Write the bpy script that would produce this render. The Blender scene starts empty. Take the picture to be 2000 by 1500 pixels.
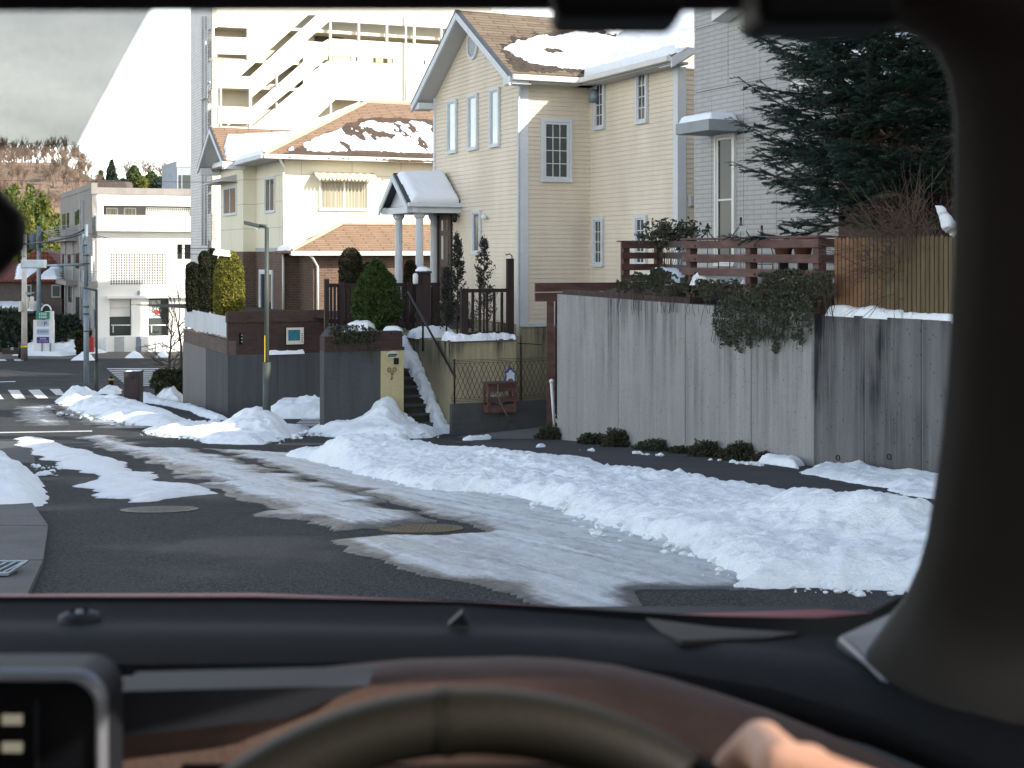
import bpy, bmesh, math, random
import numpy as np
from mathutils import Vector, Matrix, noise as mnoise
R = math.radians
random.seed(7)
rng = np.random.default_rng(7)
SC = bpy.context.scene
COL = SC.collection

# ------------------------------------------------------------------ camera, sky, sun, exposure
F, CX, CY = 2700.0, 1000.0, 495.0
cam_d = bpy.data.cameras.new("camera")
cam = bpy.data.objects.new("camera", cam_d)
COL.objects.link(cam)
cam.location = (0, 0, 0)
cam.rotation_euler = (R(90), 0, 0)
cam_d.sensor_width = 36.0
cam_d.lens = 36.0 * F / 2000.0
cam_d.shift_y = -(750 - CY) / 2000.0
cam_d.clip_start = 0.02
cam_d.clip_end = 3000
cam_d.dof.use_dof = True
cam_d.dof.focus_distance = 24.0
cam_d.dof.aperture_fstop = 11.0
SC.camera = cam
SC.view_settings.view_transform = 'Standard'
SC.view_settings.look = 'None'
SC.view_settings.gamma = 1.0
SC.view_settings.use_curve_mapping = False
SC.view_settings.exposure = 1.08
SC.cycles.max_bounces = 8
SC.cycles.transparent_max_bounces = 24
SC.cycles.sample_clamp_indirect = 6.0
try:
    SC.cycles.use_denoising = True
except Exception:
    pass

SUN_AZ = 60.0      # degrees from straight behind the camera towards the right
SUN_EL = 30.0
sun_dir = Vector((math.sin(R(SUN_AZ)) * math.cos(R(SUN_EL)), -math.cos(R(SUN_AZ)) * math.cos(R(SUN_EL)), math.sin(R(SUN_EL))))
world = bpy.data.worlds.new("World")
SC.world = world
world.use_nodes = True
nt = world.node_tree
nt.nodes.clear()
sky = nt.nodes.new('ShaderNodeTexSky')
sky.sky_type = 'NISHITA'
sky.sun_disc = False
sky.sun_elevation = R(SUN_EL)
sky.sun_rotation = math.atan2(sun_dir.x, sun_dir.y)
sky.altitude = 100
sky.air_density = 1.0
sky.dust_density = 1.5
sky.ozone_density = 1.0
bg = nt.nodes.new('ShaderNodeBackground')
bg.inputs[1].default_value = 0.115
wo = nt.nodes.new('ShaderNodeOutputWorld')
tc = nt.nodes.new('ShaderNodeTexCoord')
mp = nt.nodes.new('ShaderNodeMapping')
mp.inputs['Scale'].default_value = (1.0, 1.0, 3.2)
cn = nt.nodes.new('ShaderNodeTexNoise')
cn.inputs['Scale'].default_value = 2.2
cn.inputs['Detail'].default_value = 6.0
cn.inputs['Roughness'].default_value = 0.55
cr = nt.nodes.new('ShaderNodeValToRGB')
cr.color_ramp.elements[0].position = 0.40
cr.color_ramp.elements[0].color = (0.22, 0.22, 0.22, 1)
cr.color_ramp.elements[1].position = 0.62
cr.color_ramp.elements[1].color = (0.75, 0.75, 0.75, 1)
mx = nt.nodes.new('ShaderNodeMix')
mx.data_type = 'RGBA'
mx.inputs[7].default_value = (23, 22.6, 21.8, 1)
nt.links.new(tc.outputs['Generated'], mp.inputs['Vector'])
nt.links.new(mp.outputs[0], cn.inputs['Vector'])
nt.links.new(cn.outputs[0], cr.inputs[0])
sp_ = nt.nodes.new('ShaderNodeSeparateXYZ')
nt.links.new(tc.outputs['Generated'], sp_.inputs[0])
low = nt.nodes.new('ShaderNodeMapRange')
low.interpolation_type = 'SMOOTHSTEP'
low.inputs[1].default_value, low.inputs[2].default_value, low.inputs[3].default_value, low.inputs[4].default_value = 0.10, 0.52, 1.0, 0.05
nt.links.new(sp_.outputs[2], low.inputs[0])
cm = nt.nodes.new('ShaderNodeMath'); cm.operation = 'MULTIPLY'
nt.links.new(cr.outputs[0], cm.inputs[0]); nt.links.new(low.outputs[0], cm.inputs[1])
nt.links.new(cm.outputs[0], mx.inputs[0])
nt.links.new(sky.outputs[0], mx.inputs[6])
nt.links.new(mx.outputs[2], bg.inputs[0])
nt.links.new(bg.outputs[0], wo.inputs[0])

sun_d = bpy.data.lights.new("sun", 'SUN')
sun_d.energy = 4.0
sun_d.angle = R(0.5)
sun_d.color = (1.0, 0.93, 0.82)
sun_o = bpy.data.objects.new("sun", sun_d)
COL.objects.link(sun_o)
sun_o.location = (20, -10, 30)
sun_o.rotation_euler = sun_dir.to_track_quat('Z', 'Y').to_euler()

# ------------------------------------------------------------------ ground profile and picking
GY = [-60, -5, 0, 5, 10, 16.4, 24, 31, 40, 47.5, 52, 60, 75, 83, 130, 700]
GZ = [-1.4, -1.15, -1.2, -1.42, -1.9, -2.53, -3.24, -3.95, -4.72, -5.15, -5.4, -5.7, -5.9, -6.0, -6.1, -6.2]
def G(y):
    return float(np.interp(y, GY, GZ))
def gy(py):
    lo, hi = 2.0, 600.0
    for _ in range(50):
        m = (lo + hi) / 2
        if CY - F * G(m) / m > py: lo = m
        else: hi = m
    return lo
def gp(px, py, dz=0.0):
    y = gy(py)
    return Vector(((px - CX) / F * y, y, G(y) + dz))
def P(px, py, Y):
    return Vector(((px - CX) / F * Y, Y, (CY - py) / F * Y))

# ------------------------------------------------------------------ mesh builder
V = Vector
UP = V((0, 0, 1))
class MB:
    def __init__(s):
        s.v, s.f, s.m, s.sm = [], [], [], []
    def add(s, vs, fs, mi=0, smooth=False):
        b = len(s.v)
        s.v.extend([tuple(x) for x in vs])
        for f in fs:
            s.f.append(tuple(b + i for i in f)); s.m.append(mi); s.sm.append(smooth)
        return s
    def box(s, o, u, v, w, mi=0):
        o, u, v, w = V(o), V(u), V(v), V(w)
        p = [o, o+u, o+u+v, o+v, o+w, o+u+w, o+u+v+w, o+v+w]
        fs = [(0,3,2,1),(4,5,6,7),(0,1,5,4),(1,2,6,5),(2,3,7,6),(3,0,4,7)]
        if u.cross(v).dot(w) < 0: fs = [f[::-1] for f in fs]
        return s.add(p, fs, mi)
    def abox(s, c, sx, sy, sz, mi=0):           # axis aligned, centre of base
        c = V(c)
        return s.box(c - V((sx/2, sy/2, 0)), (sx,0,0), (0,sy,0), (0,0,sz), mi)
    def prism(s, poly, ex, mi=0):
        n = len(poly); ex = V(ex)
        a = [V(p) for p in poly]; b = [p + ex for p in a]
        nn = V((0,0,0))
        for i in range(n): nn += a[i].cross(a[(i+1)%n])
        if nn.dot(ex) > 0: cap0, cap1 = tuple(range(n))[::-1], tuple(range(n, 2*n))
        else: cap0, cap1 = tuple(range(n)), tuple(range(n, 2*n))[::-1]
        fs = [cap0, cap1]
        for i in range(n):
            j = (i+1) % n
            q = (i, j, n+j, n+i)
            fs.append(q if nn.dot(ex) > 0 else q[::-1])
        return s.add(a+b, fs, mi)
    def poly(s, pts, mi=0):
        return s.add(pts, [tuple(range(len(pts)))], mi)
    def tube(s, pts, r, n=8, mi=0, smooth=True, caps=True):
        pts = [V(p) for p in pts]
        rs = r if isinstance(r, (list, tuple)) else [r]*len(pts)
        vs, fs = [], []
        ref = None
        for i, p in enumerate(pts):
            d = (pts[min(i+1, len(pts)-1)] - pts[max(i-1, 0)])
            if d.length < 1e-9: d = V((0,0,1))
            d.normalize()
            if ref is None:
                ref = d.orthogonal().normalized() if abs(d.z) < .999 else V((1,0,0))
            a = (ref - d*ref.dot(d))
            if a.length < 1e-6: a = d.orthogonal()
            a.normalize(); ref = a
            c = d.cross(a)
            for k in range(n):
                t = 2*math.pi*k/n
                vs.append(p + a*math.cos(t)*rs[i] + c*math.sin(t)*rs[i])
        for i in range(len(pts)-1):
            for k in range(n):
                k2 = (k+1) % n
                fs.append((i*n+k, i*n+k2, (i+1)*n+k2, (i+1)*n+k))
        if caps:
            fs.append(tuple(range(n))[::-1]); fs.append(tuple(range((len(pts)-1)*n, len(pts)*n)))
        return s.add(vs, fs, mi, smooth)
    def lathe(s, c, prof, n=16, mi=0, smooth=True, ax=None):
        c = V(c); vs, fs = [], []
        q = V((0,0,1)).rotation_difference(V(ax)) if ax is not None else None
        for r, z in prof:
            for k in range(n):
                t = 2*math.pi*k/n
                p = V((r*math.cos(t), r*math.sin(t), z))
                if q: p.rotate(q)
                vs.append(c + p)
        for i in range(len(prof)-1):
            for k in range(n):
                k2 = (k+1) % n
                fs.append((i*n+k, i*n+k2, (i+1)*n+k2, (i+1)*n+k))
        fs.append(tuple(range(n))[::-1]); fs.append(tuple(range((len(prof)-1)*n, len(prof)*n)))
        return s.add(vs, fs, mi, smooth)
    def ball(s, c, r, n=10, sc=(1,1,1), mi=0):
        c = V(c)
        vs, fs = [], []
        m = max(4, n//2)
        for i in range(m+1):
            ph = math.pi*i/m
            for k in range(n):
                t = 2*math.pi*k/n
                vs.append(c + V((r*sc[0]*math.sin(ph)*math.cos(t), r*sc[1]*math.sin(ph)*math.sin(t), r*sc[2]*math.cos(ph))))
        for i in range(m):
            for k in range(n):
                k2 = (k+1) % n
                fs.append((i*n+k, (i+1)*n+k, (i+1)*n+k2, i*n+k2))
        return s.add(vs, fs, mi, True)
    def build(s, name, mats, parent=None, bevel=0.0):
        return mk(name, np.array(s.v, dtype=np.float64), s.f, mats, parent, s.m, s.sm, bevel)

WLOC = {}
def mk(name, vs, fs, mats, parent=None, mi=None, sm=None, bevel=0.0, uv=True, smooth=False):
    me = bpy.data.meshes.new(name)
    lo, hi = vs.min(0), vs.max(0)
    c = V(((lo[0]+hi[0])/2, (lo[1]+hi[1])/2, lo[2]))
    vs = vs - np.array(c)
    me.from_pydata(vs.tolist(), [], fs if isinstance(fs, list) else fs.tolist())
    if not isinstance(mats, (list, tuple)): mats = [mats]
    for m in mats: me.materials.append(m)
    np_ = len(me.polygons)
    if mi is not None and len(mats) > 1: me.polygons.foreach_set('material_index', np.array(mi, dtype=np.int32))
    if sm is not None and any(sm): me.polygons.foreach_set('use_smooth', np.array(sm, dtype=bool))
    if smooth: me.polygons.foreach_set('use_smooth', np.ones(np_, dtype=bool))
    if uv and np_ < 60000:
        me.update()
        ly = me.uv_layers.new(name="uv")
        nl = len(me.loops)
        vi = np.zeros(nl, dtype=np.int32); me.loops.foreach_get('vertex_index', vi)
        nr = np.zeros(np_*3); me.polygons.foreach_get('normal', nr); nr = nr.reshape(-1, 3)
        tot = np.zeros(np_, dtype=np.int32); me.polygons.foreach_get('loop_total', tot)
        t = np.stack([-nr[:,1], nr[:,0], np.zeros(np_)], 1)
        ln = np.linalg.norm(t, axis=1)
        flat = ln < 1e-4
        t[flat] = (1,0,0); ln[flat] = 1
        t /= ln[:,None]
        b = np.cross(nr, t)
        tl, bl = np.repeat(t, tot, 0), np.repeat(b, tot, 0)
        w = vs[vi] + np.array(c)
        ly.data.foreach_set('uv', np.stack([(w*tl).sum(1), (w*bl).sum(1)], 1).ravel())
    me.update()
    o = bpy.data.objects.new(name, me)
    COL.objects.link(o)
    setloc(o, c, parent)
    if bevel > 0:
        b = o.modifiers.new("bevel", 'BEVEL'); b.width = bevel; b.segments = 2; b.limit_method = 'ANGLE'; b.angle_limit = R(40)
    return o
def setloc(o, c, parent):
    WLOC[o.name] = V(c)
    if parent is not None:
        o.parent = parent
        o.location = V(c) - WLOC[parent.name]
    else:
        o.location = c
def tag(o, label=None, cat=None, group=None, kind=None):
    if label: o['label'] = label
    if cat: o['category'] = cat
    if group: o['group'] = group
    if kind: o['kind'] = kind
    return o
def thing(name, loc, label, cat, group=None):
    o = bpy.data.objects.new(name, None)
    COL.objects.link(o)
    o.empty_display_size = .2
    WLOC[o.name] = V(loc)
    o.location = loc
    return tag(o, label, cat, group)
def copy_tree(o, loc, label=None, parent=None):
    c = o.copy(); COL.objects.link(c)
    if parent is None:
        c.location = loc; WLOC[c.name] = V(loc)
        if label: c['label'] = label
    else:
        c.parent = parent
    for ch in o.children:
        copy_tree(ch, None, None, c)
    return c

# a vertical wall line that picks points from the picture
class Wall:
    def __init__(s, p, d, n=None):
        s.p = V((p[0], p[1])); s.d = V((d[0], d[1])).normalized()
        n = V((s.d.y, -s.d.x)) if n is None else V((n[0], n[1]))
        if n.dot(-s.p) < 0: n = -n
        s.n = n.normalized()
    def t(s, px, out=0.0):
        k = (px - CX) / F
        p = s.p + s.n*out
        return (k*p.y - p.x) / (s.d.x - k*s.d.y)
    def z(s, px, py, out=0.0):
        t = s.t(px, out)
        return (CY - py) / F * (s.p.y + s.n.y*out + s.d.y*t)
    def pt(s, t, z, out=0.0):
        q = s.p + s.d*t + s.n*out
        return V((q.x, q.y, z))
    def px(s, px, py, out=0.0):
        return s.pt(s.t(px, out), s.z(px, py, out), out)
    @property
    def D(s): return V((s.d.x, s.d.y, 0))
    @property
    def N(s): return V((s.n.x, s.n.y, 0))
    def box(s, mb, t0, t1, z0, z1, o0, o1, mi=0):
        return mb.box(s.pt(t0, z0, o0), s.D*(t1-t0), s.N*(o1-o0), UP*(z1-z0), mi)
    def rect(s, x0, y0, x1, y1, out=0.0):
        xm = (x0+x1)/2
        t0, t1 = sorted((s.t(x0, out), s.t(x1, out)))
        return t0, t1, s.z(xm, y1, out), s.z(xm, y0, out)
def off(w, o):
    q = w.p + w.n*o
    r = Wall(q, w.d, w.n); r.n = w.n
    return r

# ------------------------------------------------------------------ materials
def nodes(name):
    m = bpy.data.materials.new(name); m.use_nodes = True
    n = m.node_tree; n.nodes.clear()
    out = n.nodes.new('ShaderNodeOutputMaterial')
    return m, n, out
def nd(n, t, **kw):
    x = n.nodes.new(t)
    for k, v in kw.items():
        if k in x.inputs: x.inputs[k].default_value = v
        else: setattr(x, k, v)
    return x
def c4(c): return (c[0], c[1], c[2], 1)
def mul(c, k): return tuple(min(1, x*k) for x in c)
def mixc(n, fac, a, b, blend='MIX'):
    x = n.nodes.new('ShaderNodeMix'); x.data_type = 'RGBA'; x.blend_type = blend
    for i, v in ((0, fac), (6, a), (7, b)):
        if hasattr(v, 'is_output') or hasattr(v, 'links'): n.links.new(v, x.inputs[i])
        elif i == 0: x.inputs[0].default_value = v
        else: x.inputs[i].default_value = c4(v)
    return x.outputs[2]
def ramp(n, src, p0, p1, v0=0.0, v1=1.0):
    x = n.nodes.new('ShaderNodeMapRange')
    x.inputs[1].default_value, x.inputs[2].default_value, x.inputs[3].default_value, x.inputs[4].default_value = p0, p1, v0, v1
    n.links.new(src, x.inputs[0])
    return x.outputs[0]
def pos(n, scale=(1,1,1), rot=(0,0,0), src='geo'):
    if src == 'uv':
        g = n.nodes.new('ShaderNodeTexCoord').outputs['UV']
    elif src == 'obj':
        g = n.nodes.new('ShaderNodeTexCoord').outputs['Object']
    else:
        g = n.nodes.new('ShaderNodeNewGeometry').outputs['Position']
    m = n.nodes.new('ShaderNodeMapping')
    m.inputs['Scale'].default_value = scale; m.inputs['Rotation'].default_value = rot
    if any(rot):                      # rotate first, then stretch
        m2 = n.nodes.new('ShaderNodeMapping'); m2.inputs['Scale'].default_value = scale
        m.inputs['Scale'].default_value = (1,1,1)
        n.links.new(g, m.inputs['Vector']); n.links.new(m.outputs[0], m2.inputs['Vector'])
        return m2.outputs[0]
    n.links.new(g, m.inputs['Vector'])
    return m.outputs[0]
def noi(n, vec, scale, detail=3.0, rough=.55, dist=0.0):
    x = n.nodes.new('ShaderNodeTexNoise')
    x.inputs['Scale'].default_value = scale; x.inputs['Detail'].default_value = detail
    x.inputs['Roughness'].default_value = rough; x.inputs['Distortion'].default_value = dist
    n.links.new(vec, x.inputs['Vector'])
    return x.outputs[0]
def bsdf(n, out, col, rough=.8, spec=.3, metal=0.0, bump=None, bd=.01, coat=0.0, strength=1.0):
    b = n.nodes.new('ShaderNodeBsdfPrincipled')
    for k, v in (('Base Color', col), ('Roughness', rough)):
        if hasattr(v, 'links'): n.links.new(v, b.inputs[k])
        else: b.inputs[k].default_value = c4(v) if k == 'Base Color' else v
    b.inputs['Specular IOR Level'].default_value = spec
    b.inputs['Metallic'].default_value = metal
    b.inputs['Coat Weight'].default_value = coat
    if bump is not None:
        u = n.nodes.new('ShaderNodeBump'); u.inputs['Distance'].default_value = bd; u.inputs['Strength'].default_value = strength
        n.links.new(bump, u.inputs['Height']); n.links.new(u.outputs[0], b.inputs['Normal'])
    n.links.new(b.outputs[0], out.inputs[0])
    return b
def mat(name, col, rough=.8, var=.15, vs=3.0, bump=0.0, bs=60.0, spec=.3, metal=0.0, col2=None, stretch=(1,1,1), coat=0.0, detail=4.0):
    m, n, out = nodes(name)
    p = pos(n, stretch)
    f = ramp(n, noi(n, p, vs, detail, .6), .3, .7)
    c = mixc(n, f, mul(col, 1-var), col2 if col2 else mul(col, 1+var))
    bm = noi(n, pos(n), bs, 3) if bump > 0 else None
    bsdf(n, out, c, rough, spec, metal, bm, bump, coat)
    return m
def concrete(name, base, dark, amount=.5, pits=True, sz=(2.2, 2.2, .16), low=.35, high=.75, drip=None):
    m, n, out = nodes(name)
    st = noi(n, pos(n, sz), 1.6, 6, .62)
    st2 = noi(n, pos(n, (sz[0]*4, sz[1]*4, sz[2]*2)), 1.5, 4, .6)
    big = noi(n, pos(n), .55, 3, .5)
    fine = noi(n, pos(n), 55, 4, .75)
    s1 = ramp(n, st, low, high)
    s2 = ramp(n, st2, .42, .72, 0, .5)
    mm = n.nodes.new('ShaderNodeMath'); mm.operation = 'MAXIMUM'
    n.links.new(s1, mm.inputs[0]); n.links.new(s2, mm.inputs[1])
    m2 = n.nodes.new('ShaderNodeMath'); m2.operation = 'MULTIPLY'
    n.links.new(mm.outputs[0], m2.inputs[0]); m2.inputs[1].default_value = amount
    c = mixc(n, m2.outputs[0], base, dark)
    c = mixc(n, ramp(n, big, .3, .7, 0, .3), c, mul(base, .7))
    c = mixc(n, ramp(n, fine, .45, .66, 0, .55), c, mul(base, .5))
    bmp = fine
    if drip:                       # water stains running down from the top edge
        zt, ln, col, k = drip
        sp = n.nodes.new('ShaderNodeSeparateXYZ'); n.links.new(pos(n), sp.inputs[0])
        hgt = ramp(n, sp.outputs[2], zt-ln, zt)
        d1 = ramp(n, noi(n, pos(n, (3.4, 3.4, .12)), 2.2, 6, .7), .40, .66)
        d2 = ramp(n, noi(n, pos(n, (1, 1, .5)), 1.1, 4, .6), .38, .62)
        mm1 = n.nodes.new('ShaderNodeMath'); mm1.operation = 'MULTIPLY'; n.links.new(d1, mm1.inputs[0]); n.links.new(hgt, mm1.inputs[1])
        mm2 = n.nodes.new('ShaderNodeMath'); mm2.operation = 'MULTIPLY'; n.links.new(mm1.outputs[0], mm2.inputs[0]); n.links.new(d2, mm2.inputs[1])
        mm3 = n.nodes.new('ShaderNodeMath'); mm3.operation = 'MULTIPLY'; n.links.new(mm2.outputs[0], mm3.inputs[0]); mm3.inputs[1].default_value = k
        c = mixc(n, mm3.outputs[0], c, col)
    if pits:
        v = nd(n, 'ShaderNodeTexVoronoi'); v.inputs['Scale'].default_value = 13
        n.links.new(pos(n, (1,1,.7)), v.inputs['Vector'])
        pit = ramp(n, v.outputs['Distance'], .06, .16, .8, 0)
        c = mixc(n, pit, c, mul(dark, .5))
    bsdf(n, out, c, .88, .25, 0, bmp, .004)
    return m
def brick(name, c1, c2, mortar, bw=.22, bh=.075, mw=.008, bump=.006, rough=.85, offset=.5, var=.3, mortar_smooth=.1, vs=2.0):
    m, n, out = nodes(name)
    b = n.nodes.new('ShaderNodeTexBrick')
    b.offset = offset
    b.inputs['Color1'].default_value = c4(c1); b.inputs['Color2'].default_value = c4(c2); b.inputs['Mortar'].default_value = c4(mortar)
    b.inputs['Scale'].default_value = 1.0; b.inputs['Mortar Size'].default_value = mw; b.inputs['Mortar Smooth'].default_value = mortar_smooth
    b.inputs['Brick Width'].default_value = bw; b.inputs['Row Height'].default_value = bh; b.inputs['Bias'].default_value = -.1
    n.links.new(pos(n, src='uv'), b.inputs['Vector'])
    f = ramp(n, noi(n, pos(n, (1,1,.5)), vs, 5, .65), .3, .72, 0, 1)
    c = mixc(n, f, b.outputs['Color'], (1-var,)*3, 'MULTIPLY')
    iv = n.nodes.new('ShaderNodeMath'); iv.operation = 'SUBTRACT'; iv.inputs[0].default_value = 1.0
    n.links.new(b.outputs['Fac'], iv.inputs[1])
    bsdf(n, out, c, rough, .25, 0, iv.outputs[0], bump)
    return m
def snow_mat(name, base=(.885,.935,.945), dirt=(.33,.31,.28), dirty=.25, sz=2.2, bd=.03):
    m, n, out = nodes(name)
    f = ramp(n, noi(n, pos(n), sz, 6, .65), .52, .82, 0, dirty)
    c = mixc(n, f, base, dirt)
    sp = ramp(n, noi(n, pos(n), 38, 4, .65), .62, .76, 0, .45*min(1, dirty*3))
    c = mixc(n, sp, c, mul(dirt, .6))
    b1 = noi(n, pos(n), 9, 8, .68)
    b = bsdf(n, out, c, .55, .3, 0, b1, bd, 0, .9)
    return m
def glass_pane(name, col=(.02,.025,.03), rough=.04, ior=1.6):
    m, n, out = nodes(name)
    w = noi(n, pos(n), 1.2, 2)
    b = bsdf(n, out, col, rough, .5, 0, w, .01, 0, .15)
    b.inputs['IOR'].default_value = ior
    return m
def leaf_mat(name, c1, c2, vs=3.0, c3=None, rough=.6, transl=.25):
    m, n, out = nodes(name)
    f = ramp(n, noi(n, pos(n), vs, 3, .6), .35, .65)
    c = mixc(n, f, c1, c2)
    g = ramp(n, noi(n, pos(n), 41, 2, .6), .35, .65)
    c = mixc(n, g, c, c3 if c3 else mul(c1, .6))
    b = n.nodes.new('ShaderNodeBsdfPrincipled')
    n.links.new(c, b.inputs['Base Color']); b.inputs['Roughness'].default_value = rough
    b.inputs['Specular IOR Level'].default_value = .25
    t = n.nodes.new('ShaderNodeBsdfTranslucent'); n.links.new(c, t.inputs[0])
    x = n.nodes.new('ShaderNodeMixShader'); x.inputs[0].default_value = transl
    n.links.new(b.outputs[0], x.inputs[1]); n.links.new(t.outputs[0], x.inputs[2]); n.links.new(x.outputs[0], out.inputs[0])
    return m

def asphalt_mat():
    m, n, out = nodes('asphalt')
    v = nd(n, 'ShaderNodeTexVoronoi'); v.inputs['Scale'].default_value = 90
    n.links.new(pos(n), v.inputs['Vector'])
    f = ramp(n, noi(n, pos(n), 1.1, 6, .65), .35, .68)
    c = mixc(n, f, (.012,.015,.018), (.027,.029,.032))
    g = ramp(n, noi(n, pos(n), 60, 3, .8), .47, .66)
    c = mixc(n, g, c, (.10,.10,.098))
    g2 = ramp(n, noi(n, pos(n), 150, 2, .8), .55, .66)
    c = mixc(n, g2, c, (.16,.16,.155))
    st = ramp(n, noi(n, pos(n, (2.4, .12, 1), (0,0,R(-25.6))), 1.1, 5, .6), .48, .72, 0, .5)
    c = mixc(n, st, c, (.062,.062,.062))
    # damp areas are darker and glossier
    w = ramp(n, noi(n, pos(n), .45, 4, .6), .5, .62)
    c2 = mixc(n, w, c, (.55,.55,.57), 'MULTIPLY')
    r = ramp(n, w, 0, 1, .9, .6)
    bsdf(n, out, c2, r, .12, 0, v.outputs['Distance'], .008)
    return m
def ice_mat():
    m, n, out = nodes('packed_ice')
    rot = (0, 0, R(-25.6))
    s1 = noi(n, pos(n, (2.6, .22, 1), rot), 2.2, 7, .66)
    s2 = noi(n, pos(n), 6, 8, .7)
    s3 = noi(n, pos(n, (8, .35, 1), rot), 1.6, 4, .6)
    at = n.nodes.new('ShaderNodeAttribute'); at.attribute_name = 'thin'
    c = mixc(n, ramp(n, s1, .35, .65), (.68,.73,.76), (.40,.425,.44))
    c = mixc(n, ramp(n, s3, .50, .70, 0, .62), c, (.17,.18,.185))
    c = mixc(n, ramp(n, s2, .56, .72, 0, .7), c, (.78,.83,.86))
    # where it has worn thin the asphalt shows
    a = n.nodes.new('ShaderNodeMath'); a.operation = 'ADD'
    n.links.new(at.outputs['Fac'], a.inputs[0])
    n.links.new(ramp(n, s1, 0, 1, -.5, .5), a.inputs[1])
    a2 = n.nodes.new('ShaderNodeMath'); a2.operation = 'ADD'
    n.links.new(a.outputs[0], a2.inputs[0]); n.links.new(ramp(n, s2, 0, 1, -.45, .45), a2.inputs[1])
    c = mixc(n, ramp(n, a2.outputs[0], .16, .62), c, (.045,.046,.05))
    bsdf(n, out, c, ramp(n, s1, .3, .7, .55, .3), .35, 0, s2, .035)
    return m

M = {}
M['asphalt'] = asphalt_mat()
M['ice'] = ice_mat()
M['snow'] = snow_mat('snow')
M['snow_dirty'] = snow_mat('snow_dirty', (.80,.82,.84), (.36,.31,.26), .55, 3.0)
M['snow_clean'] = snow_mat('snow_clean', (.86,.89,.92), (.6,.6,.6), .05, 2, .008)
M['white_line'] = mat('white_line', (.62,.62,.60), .8, .25, 9, .003, 60)
M['rw'] = concrete('retaining_concrete', (.36,.365,.35), (.15,.145,.145), .62, True, (2.6,2.6,.22), drip=(-.7, 2.2, (.075,.07,.075), 1.2))
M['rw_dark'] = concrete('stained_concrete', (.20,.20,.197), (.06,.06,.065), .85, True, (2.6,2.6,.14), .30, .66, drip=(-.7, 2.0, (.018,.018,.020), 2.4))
M['bh_conc'] = concrete('dark_concrete', (.095,.10,.105), (.035,.035,.04), .7)
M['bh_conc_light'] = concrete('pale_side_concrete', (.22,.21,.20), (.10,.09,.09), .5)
M['kerb'] = concrete('kerb_concrete', (.16,.16,.155), (.07,.07,.07), .6, False, (1.5,1.5,1.5))
M['block'] = concrete('block_concrete', (.10,.10,.10), (.045,.045,.045), .6, False, (1.5,1.5,1.5))
M['siding'] = mat('cream_siding', (.68,.60,.475), .75, .06, 1.2, .001, 40, stretch=(1,1,.35), col2=(.76,.68,.55))
M['trim'] = mat('white_trim', (.62,.65,.67), .6, .06, 2)
M['trim2'] = mat('ivory_trim', (.70,.69,.64), .6, .06, 2)
M['soffit'] = mat('pale_soffit', (.50,.50,.49), .7, .05, 2)
M['stucco'] = concrete('yellow_stucco', (.46,.41,.26), (.16,.15,.12), .6, False, (2.4,2.4,.28), .46, .74, drip=(-1.8, .75, (.05,.045,.035), 1.5))
M['pillar_stucco'] = concrete('yellow_pillar_stucco', (.56,.49,.27), (.30,.26,.15), .4, False, (1.6,1.6,.25), .5, .85)
M['roof_brown'] = brick('brown_shingle', (.20,.155,.11), (.15,.115,.085), (.07,.055,.045), .9, .16, .012, .02, .9)
M['roof_orange'] = brick('orange_shingle', (.30,.20,.135), (.26,.17,.115), (.10,.065,.05), .9, .17, .014, .03, .9, .5, .25)
M['roof_wet'] = brick('wet_shingle', (.115,.075,.052), (.095,.062,.043), (.05,.035,.028), .9, .17, .014, .03, .6, .5, .25)
M['roof_grey'] = mat('dark_sheet_roof', (.05,.055,.065), .5, .2, 4)
M['brick'] = brick('brown_brick', (.17,.105,.075), (.125,.075,.055), (.19,.15,.12), .24, .085, .012)
M['brick_dark'] = brick('dark_brick', (.085,.05,.042), (.06,.038,.033), (.055,.045,.042), .24, .075, .010)
M['bh_cream'] = brick('cream_panel_wall', (.78,.74,.58), (.76,.72,.56), (.50,.47,.38), 1.8, .9, .012, .004, .8, 0, .08)
M['band'] = mat('grey_band', (.42,.44,.43), .7)
M['ap_white'] = mat('apartment_plaster', (.70,.68,.60), .8, .04, 1)
M['ap_inner'] = mat('apartment_corridor', (.66,.61,.50), .8, .05, 1)
M['ap_tile'] = brick('apartment_tile', (.76,.74,.70), (.70,.68,.65), (.52,.51,.49), .6, .13, .016, .008, .7, .5, .12)
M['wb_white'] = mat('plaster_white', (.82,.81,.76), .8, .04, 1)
M['wb_side'] = mat('greybrown_side_plaster', (.27,.25,.23), .85, .12, 1.5, stretch=(1,1,.3))  # darker and greyer than the front plaster
M['gh_tile'] = brick('pale_grey_tile', (.45,.445,.42), (.43,.425,.40), (.33,.33,.32), .42, .085, .010, .004, .7, .5, .12)
M['joint'] = mat('joint_sealant', (.20,.20,.20), .8)
M['dark_wall'] = mat('dark_brown_wall', (.05,.035,.03), .8, .2, 2)
M['dh_wall'] = brick('taupe_tile_wall', (.14,.115,.10), (.12,.10,.09), (.09,.075,.07), .4, .09, .01)
M['red_tile'] = brick('red_roof_tile', (.27,.085,.05), (.23,.075,.045), (.10,.03,.02), .3, .28, .03, .05, .7, 0)
M['pane'] = glass_pane('dark_pane', (.03,.045,.045), .05, 1.7)
M['pane_dark'] = glass_pane('dull_pane', (.022,.028,.03), .10, 1.3)  # dark glass with weak reflection
M['pane_sky'] = glass_pane('sky_bright_pane', (.42,.50,.50), .05, 2.2)  # pale base colour imitates bright sky reflected in the glass
M['pane_curtain'] = mat('curtained_pane', (.26,.235,.16), .4, .45, 3.2, spec=.5, stretch=(6,6,.05), col2=(.46,.43,.32))
M['pane_grey'] = glass_pane('grey_pane', (.06,.07,.07), .12, 1.55)
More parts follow.
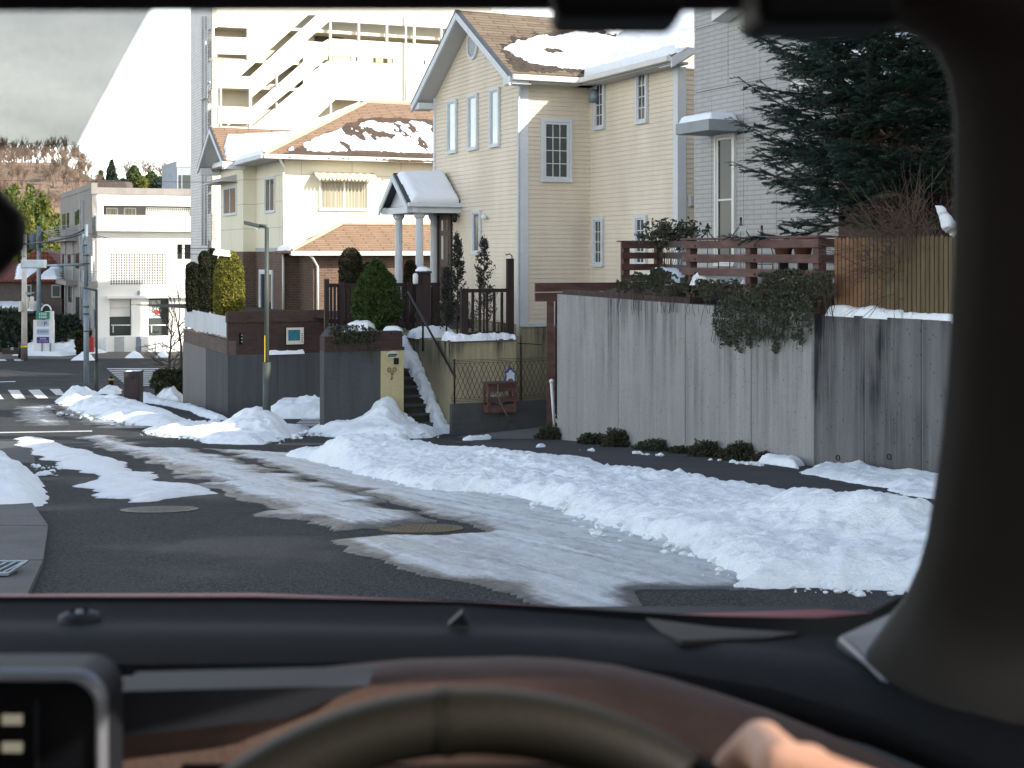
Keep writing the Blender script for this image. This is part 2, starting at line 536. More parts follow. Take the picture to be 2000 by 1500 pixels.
M['dark_wood'] = mat('dark_stained_wood', (.032,.020,.018), .7, .3, 6, .003, 60, stretch=(4,4,.4))
M['red_wood'] = mat('redbrown_wood', (.105,.050,.042), .75, .35, 3.2, .004, 60, stretch=(1,1,3), col2=(.14,.078,.066))
M['picket'] = mat('ochre_picket_wood', (.20,.098,.045), .75, .3, 2.5, .004, 50, stretch=(5,5,.5), col2=(.26,.135,.065))
M['picket_green'] = mat('weathered_picket_wood', (.115,.085,.046), .8, .3, 2.5, .004, 50, stretch=(5,5,.5))
M['galv'] = mat('bluegrey_steel', (.22,.27,.31), .5, .15, 3, metal=.3)
M['galv_dark'] = mat('olive_grey_steel', (.065,.075,.068), .55, .15, 3, metal=.2)
M['black'] = mat('black_metal', (.012,.012,.014), .45, .1, 5)
M['white_metal'] = mat('white_metal', (.72,.73,.73), .5, .05, 4)
M['pole_conc'] = mat('pole_concrete', (.55,.53,.48), .8, .12, 4)
M['brown_box'] = mat('brown_cabinet', (.045,.032,.032), .5, .15, 3)
M['wire'] = mat('cable', (.05,.05,.05), .6)
M['bark'] = mat('bark', (.085,.060,.045), .9, .3, 8, .01, 30)
M['twig'] = mat('twig', (.12,.085,.065), .9, .3, 5)
M['twig_far'] = mat('far_twig', (.19,.155,.115), .9, .3, .25, col2=(.26,.18,.135))
M['spruce'] = leaf_mat('spruce_needles', (.022,.050,.036), (.042,.080,.058), 1.6, (.016,.034,.027), .5, .1)
M['topiary'] = leaf_mat('clipped_conifer', (.020,.026,.010), (.040,.040,.014), 3, (.012,.014,.008), .6, .15)
M['topiary_gold'] = leaf_mat('golden_conifer', (.34,.29,.05), (.20,.20,.04), 3, (.10,.11,.02), .6, .25)
M['topiary_brown'] = leaf_mat('bronzed_conifer', (.06,.045,.018), (.030,.032,.012), 3, (.02,.018,.01), .6, .15)
M['green_bush'] = leaf_mat('bright_green_conifer', (.040,.078,.020), (.024,.052,.015), 3, (.062,.095,.026), .6, .2)
M['dull_conifer'] = leaf_mat('grey_conifer', (.035,.042,.035), (.022,.028,.024), 4, (.05,.05,.04), .7, .1)
M['ivy'] = leaf_mat('ivy_leaves', (.028,.042,.022), (.055,.055,.035), 2.5, (.095,.10,.070), .5, .15)
M['shrub'] = leaf_mat('low_shrub', (.026,.038,.020), (.045,.052,.028), 3, (.07,.065,.04), .6, .15)
M['bamboo'] = leaf_mat('bamboo_leaves', (.26,.24,.045), (.10,.15,.035), .35, (.06,.09,.02), .6, .3)
M['far_green'] = leaf_mat('far_evergreen', (.10,.13,.035), (.045,.08,.035), .3, (.03,.05,.02), .7, .2)
M['far_dark'] = leaf_mat('far_dark_conifer', (.045,.07,.05), (.03,.05,.035), .3, (.02,.03,.02), .7, .15)
M['soil'] = mat('soil', (.055,.045,.035), .95, .3, 3, .02, 12)
M['terrain'] = mat('hill_soil', (.20,.14,.10), .95, .3, .15)
M['terracotta'] = mat('terracotta', (.22,.10,.06), .85, .2, 6)
M['yard_white'] = mat('white_fence_panel', (.52,.55,.57), .6, .08, 1.5, stretch=(1,1,.3))
# ------------------------------------------------------------------ numpy noise and height fields
def _hash(ix, iy, s):
    h = (ix.astype(np.int64)*374761393 + iy.astype(np.int64)*668265263 + s*974634777) & 0x7fffffff
    h = (h ^ (h >> 13)) * 1274126177 & 0x7fffffff
    return ((h ^ (h >> 16)) & 0xffff) / 65535.0
def vn(x, y, s=0):
    ix, iy = np.floor(x), np.floor(y)
    fx, fy = x-ix, y-iy
    fx = fx*fx*(3-2*fx); fy = fy*fy*(3-2*fy)
    a, b = _hash(ix, iy, s), _hash(ix+1, iy, s)
    c, d = _hash(ix, iy+1, s), _hash(ix+1, iy+1, s)
    return (a*(1-fx)+b*fx)*(1-fy) + (c*(1-fx)+d*fx)*fy
def fbm(x, y, s=0, o=5, g=.5):
    r, a, t = 0, 1, 0
    for i in range(o):
        r = r + a*vn(x*2**i + 17.3*i, y*2**i - 9.1*i, s+i); t += a; a *= g
    return r/t
def billow(x, y, s=0, o=4, g=.55):
    r, a, t = 0, 1, 0
    for i in range(o):
        r = r + a*(1-np.abs(2*vn(x*2**i + 5.7*i, y*2**i + 3.3*i, s+i)-1)); t += a; a *= g
    return r/t
def sdist(X, Y, poly):
    """signed distance to a closed polygon, positive inside"""
    px = np.array([p[0] for p in poly]); py = np.array([p[1] for p in poly])
    d = np.full(X.shape, 1e9); ins = np.zeros(X.shape, bool)
    n = len(px)
    for i in range(n):
        x0, y0, x1, y1 = px[i], py[i], px[(i+1)%n], py[(i+1)%n]
        ex, ey = x1-x0, y1-y0
        L = ex*ex+ey*ey+1e-12
        t = np.clip(((X-x0)*ex+(Y-y0)*ey)/L, 0, 1)
        d = np.minimum(d, (X-x0-t*ex)**2 + (Y-y0-t*ey)**2)
        c = ((y0 > Y) != (y1 > Y)) & (X < (x1-x0)*(Y-y0)/(y1-y0+1e-15)+x0)
        ins ^= c
    d = np.sqrt(d)
    return np.where(ins, d, -d)
def grid_faces(keep, nx, ny):
    c = keep[:-1, :-1] | keep[1:, :-1] | keep[:-1, 1:] | keep[1:, 1:]
    jj, ii = np.nonzero(c)
    a = jj*nx + ii
    return np.stack([a, a+1, a+1+nx, a+nx], 1)
def compact(vs, fs, extra=None):
    used = np.unique(fs)
    re = np.full(len(vs), -1); re[used] = np.arange(len(used))
    return vs[used], re[fs], (extra[used] if extra is not None else None)

def snow_on_ground(name, poly_px, H, w, material, res=.05, bumps=(), lump=.12, lscale=2.2, seed=1, edge=.12, floor=None, world_poly=None, thin=None, base=None, flat=0.0, clod=.02):
    """lumpy snow lying on the ground inside an outline; bumps = (px, py, height, radius) or world (x, y, h, r, 1)"""
    poly = world_poly or [tuple(gp(a, b).xy) for a, b in poly_px]
    xs = [p[0] for p in poly]; ys = [p[1] for p in poly]
    x0, x1, y0, y1 = min(xs)-.3, max(xs)+.3, min(ys)-.3, max(ys)+.3
    nx, ny = int((x1-x0)/res)+2, int((y1-y0)/res)+2
    X, Y = np.meshgrid(x0+np.arange(nx)*res, y0+np.arange(ny)*res)
    sd = sdist(X, Y, poly)
    sd = sd + (fbm(X*2.3, Y*2.3, seed, 5 if flat == 0 else 3, .6 if flat == 0 else .40)-.5)*edge*2.6
    prof = np.clip(sd/w, 0, 1); prof = 1-(1-prof)**2
    h = H*np.ones_like(X)
    for b in bumps:
        if len(b) == 5: bx, by, bh, br = b[:4]
        else:
            q = gp(b[0], b[1]); bx, by, bh, br = q.x, q.y, b[2], b[3]
        rx, ry = (br if isinstance(br, tuple) else (br, br))
        h = h + bh*np.exp(-((X-bx)/rx)**2 - ((Y-by)/ry)**2)
    bl = billow(X*lscale, Y*lscale, seed+5, 5, .6)
    rough_ = np.clip((fbm(X*.8, Y*.8, seed+31, 3)-.34)*3.4, .45, 1.6)
    bl = .55+(bl-.55)*rough_
    fine = fbm(X*11, Y*11, seed+9, 3, .6)
    h = h*prof*(1 + lump*6*(bl-.55)) + prof*(bl-.5)*lump*(1-flat) + prof*(fine-.5)*clod*2.2
    h = np.where(sd > 0, np.maximum(h, .004), -.03)
    g = np.interp(Y, GY, GZ) if base is None else np.full_like(Y, base)
    Z = g + h
    fs = grid_faces(sd > 0, nx, ny)
    vs = np.stack([X.ravel(), Y.ravel(), Z.ravel()], 1)
    th = None
    if thin is not None:
        th = np.clip(1-sd/thin, 0, 1).ravel()
    vs, fs, th = compact(vs, fs, th)
    o = mk(name, vs, fs.tolist(), material, None, smooth=True, uv=False)
    if th is not None:
        at = o.data.attributes.new('thin', 'FLOAT', 'POINT'); at.data.foreach_set('value', th)
    return o
def snow_on_plane(name, O, U, W_, poly, thick, material, parent=None, res=.06, seed=3, edge=.1, w=.12, lump=.03, holes=0.0, hs=2.0, up=None, stretch=(1,1), uv=False):
    """snow sheet on a roof plane; poly in metres along U and W_"""
    O, U, W_ = V(O), V(U).normalized(), V(W_).normalized()
    N = U.cross(W_); N = N if N.z > 0 else -N
    if up is not None: N = V(up)
    xs = [p[0] for p in poly]; ys = [p[1] for p in poly]
    x0, x1, y0, y1 = min(xs)-.15, max(xs)+.15, min(ys)-.15, max(ys)+.15
    nx, ny = int((x1-x0)/res)+2, int((y1-y0)/res)+2
    X, Y = np.meshgrid(x0+np.arange(nx)*res, y0+np.arange(ny)*res)
    sd = sdist(X, Y, poly) + (fbm(X*2.1*stretch[0], Y*2.1*stretch[1], seed, 5, .65)-.5)*edge*2.4 + (fbm(X*11, Y*11, seed+2, 3, .6)-.5)*edge*.9
    if holes > 0:
        q = fbm(X*hs*stretch[0], Y*hs*stretch[1], seed+21, 4, .55)
        sd = np.minimum(sd, (q-holes)*.9)
    prof = np.clip(sd/w, 0, 1); prof = np.sqrt(1-(1-prof)**2)
    h = thick*prof + prof*((billow(X*2, Y*2, seed+3, 4)-.5)*lump + (fbm(X*7, Y*7, seed+6, 4, .6)-.5)*(lump*.8+.01))
    h = np.where(sd > 0, h, -.02)
    Pn = np.array(O)[None] + X.ravel()[:,None]*np.array(U)[None] + Y.ravel()[:,None]*np.array(W_)[None] + h.ravel()[:,None]*np.array(N)[None]
    fs = grid_faces(sd > 0, nx, ny)
    if len(fs) == 0: return None
    vs, fs, _ = compact(Pn, fs)
    if U.cross(W_).dot(N) < 0: fs = fs[:, ::-1]
    return mk(name, vs, fs.tolist(), material, parent, smooth=True, uv=uv)

# ------------------------------------------------------------------ ground and roads
def strip_sheet(name, x0, x1, ys, material, dz=0.0, nx=2, zf=None):
    ys = sorted(ys)
    vs, fs = [], []
    for y in ys:
        for i in range(nx+1):
            x = x0 + (x1-x0)*i/nx
            vs.append((x, y, (zf(x, y) if zf else G(y)) + dz))
    for j in range(len(ys)-1):
        for i in range(nx):
            a = j*(nx+1)+i
            fs.append((a, a+1, a+nx+2, a+nx+1))
    o = mk(name, np.array(vs), fs, material)
    return o
yk = sorted(set(GY) | {k*.5 for k in range(-20, 180)})
road = strip_sheet('road', -300, 300, yk + [-60, 1200], M['asphalt'], nx=6)
tag(road, kind='structure', label='dark damp asphalt road running downhill to a crossing')

def overlay(name, px4, material, dz=.008, nseg=8, kind='structure', label=None, parent=None):
    """flat paint on the road: four picture corners (near-left, near-right, far-right, far-left)"""
    c = [gp(*p) for p in px4]
    vs, fs = [], []
    for j in range(nseg+1):
        k = j/nseg
        for a, b in ((c[0], c[3]), (c[1], c[2])):
            q = a.lerp(b, k); vs.append((q.x, q.y, G(q.y)+dz))
    for j in range(nseg):
        a = 2*j
        fs.append((a, a+1, a+3, a+2))
    o = mk(name, np.array(vs), fs, material, parent)
    if parent is None: tag(o, kind=kind, label=label)
    return o
cw = thing('crosswalk', gp(60, 771), 'white zebra bars of the crosswalk beyond the snow heap', 'road marking')
cw['kind'] = 'structure'
for q in ([(-28,780),(8,780),(-6,762),(-26,762)], [(30,780),(51,779),(37,762),(15,762)], [(74,779),(95,778),(77,761),(55,762)],
          [(110,772),(127,772),(117,760),(96,760)], [(-75,780),(-47,780),(-66,762),(-88,762)]):
    overlay('white_bar', q, M['white_line'], parent=cw)
cw2 = thing('crosswalk', gp(290, 737), 'thin white crosswalk bars seen edge on beyond the brown cabinet', 'road marking')
cw2['kind'] = 'structure'
yy, k = 753.5, 0
for k in range(9):
    y1 = 753.5 - k*4.0
    xl = 247 - k*4.6
    overlay('white_bar', [(xl, y1), (372, y1), (372, y1-1.9), (xl-2, y1-1.9)], M['white_line'], parent=cw2, nseg=3)
cw3 = thing('crosswalk', gp(640, 823), 'worn white bars across the side street by the lamp post', 'road marking')
cw3['kind'] = 'structure'
for k in range(7):
    y1 = 833.0 - k*3.0
    overlay('white_bar', [(572+k*4, y1), (706-k*4, y1), (706-k*4, y1-1.5), (572+k*4, y1-1.5)], M['white_line'], parent=cw3, nseg=2)
overlay('lane_line', [(-60,847.5),(180,843.5),(180,841.6),(-60,845.5)], M['white_line'], label='worn white stop line across the lane')
overlay('lane_line', [(0,747),(30,746),(30,744.6),(0,745.6)], M['white_line'], label='short white dash in the crossing')
overlay('lane_line', [(29,705),(47,705),(40,702),(27,702)], M['white_line'], label='short white dash by the far kerb')
overlay('lane_line', [(-20,705),(14,705),(0,696),(-12,696)], M['white_line'], label='white bar at the far left kerb')
sw = thing('pavement', gp(280, 700), 'pale pavement along the far side of the crossing', 'pavement'); sw['kind'] = 'structure'
pm = mat('paving', (.17,.15,.125), .85, .15, 1.2)
b = MB()
for i in range(24):
    x0 = -60 + i*3.4
    b = MB(); b.box((x0, 77.4, -6.05), (3.38,0,0), (0,.2,0), (0,0,.17)); b.build('kerb_stone', M['kerb'], sw)
b = MB(); b.box((-60, 77.6, -6.05), (82,0,0), (0,5.2,0), (0,0,.16)); b.build('paving_slab', pm, sw)

# kerb apron at the left edge of the road
ap = thing('gutter', gp(20, 1080), 'curved concrete gutter slabs at the near left kerb', 'gutter'); ap['kind'] = 'structure'
edge = [(60,985),(94,1035),(84,1105),(50,1180),(20,1235)]
for i in range(len(edge)-1):
    a, c = gp(*edge[i]), gp(*edge[i+1])
    g = .012
    q0, q1 = a.lerp(c, g), a.lerp(c, 1-g)
    b = MB()
    top = [(q0.x, q0.y, G(q0.y)+.03), (q1.x, q1.y, G(q1.y)+.03), (q1.x-1.6, q1.y-.12, G(q1.y)+.06), (q0.x-1.6, q0.y-.12, G(q0.y)+.06)]
    b.prism(top, (0,0,-.2)); b.build('gutter_slab', M['kerb'], ap)
q = gp(12, 1132)
gt = thing('drain_grate', q, 'steel drain grate set in the near left gutter', 'drain grate')
b = MB()
gx, gyy, gz = q.x, q.y, G(q.y)+.052
for sy in (-.13, .13): b.box((gx-.3, gyy+sy-.012, gz), (.362,0,0), (0,.024,0), (0,0,.012))
for sx in (-.3, .05): b.box((gx+sx, gyy-.118, gz), (.012,0,0), (0,.236,0), (0,0,.012))
b.build('frame', M['galv'], gt)
for i in range(8):
    b = MB(); b.box((gx-.275+i*.042, gyy-.112, gz+.001), (.014,0,0), (.02,.224,0), (0,0,.01)); b.build('bar', M['galv'], gt)
b = MB(); b.box((gx-.285, gyy-.117, gz-.002), (.34,0,0), (0,.234,0), (0,0,.003)); b.build('pit', M['black'], gt)

# manhole covers
def manhole(px, py, r, label, m1):
    q = gp(px, py); sl = (G(q.y+.3)-G(q.y-.3))/.6
    t = thing('manhole_cover', q, label, 'manhole cover', 'manhole covers in the road')
    def ring(r0, r1, h0, h1, n=40):
        b = MB(); vs = []; fs = []
        for k in range(n):
            a = 2*math.pi*k/n
            for rr, hh in ((r0, h0), (r0, h1), (r1, h1), (r1, h0)):
                x, y = q.x+rr*math.cos(a), q.y+rr*math.sin(a)
                vs.append((x, y, G(q.y)+(y-q.y)*sl+hh))
        for k in range(n):
            k2 = (k+1) % n
            for j in range(3): fs.append((4*k+j, 4*k+j+1, 4*k2+j+1, 4*k2+j))
        return b.add(vs, fs)
    ring(r*.9, r, 0, .007).build('rim', m1, t)
    ring(0.001, r*.885, 0, .005).build('lid', m1, t)
    b = MB()
    for i in range(-8, 9):
        for j in range(-8, 9):
            x, y = i*r*.1, j*r*.1
            if x*x+y*y < (r*.82)**2 and (i+j) % 2 == 0:
                b.box((q.x+x-r*.032, q.y+y-r*.032, G(q.y)+y*sl+.004), (r*.064,0,0), (0,r*.064,r*.064*sl), (0,0,.004))
    o = b.build('stud', m1, t); o['kind'] = 'stuff'
iron = mat('cast_iron', (.050,.047,.044), .5, .4, 30, .004, 80, metal=.3)
iron2 = mat('yellowed_iron', (.30,.21,.075), .6, .6, 18, .004, 80, col2=(.10,.08,.05), metal=.2)
manhole(312, 996, .29, 'round iron manhole cover on bare asphalt beside the ice', iron)
manhole(822, 1033, .28, 'yellow-stained round manhole cover ringed by ice', iron2)
manhole(590, 868, .42, 'dark patterned cover between the lamp post heap and the long snow bank', iron)
# road crack strip
overlay('asphalt_patch', [(-40,905),(70,905),(60,862),(-50,862)], mat('older_asphalt', (.075,.078,.082), .85, .25, 3, .006, 70), dz=.005, label='slightly paler patch of older asphalt by the left kerb')

# right-hand pavement of dark asphalt, a shade smoother than the road
def poly_sheet(name, pxs, material, dz, label):
    poly = [tuple(gp(a, b).xy) for a, b in pxs]
    xs = [p[0] for p in poly]; ys = [p[1] for p in poly]
    res = .25
    x0, y0 = min(xs)-.3, min(ys)-.3
    nx, ny = int((max(xs)+.3-x0)/res)+2, int((max(ys)+.3-y0)/res)+2
    X, Y = np.meshgrid(x0+np.arange(nx)*res, y0+np.arange(ny)*res)
    sd = sdist(X, Y, poly)
    vs = np.stack([X.ravel(), Y.ravel(), (np.interp(Y, GY, GZ)+dz).ravel()], 1)
    vs, fs, _ = compact(vs, grid_faces(sd > 0, nx, ny))
    return tag(mk(name, vs, fs.tolist(), material), kind='structure', label=label)
poly_sheet('pavement', [(900,862),(1090,858),(1600,915),(2400,1010),(2600,1120),(1900,1060),(1500,960),(1200,905)], mat('pavement_asphalt', (.040,.042,.046), .8, .25, 1.5, .004, 80), .006, 'dark asphalt pavement between snow bank and concrete wall')

# ------------------------------------------------------------------ snow and ice on the ground
M['snow_bank'] = snow_mat('ploughed_snow', (.885,.935,.945), (.45,.43,.40), .35, 1.1, .04)
def clods(name, pts_px, n, spread, size, seed, label, cat='snow', hz=.0):
    """loose broken chunks of snow lying along a line on the ground"""
    r = random.Random(seed); b = MB()
    P0 = [gp(*p) for p in pts_px]
    for k in range(n):
        i = r.randrange(len(P0)-1); u = r.random(); q = P0[i].lerp(P0[i+1], u)
        s = size*(r.random()**2.2*1.6+.25)
        x, y = q.x+r.gauss(0, spread), q.y+r.gauss(0, spread*1.3); zz = G(y)+hz*r.random()+s*.25
        vs, fs = [], []
        ph = r.uniform(0,6)
        for (a, c_, d_) in ((1,0,0),(-1,0,0),(0,1,0),(0,-1,0),(0,0,1),(0,0,-1),(.6,.6,.5),(-.6,.6,.55),(.6,-.6,.5),(-.6,-.6,.45)):
            m_ = s*r.uniform(.75,1.25); ca, sa = math.cos(ph), math.sin(ph)
            vs.append((x+(a*ca-c_*sa)*m_, y+(a*sa+c_*ca)*m_, zz+d_*m_*.7))
        bmm = bmesh.new()
        for v in vs: bmm.verts.new(v)
        bmesh.ops.convex_hull(bmm, input=bmm.verts[:]); bmm.verts.index_update()
        b.add([v.co[:] for v in bmm.verts], [tuple(v.index for v in f.verts) for f in bmm.faces]); bmm.free()
    return tag(b.build(name, M['snow_bank']), label, kind='stuff')
clods('snow_clods', [(675,926),(832,960),(1000,975),(1110,1008),(1240,1050),(1375,1100),(1442,1148)], 130, .06, .019, 3, 'broken snow clods along the foot of the long bank', hz=.05)
clods('snow_clods', [(1060,1000),(1160,1040),(1300,1085),(1500,1110),(1650,1125)], 50, .12, .026, 4, 'broken snow clods on the near face of the bank', hz=.08)
clods('snow_clods', [(1500,1150),(1635,1155),(1780,1156)], 50, .05, .018, 5, 'snow crumbs on the asphalt in front of the near mound')
clods('snow_clods', [(300,850),(400,862),(517,868),(600,850)], 150, .16, .045, 7, 'snow clods round the lamp post heap', hz=.05)
clods('snow_clods', [(610,852),(780,858),(850,854)], 60, .10, .035, 8, 'snow clods round the heap below the yellow pillar', hz=.08)
clods('snow_clods', [(60,910),(110,918)], 40, .25, .028, 9, 'snow crumbs by the near left heap')
clods('snow_clods', [(120,790),(252,830),(370,830)], 160, .35, .07, 10, 'snow clods along the cabinet heap', hz=.08)
bank = snow_on_ground('snow_bank',
    [(556,893),(630,912),(675,925),(720,936),(787,950),(832,962),(900,964),(975,970),(1050,990),(1110,1010),(1160,1030),(1240,1052),(1325,1077),(1375,1102),(1425,1130),(1442,1150),
     (1510,1150),(1600,1148),(1635,1156),(1700,1150),(1780,1156),(1900,1162),(2150,1165),(2350,1100),(2150,1040),(1950,1048),(1815,1043),(1700,1005),(1600,985),(1500,975),(1350,948),(1250,930),(1150,917),(1050,905),(950,899),(850,894),(700,893),(600,888)],
    .12, .30, M['snow_bank'], res=.025, seed=11, lump=.07, lscale=2.2, edge=.10, clod=.03,
    bumps=[(672,906,.16,(.40,.8)), (735,908,.13,(.5,.8)), (800,912,.11,(.6,.7)), (945,916,.10,(.6,.8)), (1040,928,.05,(.6,.8)),
           (1500,1060,.03,(.4,.5)), (1590,1048,.17,(.28,.45)), (1690,1075,.16,(.33,.4)), (1790,1090,.09,(.35,.4)), (1950,1110,.04,(.6,.5)), (1160,990,.03,(.5,.6)), (1380,1030,.02,(.5,.7))])
tag(bank, 'long ploughed snow bank between the icy lane and the pavement, nearest and longest', 'snow bank', 'ploughed snow banks')
ice1 = snow_on_ground('ice_strip', [(25,858),(58,855),(135,873),(216,897),(279,923),(342,943),(396,958),(387,970),(270,980),(252,974),(175,974),(166,944),(180,930),(148,921),(94,898),(45,874)],
    .05, .35, M['snow_dirty'], res=.04, seed=21, lump=.05, edge=.16, flat=.6, clod=.012)
tag(ice1, 'ridge of packed snow, leftmost strip on the lane', 'packed snow', 'packed snow strips on the lane')
ice2 = snow_on_ground('ice_strip', [(148,856),(202,850),(252,867),(292,877),(360,878),(427,889),(472,903),(540,921),(607,937),(675,955),(742,979),(810,1002),(850,1020),(742,1032),(660,1036),(571,1026),(517,1006),(477,979),(418,966),(396,948),(315,912),(252,890),(198,876)],
    .035, .3, M['ice'], res=.035, seed=22, lump=.03, edge=.18, thin=.35, flat=.6, clod=.012)
tag(ice2, 'grey strip of packed ice between two wheel tracks, ending at the stained manhole', 'packed ice', 'packed snow strips on the lane')
ice3 = snow_on_ground('ice_strip', [(405,877),(495,881),(580,885),(700,910),(850,935),(1080,965),(1300,1020),(1520,1120),(1480,1158),(1350,1156),(1232,1150),(1255,1185),(1290,1290),(1090,1290),(1037,1180),(965,1157),(900,1145),(855,1128),(787,1110),(729,1096),(688,1078),(668,1056),(742,1042),(860,1046),(925,1040),(880,1024),(787,993),(720,966),(630,939),(562,921),(470,893)],
    .02, .3, M['ice'], res=.028, seed=23, lump=.02, edge=.14, thin=.22, flat=.6, clod=.012)
tag(ice3, 'wide sheet of rutted grey ice along the foot of the long bank', 'packed ice', 'packed snow strips on the lane')
ice4 = snow_on_ground('ice_strip', [(32,795),(95,792),(135,830),(60,834),(35,815)], .02, .4, M['ice'], res=.09, seed=24, lump=.02, edge=.35, thin=.8, flat=.6)
tag(ice4, 'small grey patch of ice near the zebra bars', 'packed ice', 'packed snow strips on the lane')
ice5 = snow_on_ground('ice_strip', [(100,790),(180,800),(260,825),(300,835),(200,838),(140,815)], .015, .4, M['ice'], res=.09, seed=25, lump=.02, edge=.35, thin=1.0, flat=.6)
tag(ice5, 'thin grey ice along the foot of the cabinet heap', 'packed ice', 'packed snow strips on the lane')
def heap(pxs, H, w, label, bumps, seed, res=.06, lump=.13, **k):
    o = snow_on_ground('snow_heap', pxs, H, w, M['snow'], res=res, seed=seed, lump=lump, bumps=bumps, **k)
    return tag(o, label, 'snow heap', 'shovelled snow heaps')
heap([(108,787),(180,817),(252,832),(345,833),(374,826),(330,812),(280,800),(225,790),(160,776),(120,776)], .22, .7,
     'long snow heap at the foot of the brown cabinet and signal pole', [(160,786,.30,(1.0,1.6)), (215,798,.12,(1.2,1.4)), (262,806,.10,(1.2,1.2)), (312,818,.10,(1.0,1.0))], 31, lump=.12, lscale=1.6)
heap([(277,841),(306,853),(387,858),(396,867),(517,869),(560,856),(622,845),(600,838),(520,834),(440,836),(380,838),(320,838)], .12, .5,
     'pointed snow heap round the base of the street lamp', [(505,852,.34,(.55,.8)), (455,852,.08,(.7,.6)), (375,846,.06,(.6,.6))], 32, lump=.12, lscale=2.2, res=.045)
heap([(520,818),(655,818),(655,806),(520,806)], .34, .6, 'snow heap in the recess behind the street lamp', [(600,812,.10,(1.3,1.0))], 33, lump=.10, lscale=1.5)
heap([(598,849),(660,855),(780,858),(846,855),(862,849),(830,842),(700,838),(640,838),(604,841)], .16, .4,
     'high snow heap against the dark wall below the yellow pillar', [(757,849,.50,(.32,.8)), (725,850,.14,(.4,.7)), (655,850,.08,(.4,.6))], 34, lump=.11, lscale=2.4, res=.045)
heap([(-260,905),(-60,900),(20,906),(60,930),(90,975),(80,988),(20,994),(-80,1000),(-260,1000)], .15, .4,
     'snow heap on the near left kerb', [(-90,945,.06,(1.0,1.2))], 35, lump=.10, lscale=2.2, res=.04)
heap([(50,925),(110,921),(108,926),(60,935)], .03, .15, 'crumbs of snow scattered beside the left heap', [], 36, lump=.05, edge=.3, res=.04)
heap([(256,773),(300,781),(360,792),(420,808),(445,818),(425,822),(380,806),(330,794),(280,786),(250,780)], .12, .3,
     'narrow snow ridge along the foot of the dark corner wall', [(300,782,.1,(1,1))], 37, lump=.10)
heap([(292,772),(356,790),(357,776),(330,768),(300,766)], .35, .8, 'snow under the green shrub by the corner wall', [(340,778,.10,(1,1.5))], 38)
heap([(190,769),(236,771),(236,761),(196,760)], .22, .6, 'low snow mound behind the signal pole', [], 39)
heap([(1568,925),(1640,940),(1720,955),(1780,972),(1850,985),(1950,1000),(1950,955),(1840,937),(1740,925),(1650,915),(1590,912)], .05, .25,
     'trampled snow along the foot of the stained wall', [(1700,920,.06,(.4,.4)), (1640,915,.03,(.4,.3)), (1790,936,.05,(.4,.3))], 40, res=.035, lump=.09)
for i, (pxs, hh, lab) in enumerate([
    ([(1480,905),(1560,917),(1565,909),(1500,901)], .10, 'snow clods left of the wall corner'),
        ([(1040,876),(1068,874),(1066,870),(1046,871)], .04, 'flat snow patch beyond the bank crest'),
        ([(1035,838),(1068,836),(1068,820),(1040,824)], .28, 'snow drift beside the carport post'),
    ([(905,862),(960,858),(958,854),(905,857)], .04, 'thin snow line on the driveway')]):
    heap(pxs, hh, .12, lab, [], 50+i, res=.03, lump=.06, edge=.07, lscale=5)
clods('snow_clods', [(1390,900),(1440,905),(1500,913)], 26, .05, .035, 12, 'snow clods among the tufts left of the wall corner')
clods('snow_clods', [(1140,880),(1180,884)], 10, .05, .035, 13, 'small snow clods beside the first wall tufts')
clods('snow_clods', [(1235,886),(1290,892)], 14, .05, .035, 14, 'small snow clods between the middle wall tufts')
clods('snow_clods', [(1590,925),(1700,940),(1800,965)], 60, .08, .03, 15, 'snow clods in the trampled snow under the stained wall')
heap([(22,697),(120,698),(210,692),(205,682),(140,676),(90,676),(40,684)], .3, 1.5, 'big sunlit snow heap under the parking sign', [(60,688,.15,(2.5,3)), (125,684,.35,(2,3)), (160,686,.1,(2.5,3))], 60, res=.12, lump=.15, lscale=.8, base=-5.9)
heap([(140,704),(185,704),(180,697),(150,697)], .25, .5, 'low snow heap on the far kerb left of the lamp', [], 61, res=.1)
heap([(244,701),(281,701),(276,694),(250,694)], .25, .5, 'small sunlit snow heap on the far pavement', [(262,698,.05,(.6,1))], 62, res=.1)
heap([(303,700),(332,700),(330,693),(307,693)], .25, .5, 'small sunlit snow heap beside the bare tree', [(316,697,.05,(.5,1))], 63, res=.1)
heap([(10,685),(40,690),(40,681),(18,678)], .3, .5, 'snow on the low dark wall at the far left', [(26,683,.3,(.8,1))], 64, res=.1)
# ------------------------------------------------------------------ shared building helpers
from mathutils.geometry import tessellate_polygon
A2 = V((-.406, .914)).normalized(); B2 = V((.914, .406)).normalized()
A3 = V((A2.x, A2.y, 0)); B3 = V((B2.x, B2.y, 0))
def holed(w, outer, holes, o_front, thick, mb=None, mi=0, px=True):
    """a slab on wall line w with openings; outlines in picture or (t,z) coordinates"""
    mb = mb or MB()
    def cv(pl):
        return [V((w.t(x, o_front), w.z(x, y, o_front), 0)) for x, y in pl] if px else [V((a, b, 0)) for a, b in pl]
    loops = [cv(outer)] + [cv(h) for h in holes]
    tris = tessellate_polygon(loops)
    flat = [p for l in loops for p in l]
    fr = [w.pt(p.x, p.y, o_front) for p in flat]; bk = [w.pt(p.x, p.y, o_front-thick) for p in flat]
    n = len(flat); fs = []
    for t in tris:
        a, b, c = [fr[i] for i in t]
        if (b-a).cross(c-a).dot(w.N) < 0: t = (t[0], t[2], t[1])
        fs.append(tuple(t)); fs.append(tuple(n+i for i in (t[0], t[2], t[1])))
    k = 0
    for l in loops:
        m = len(l)
        for i in range(m):
            fs.append((k+i, k+(i+1) % m, n+k+(i+1) % m, n+k+i))
        k += m
    mb.add(fr+bk, fs, mi)
    return mb
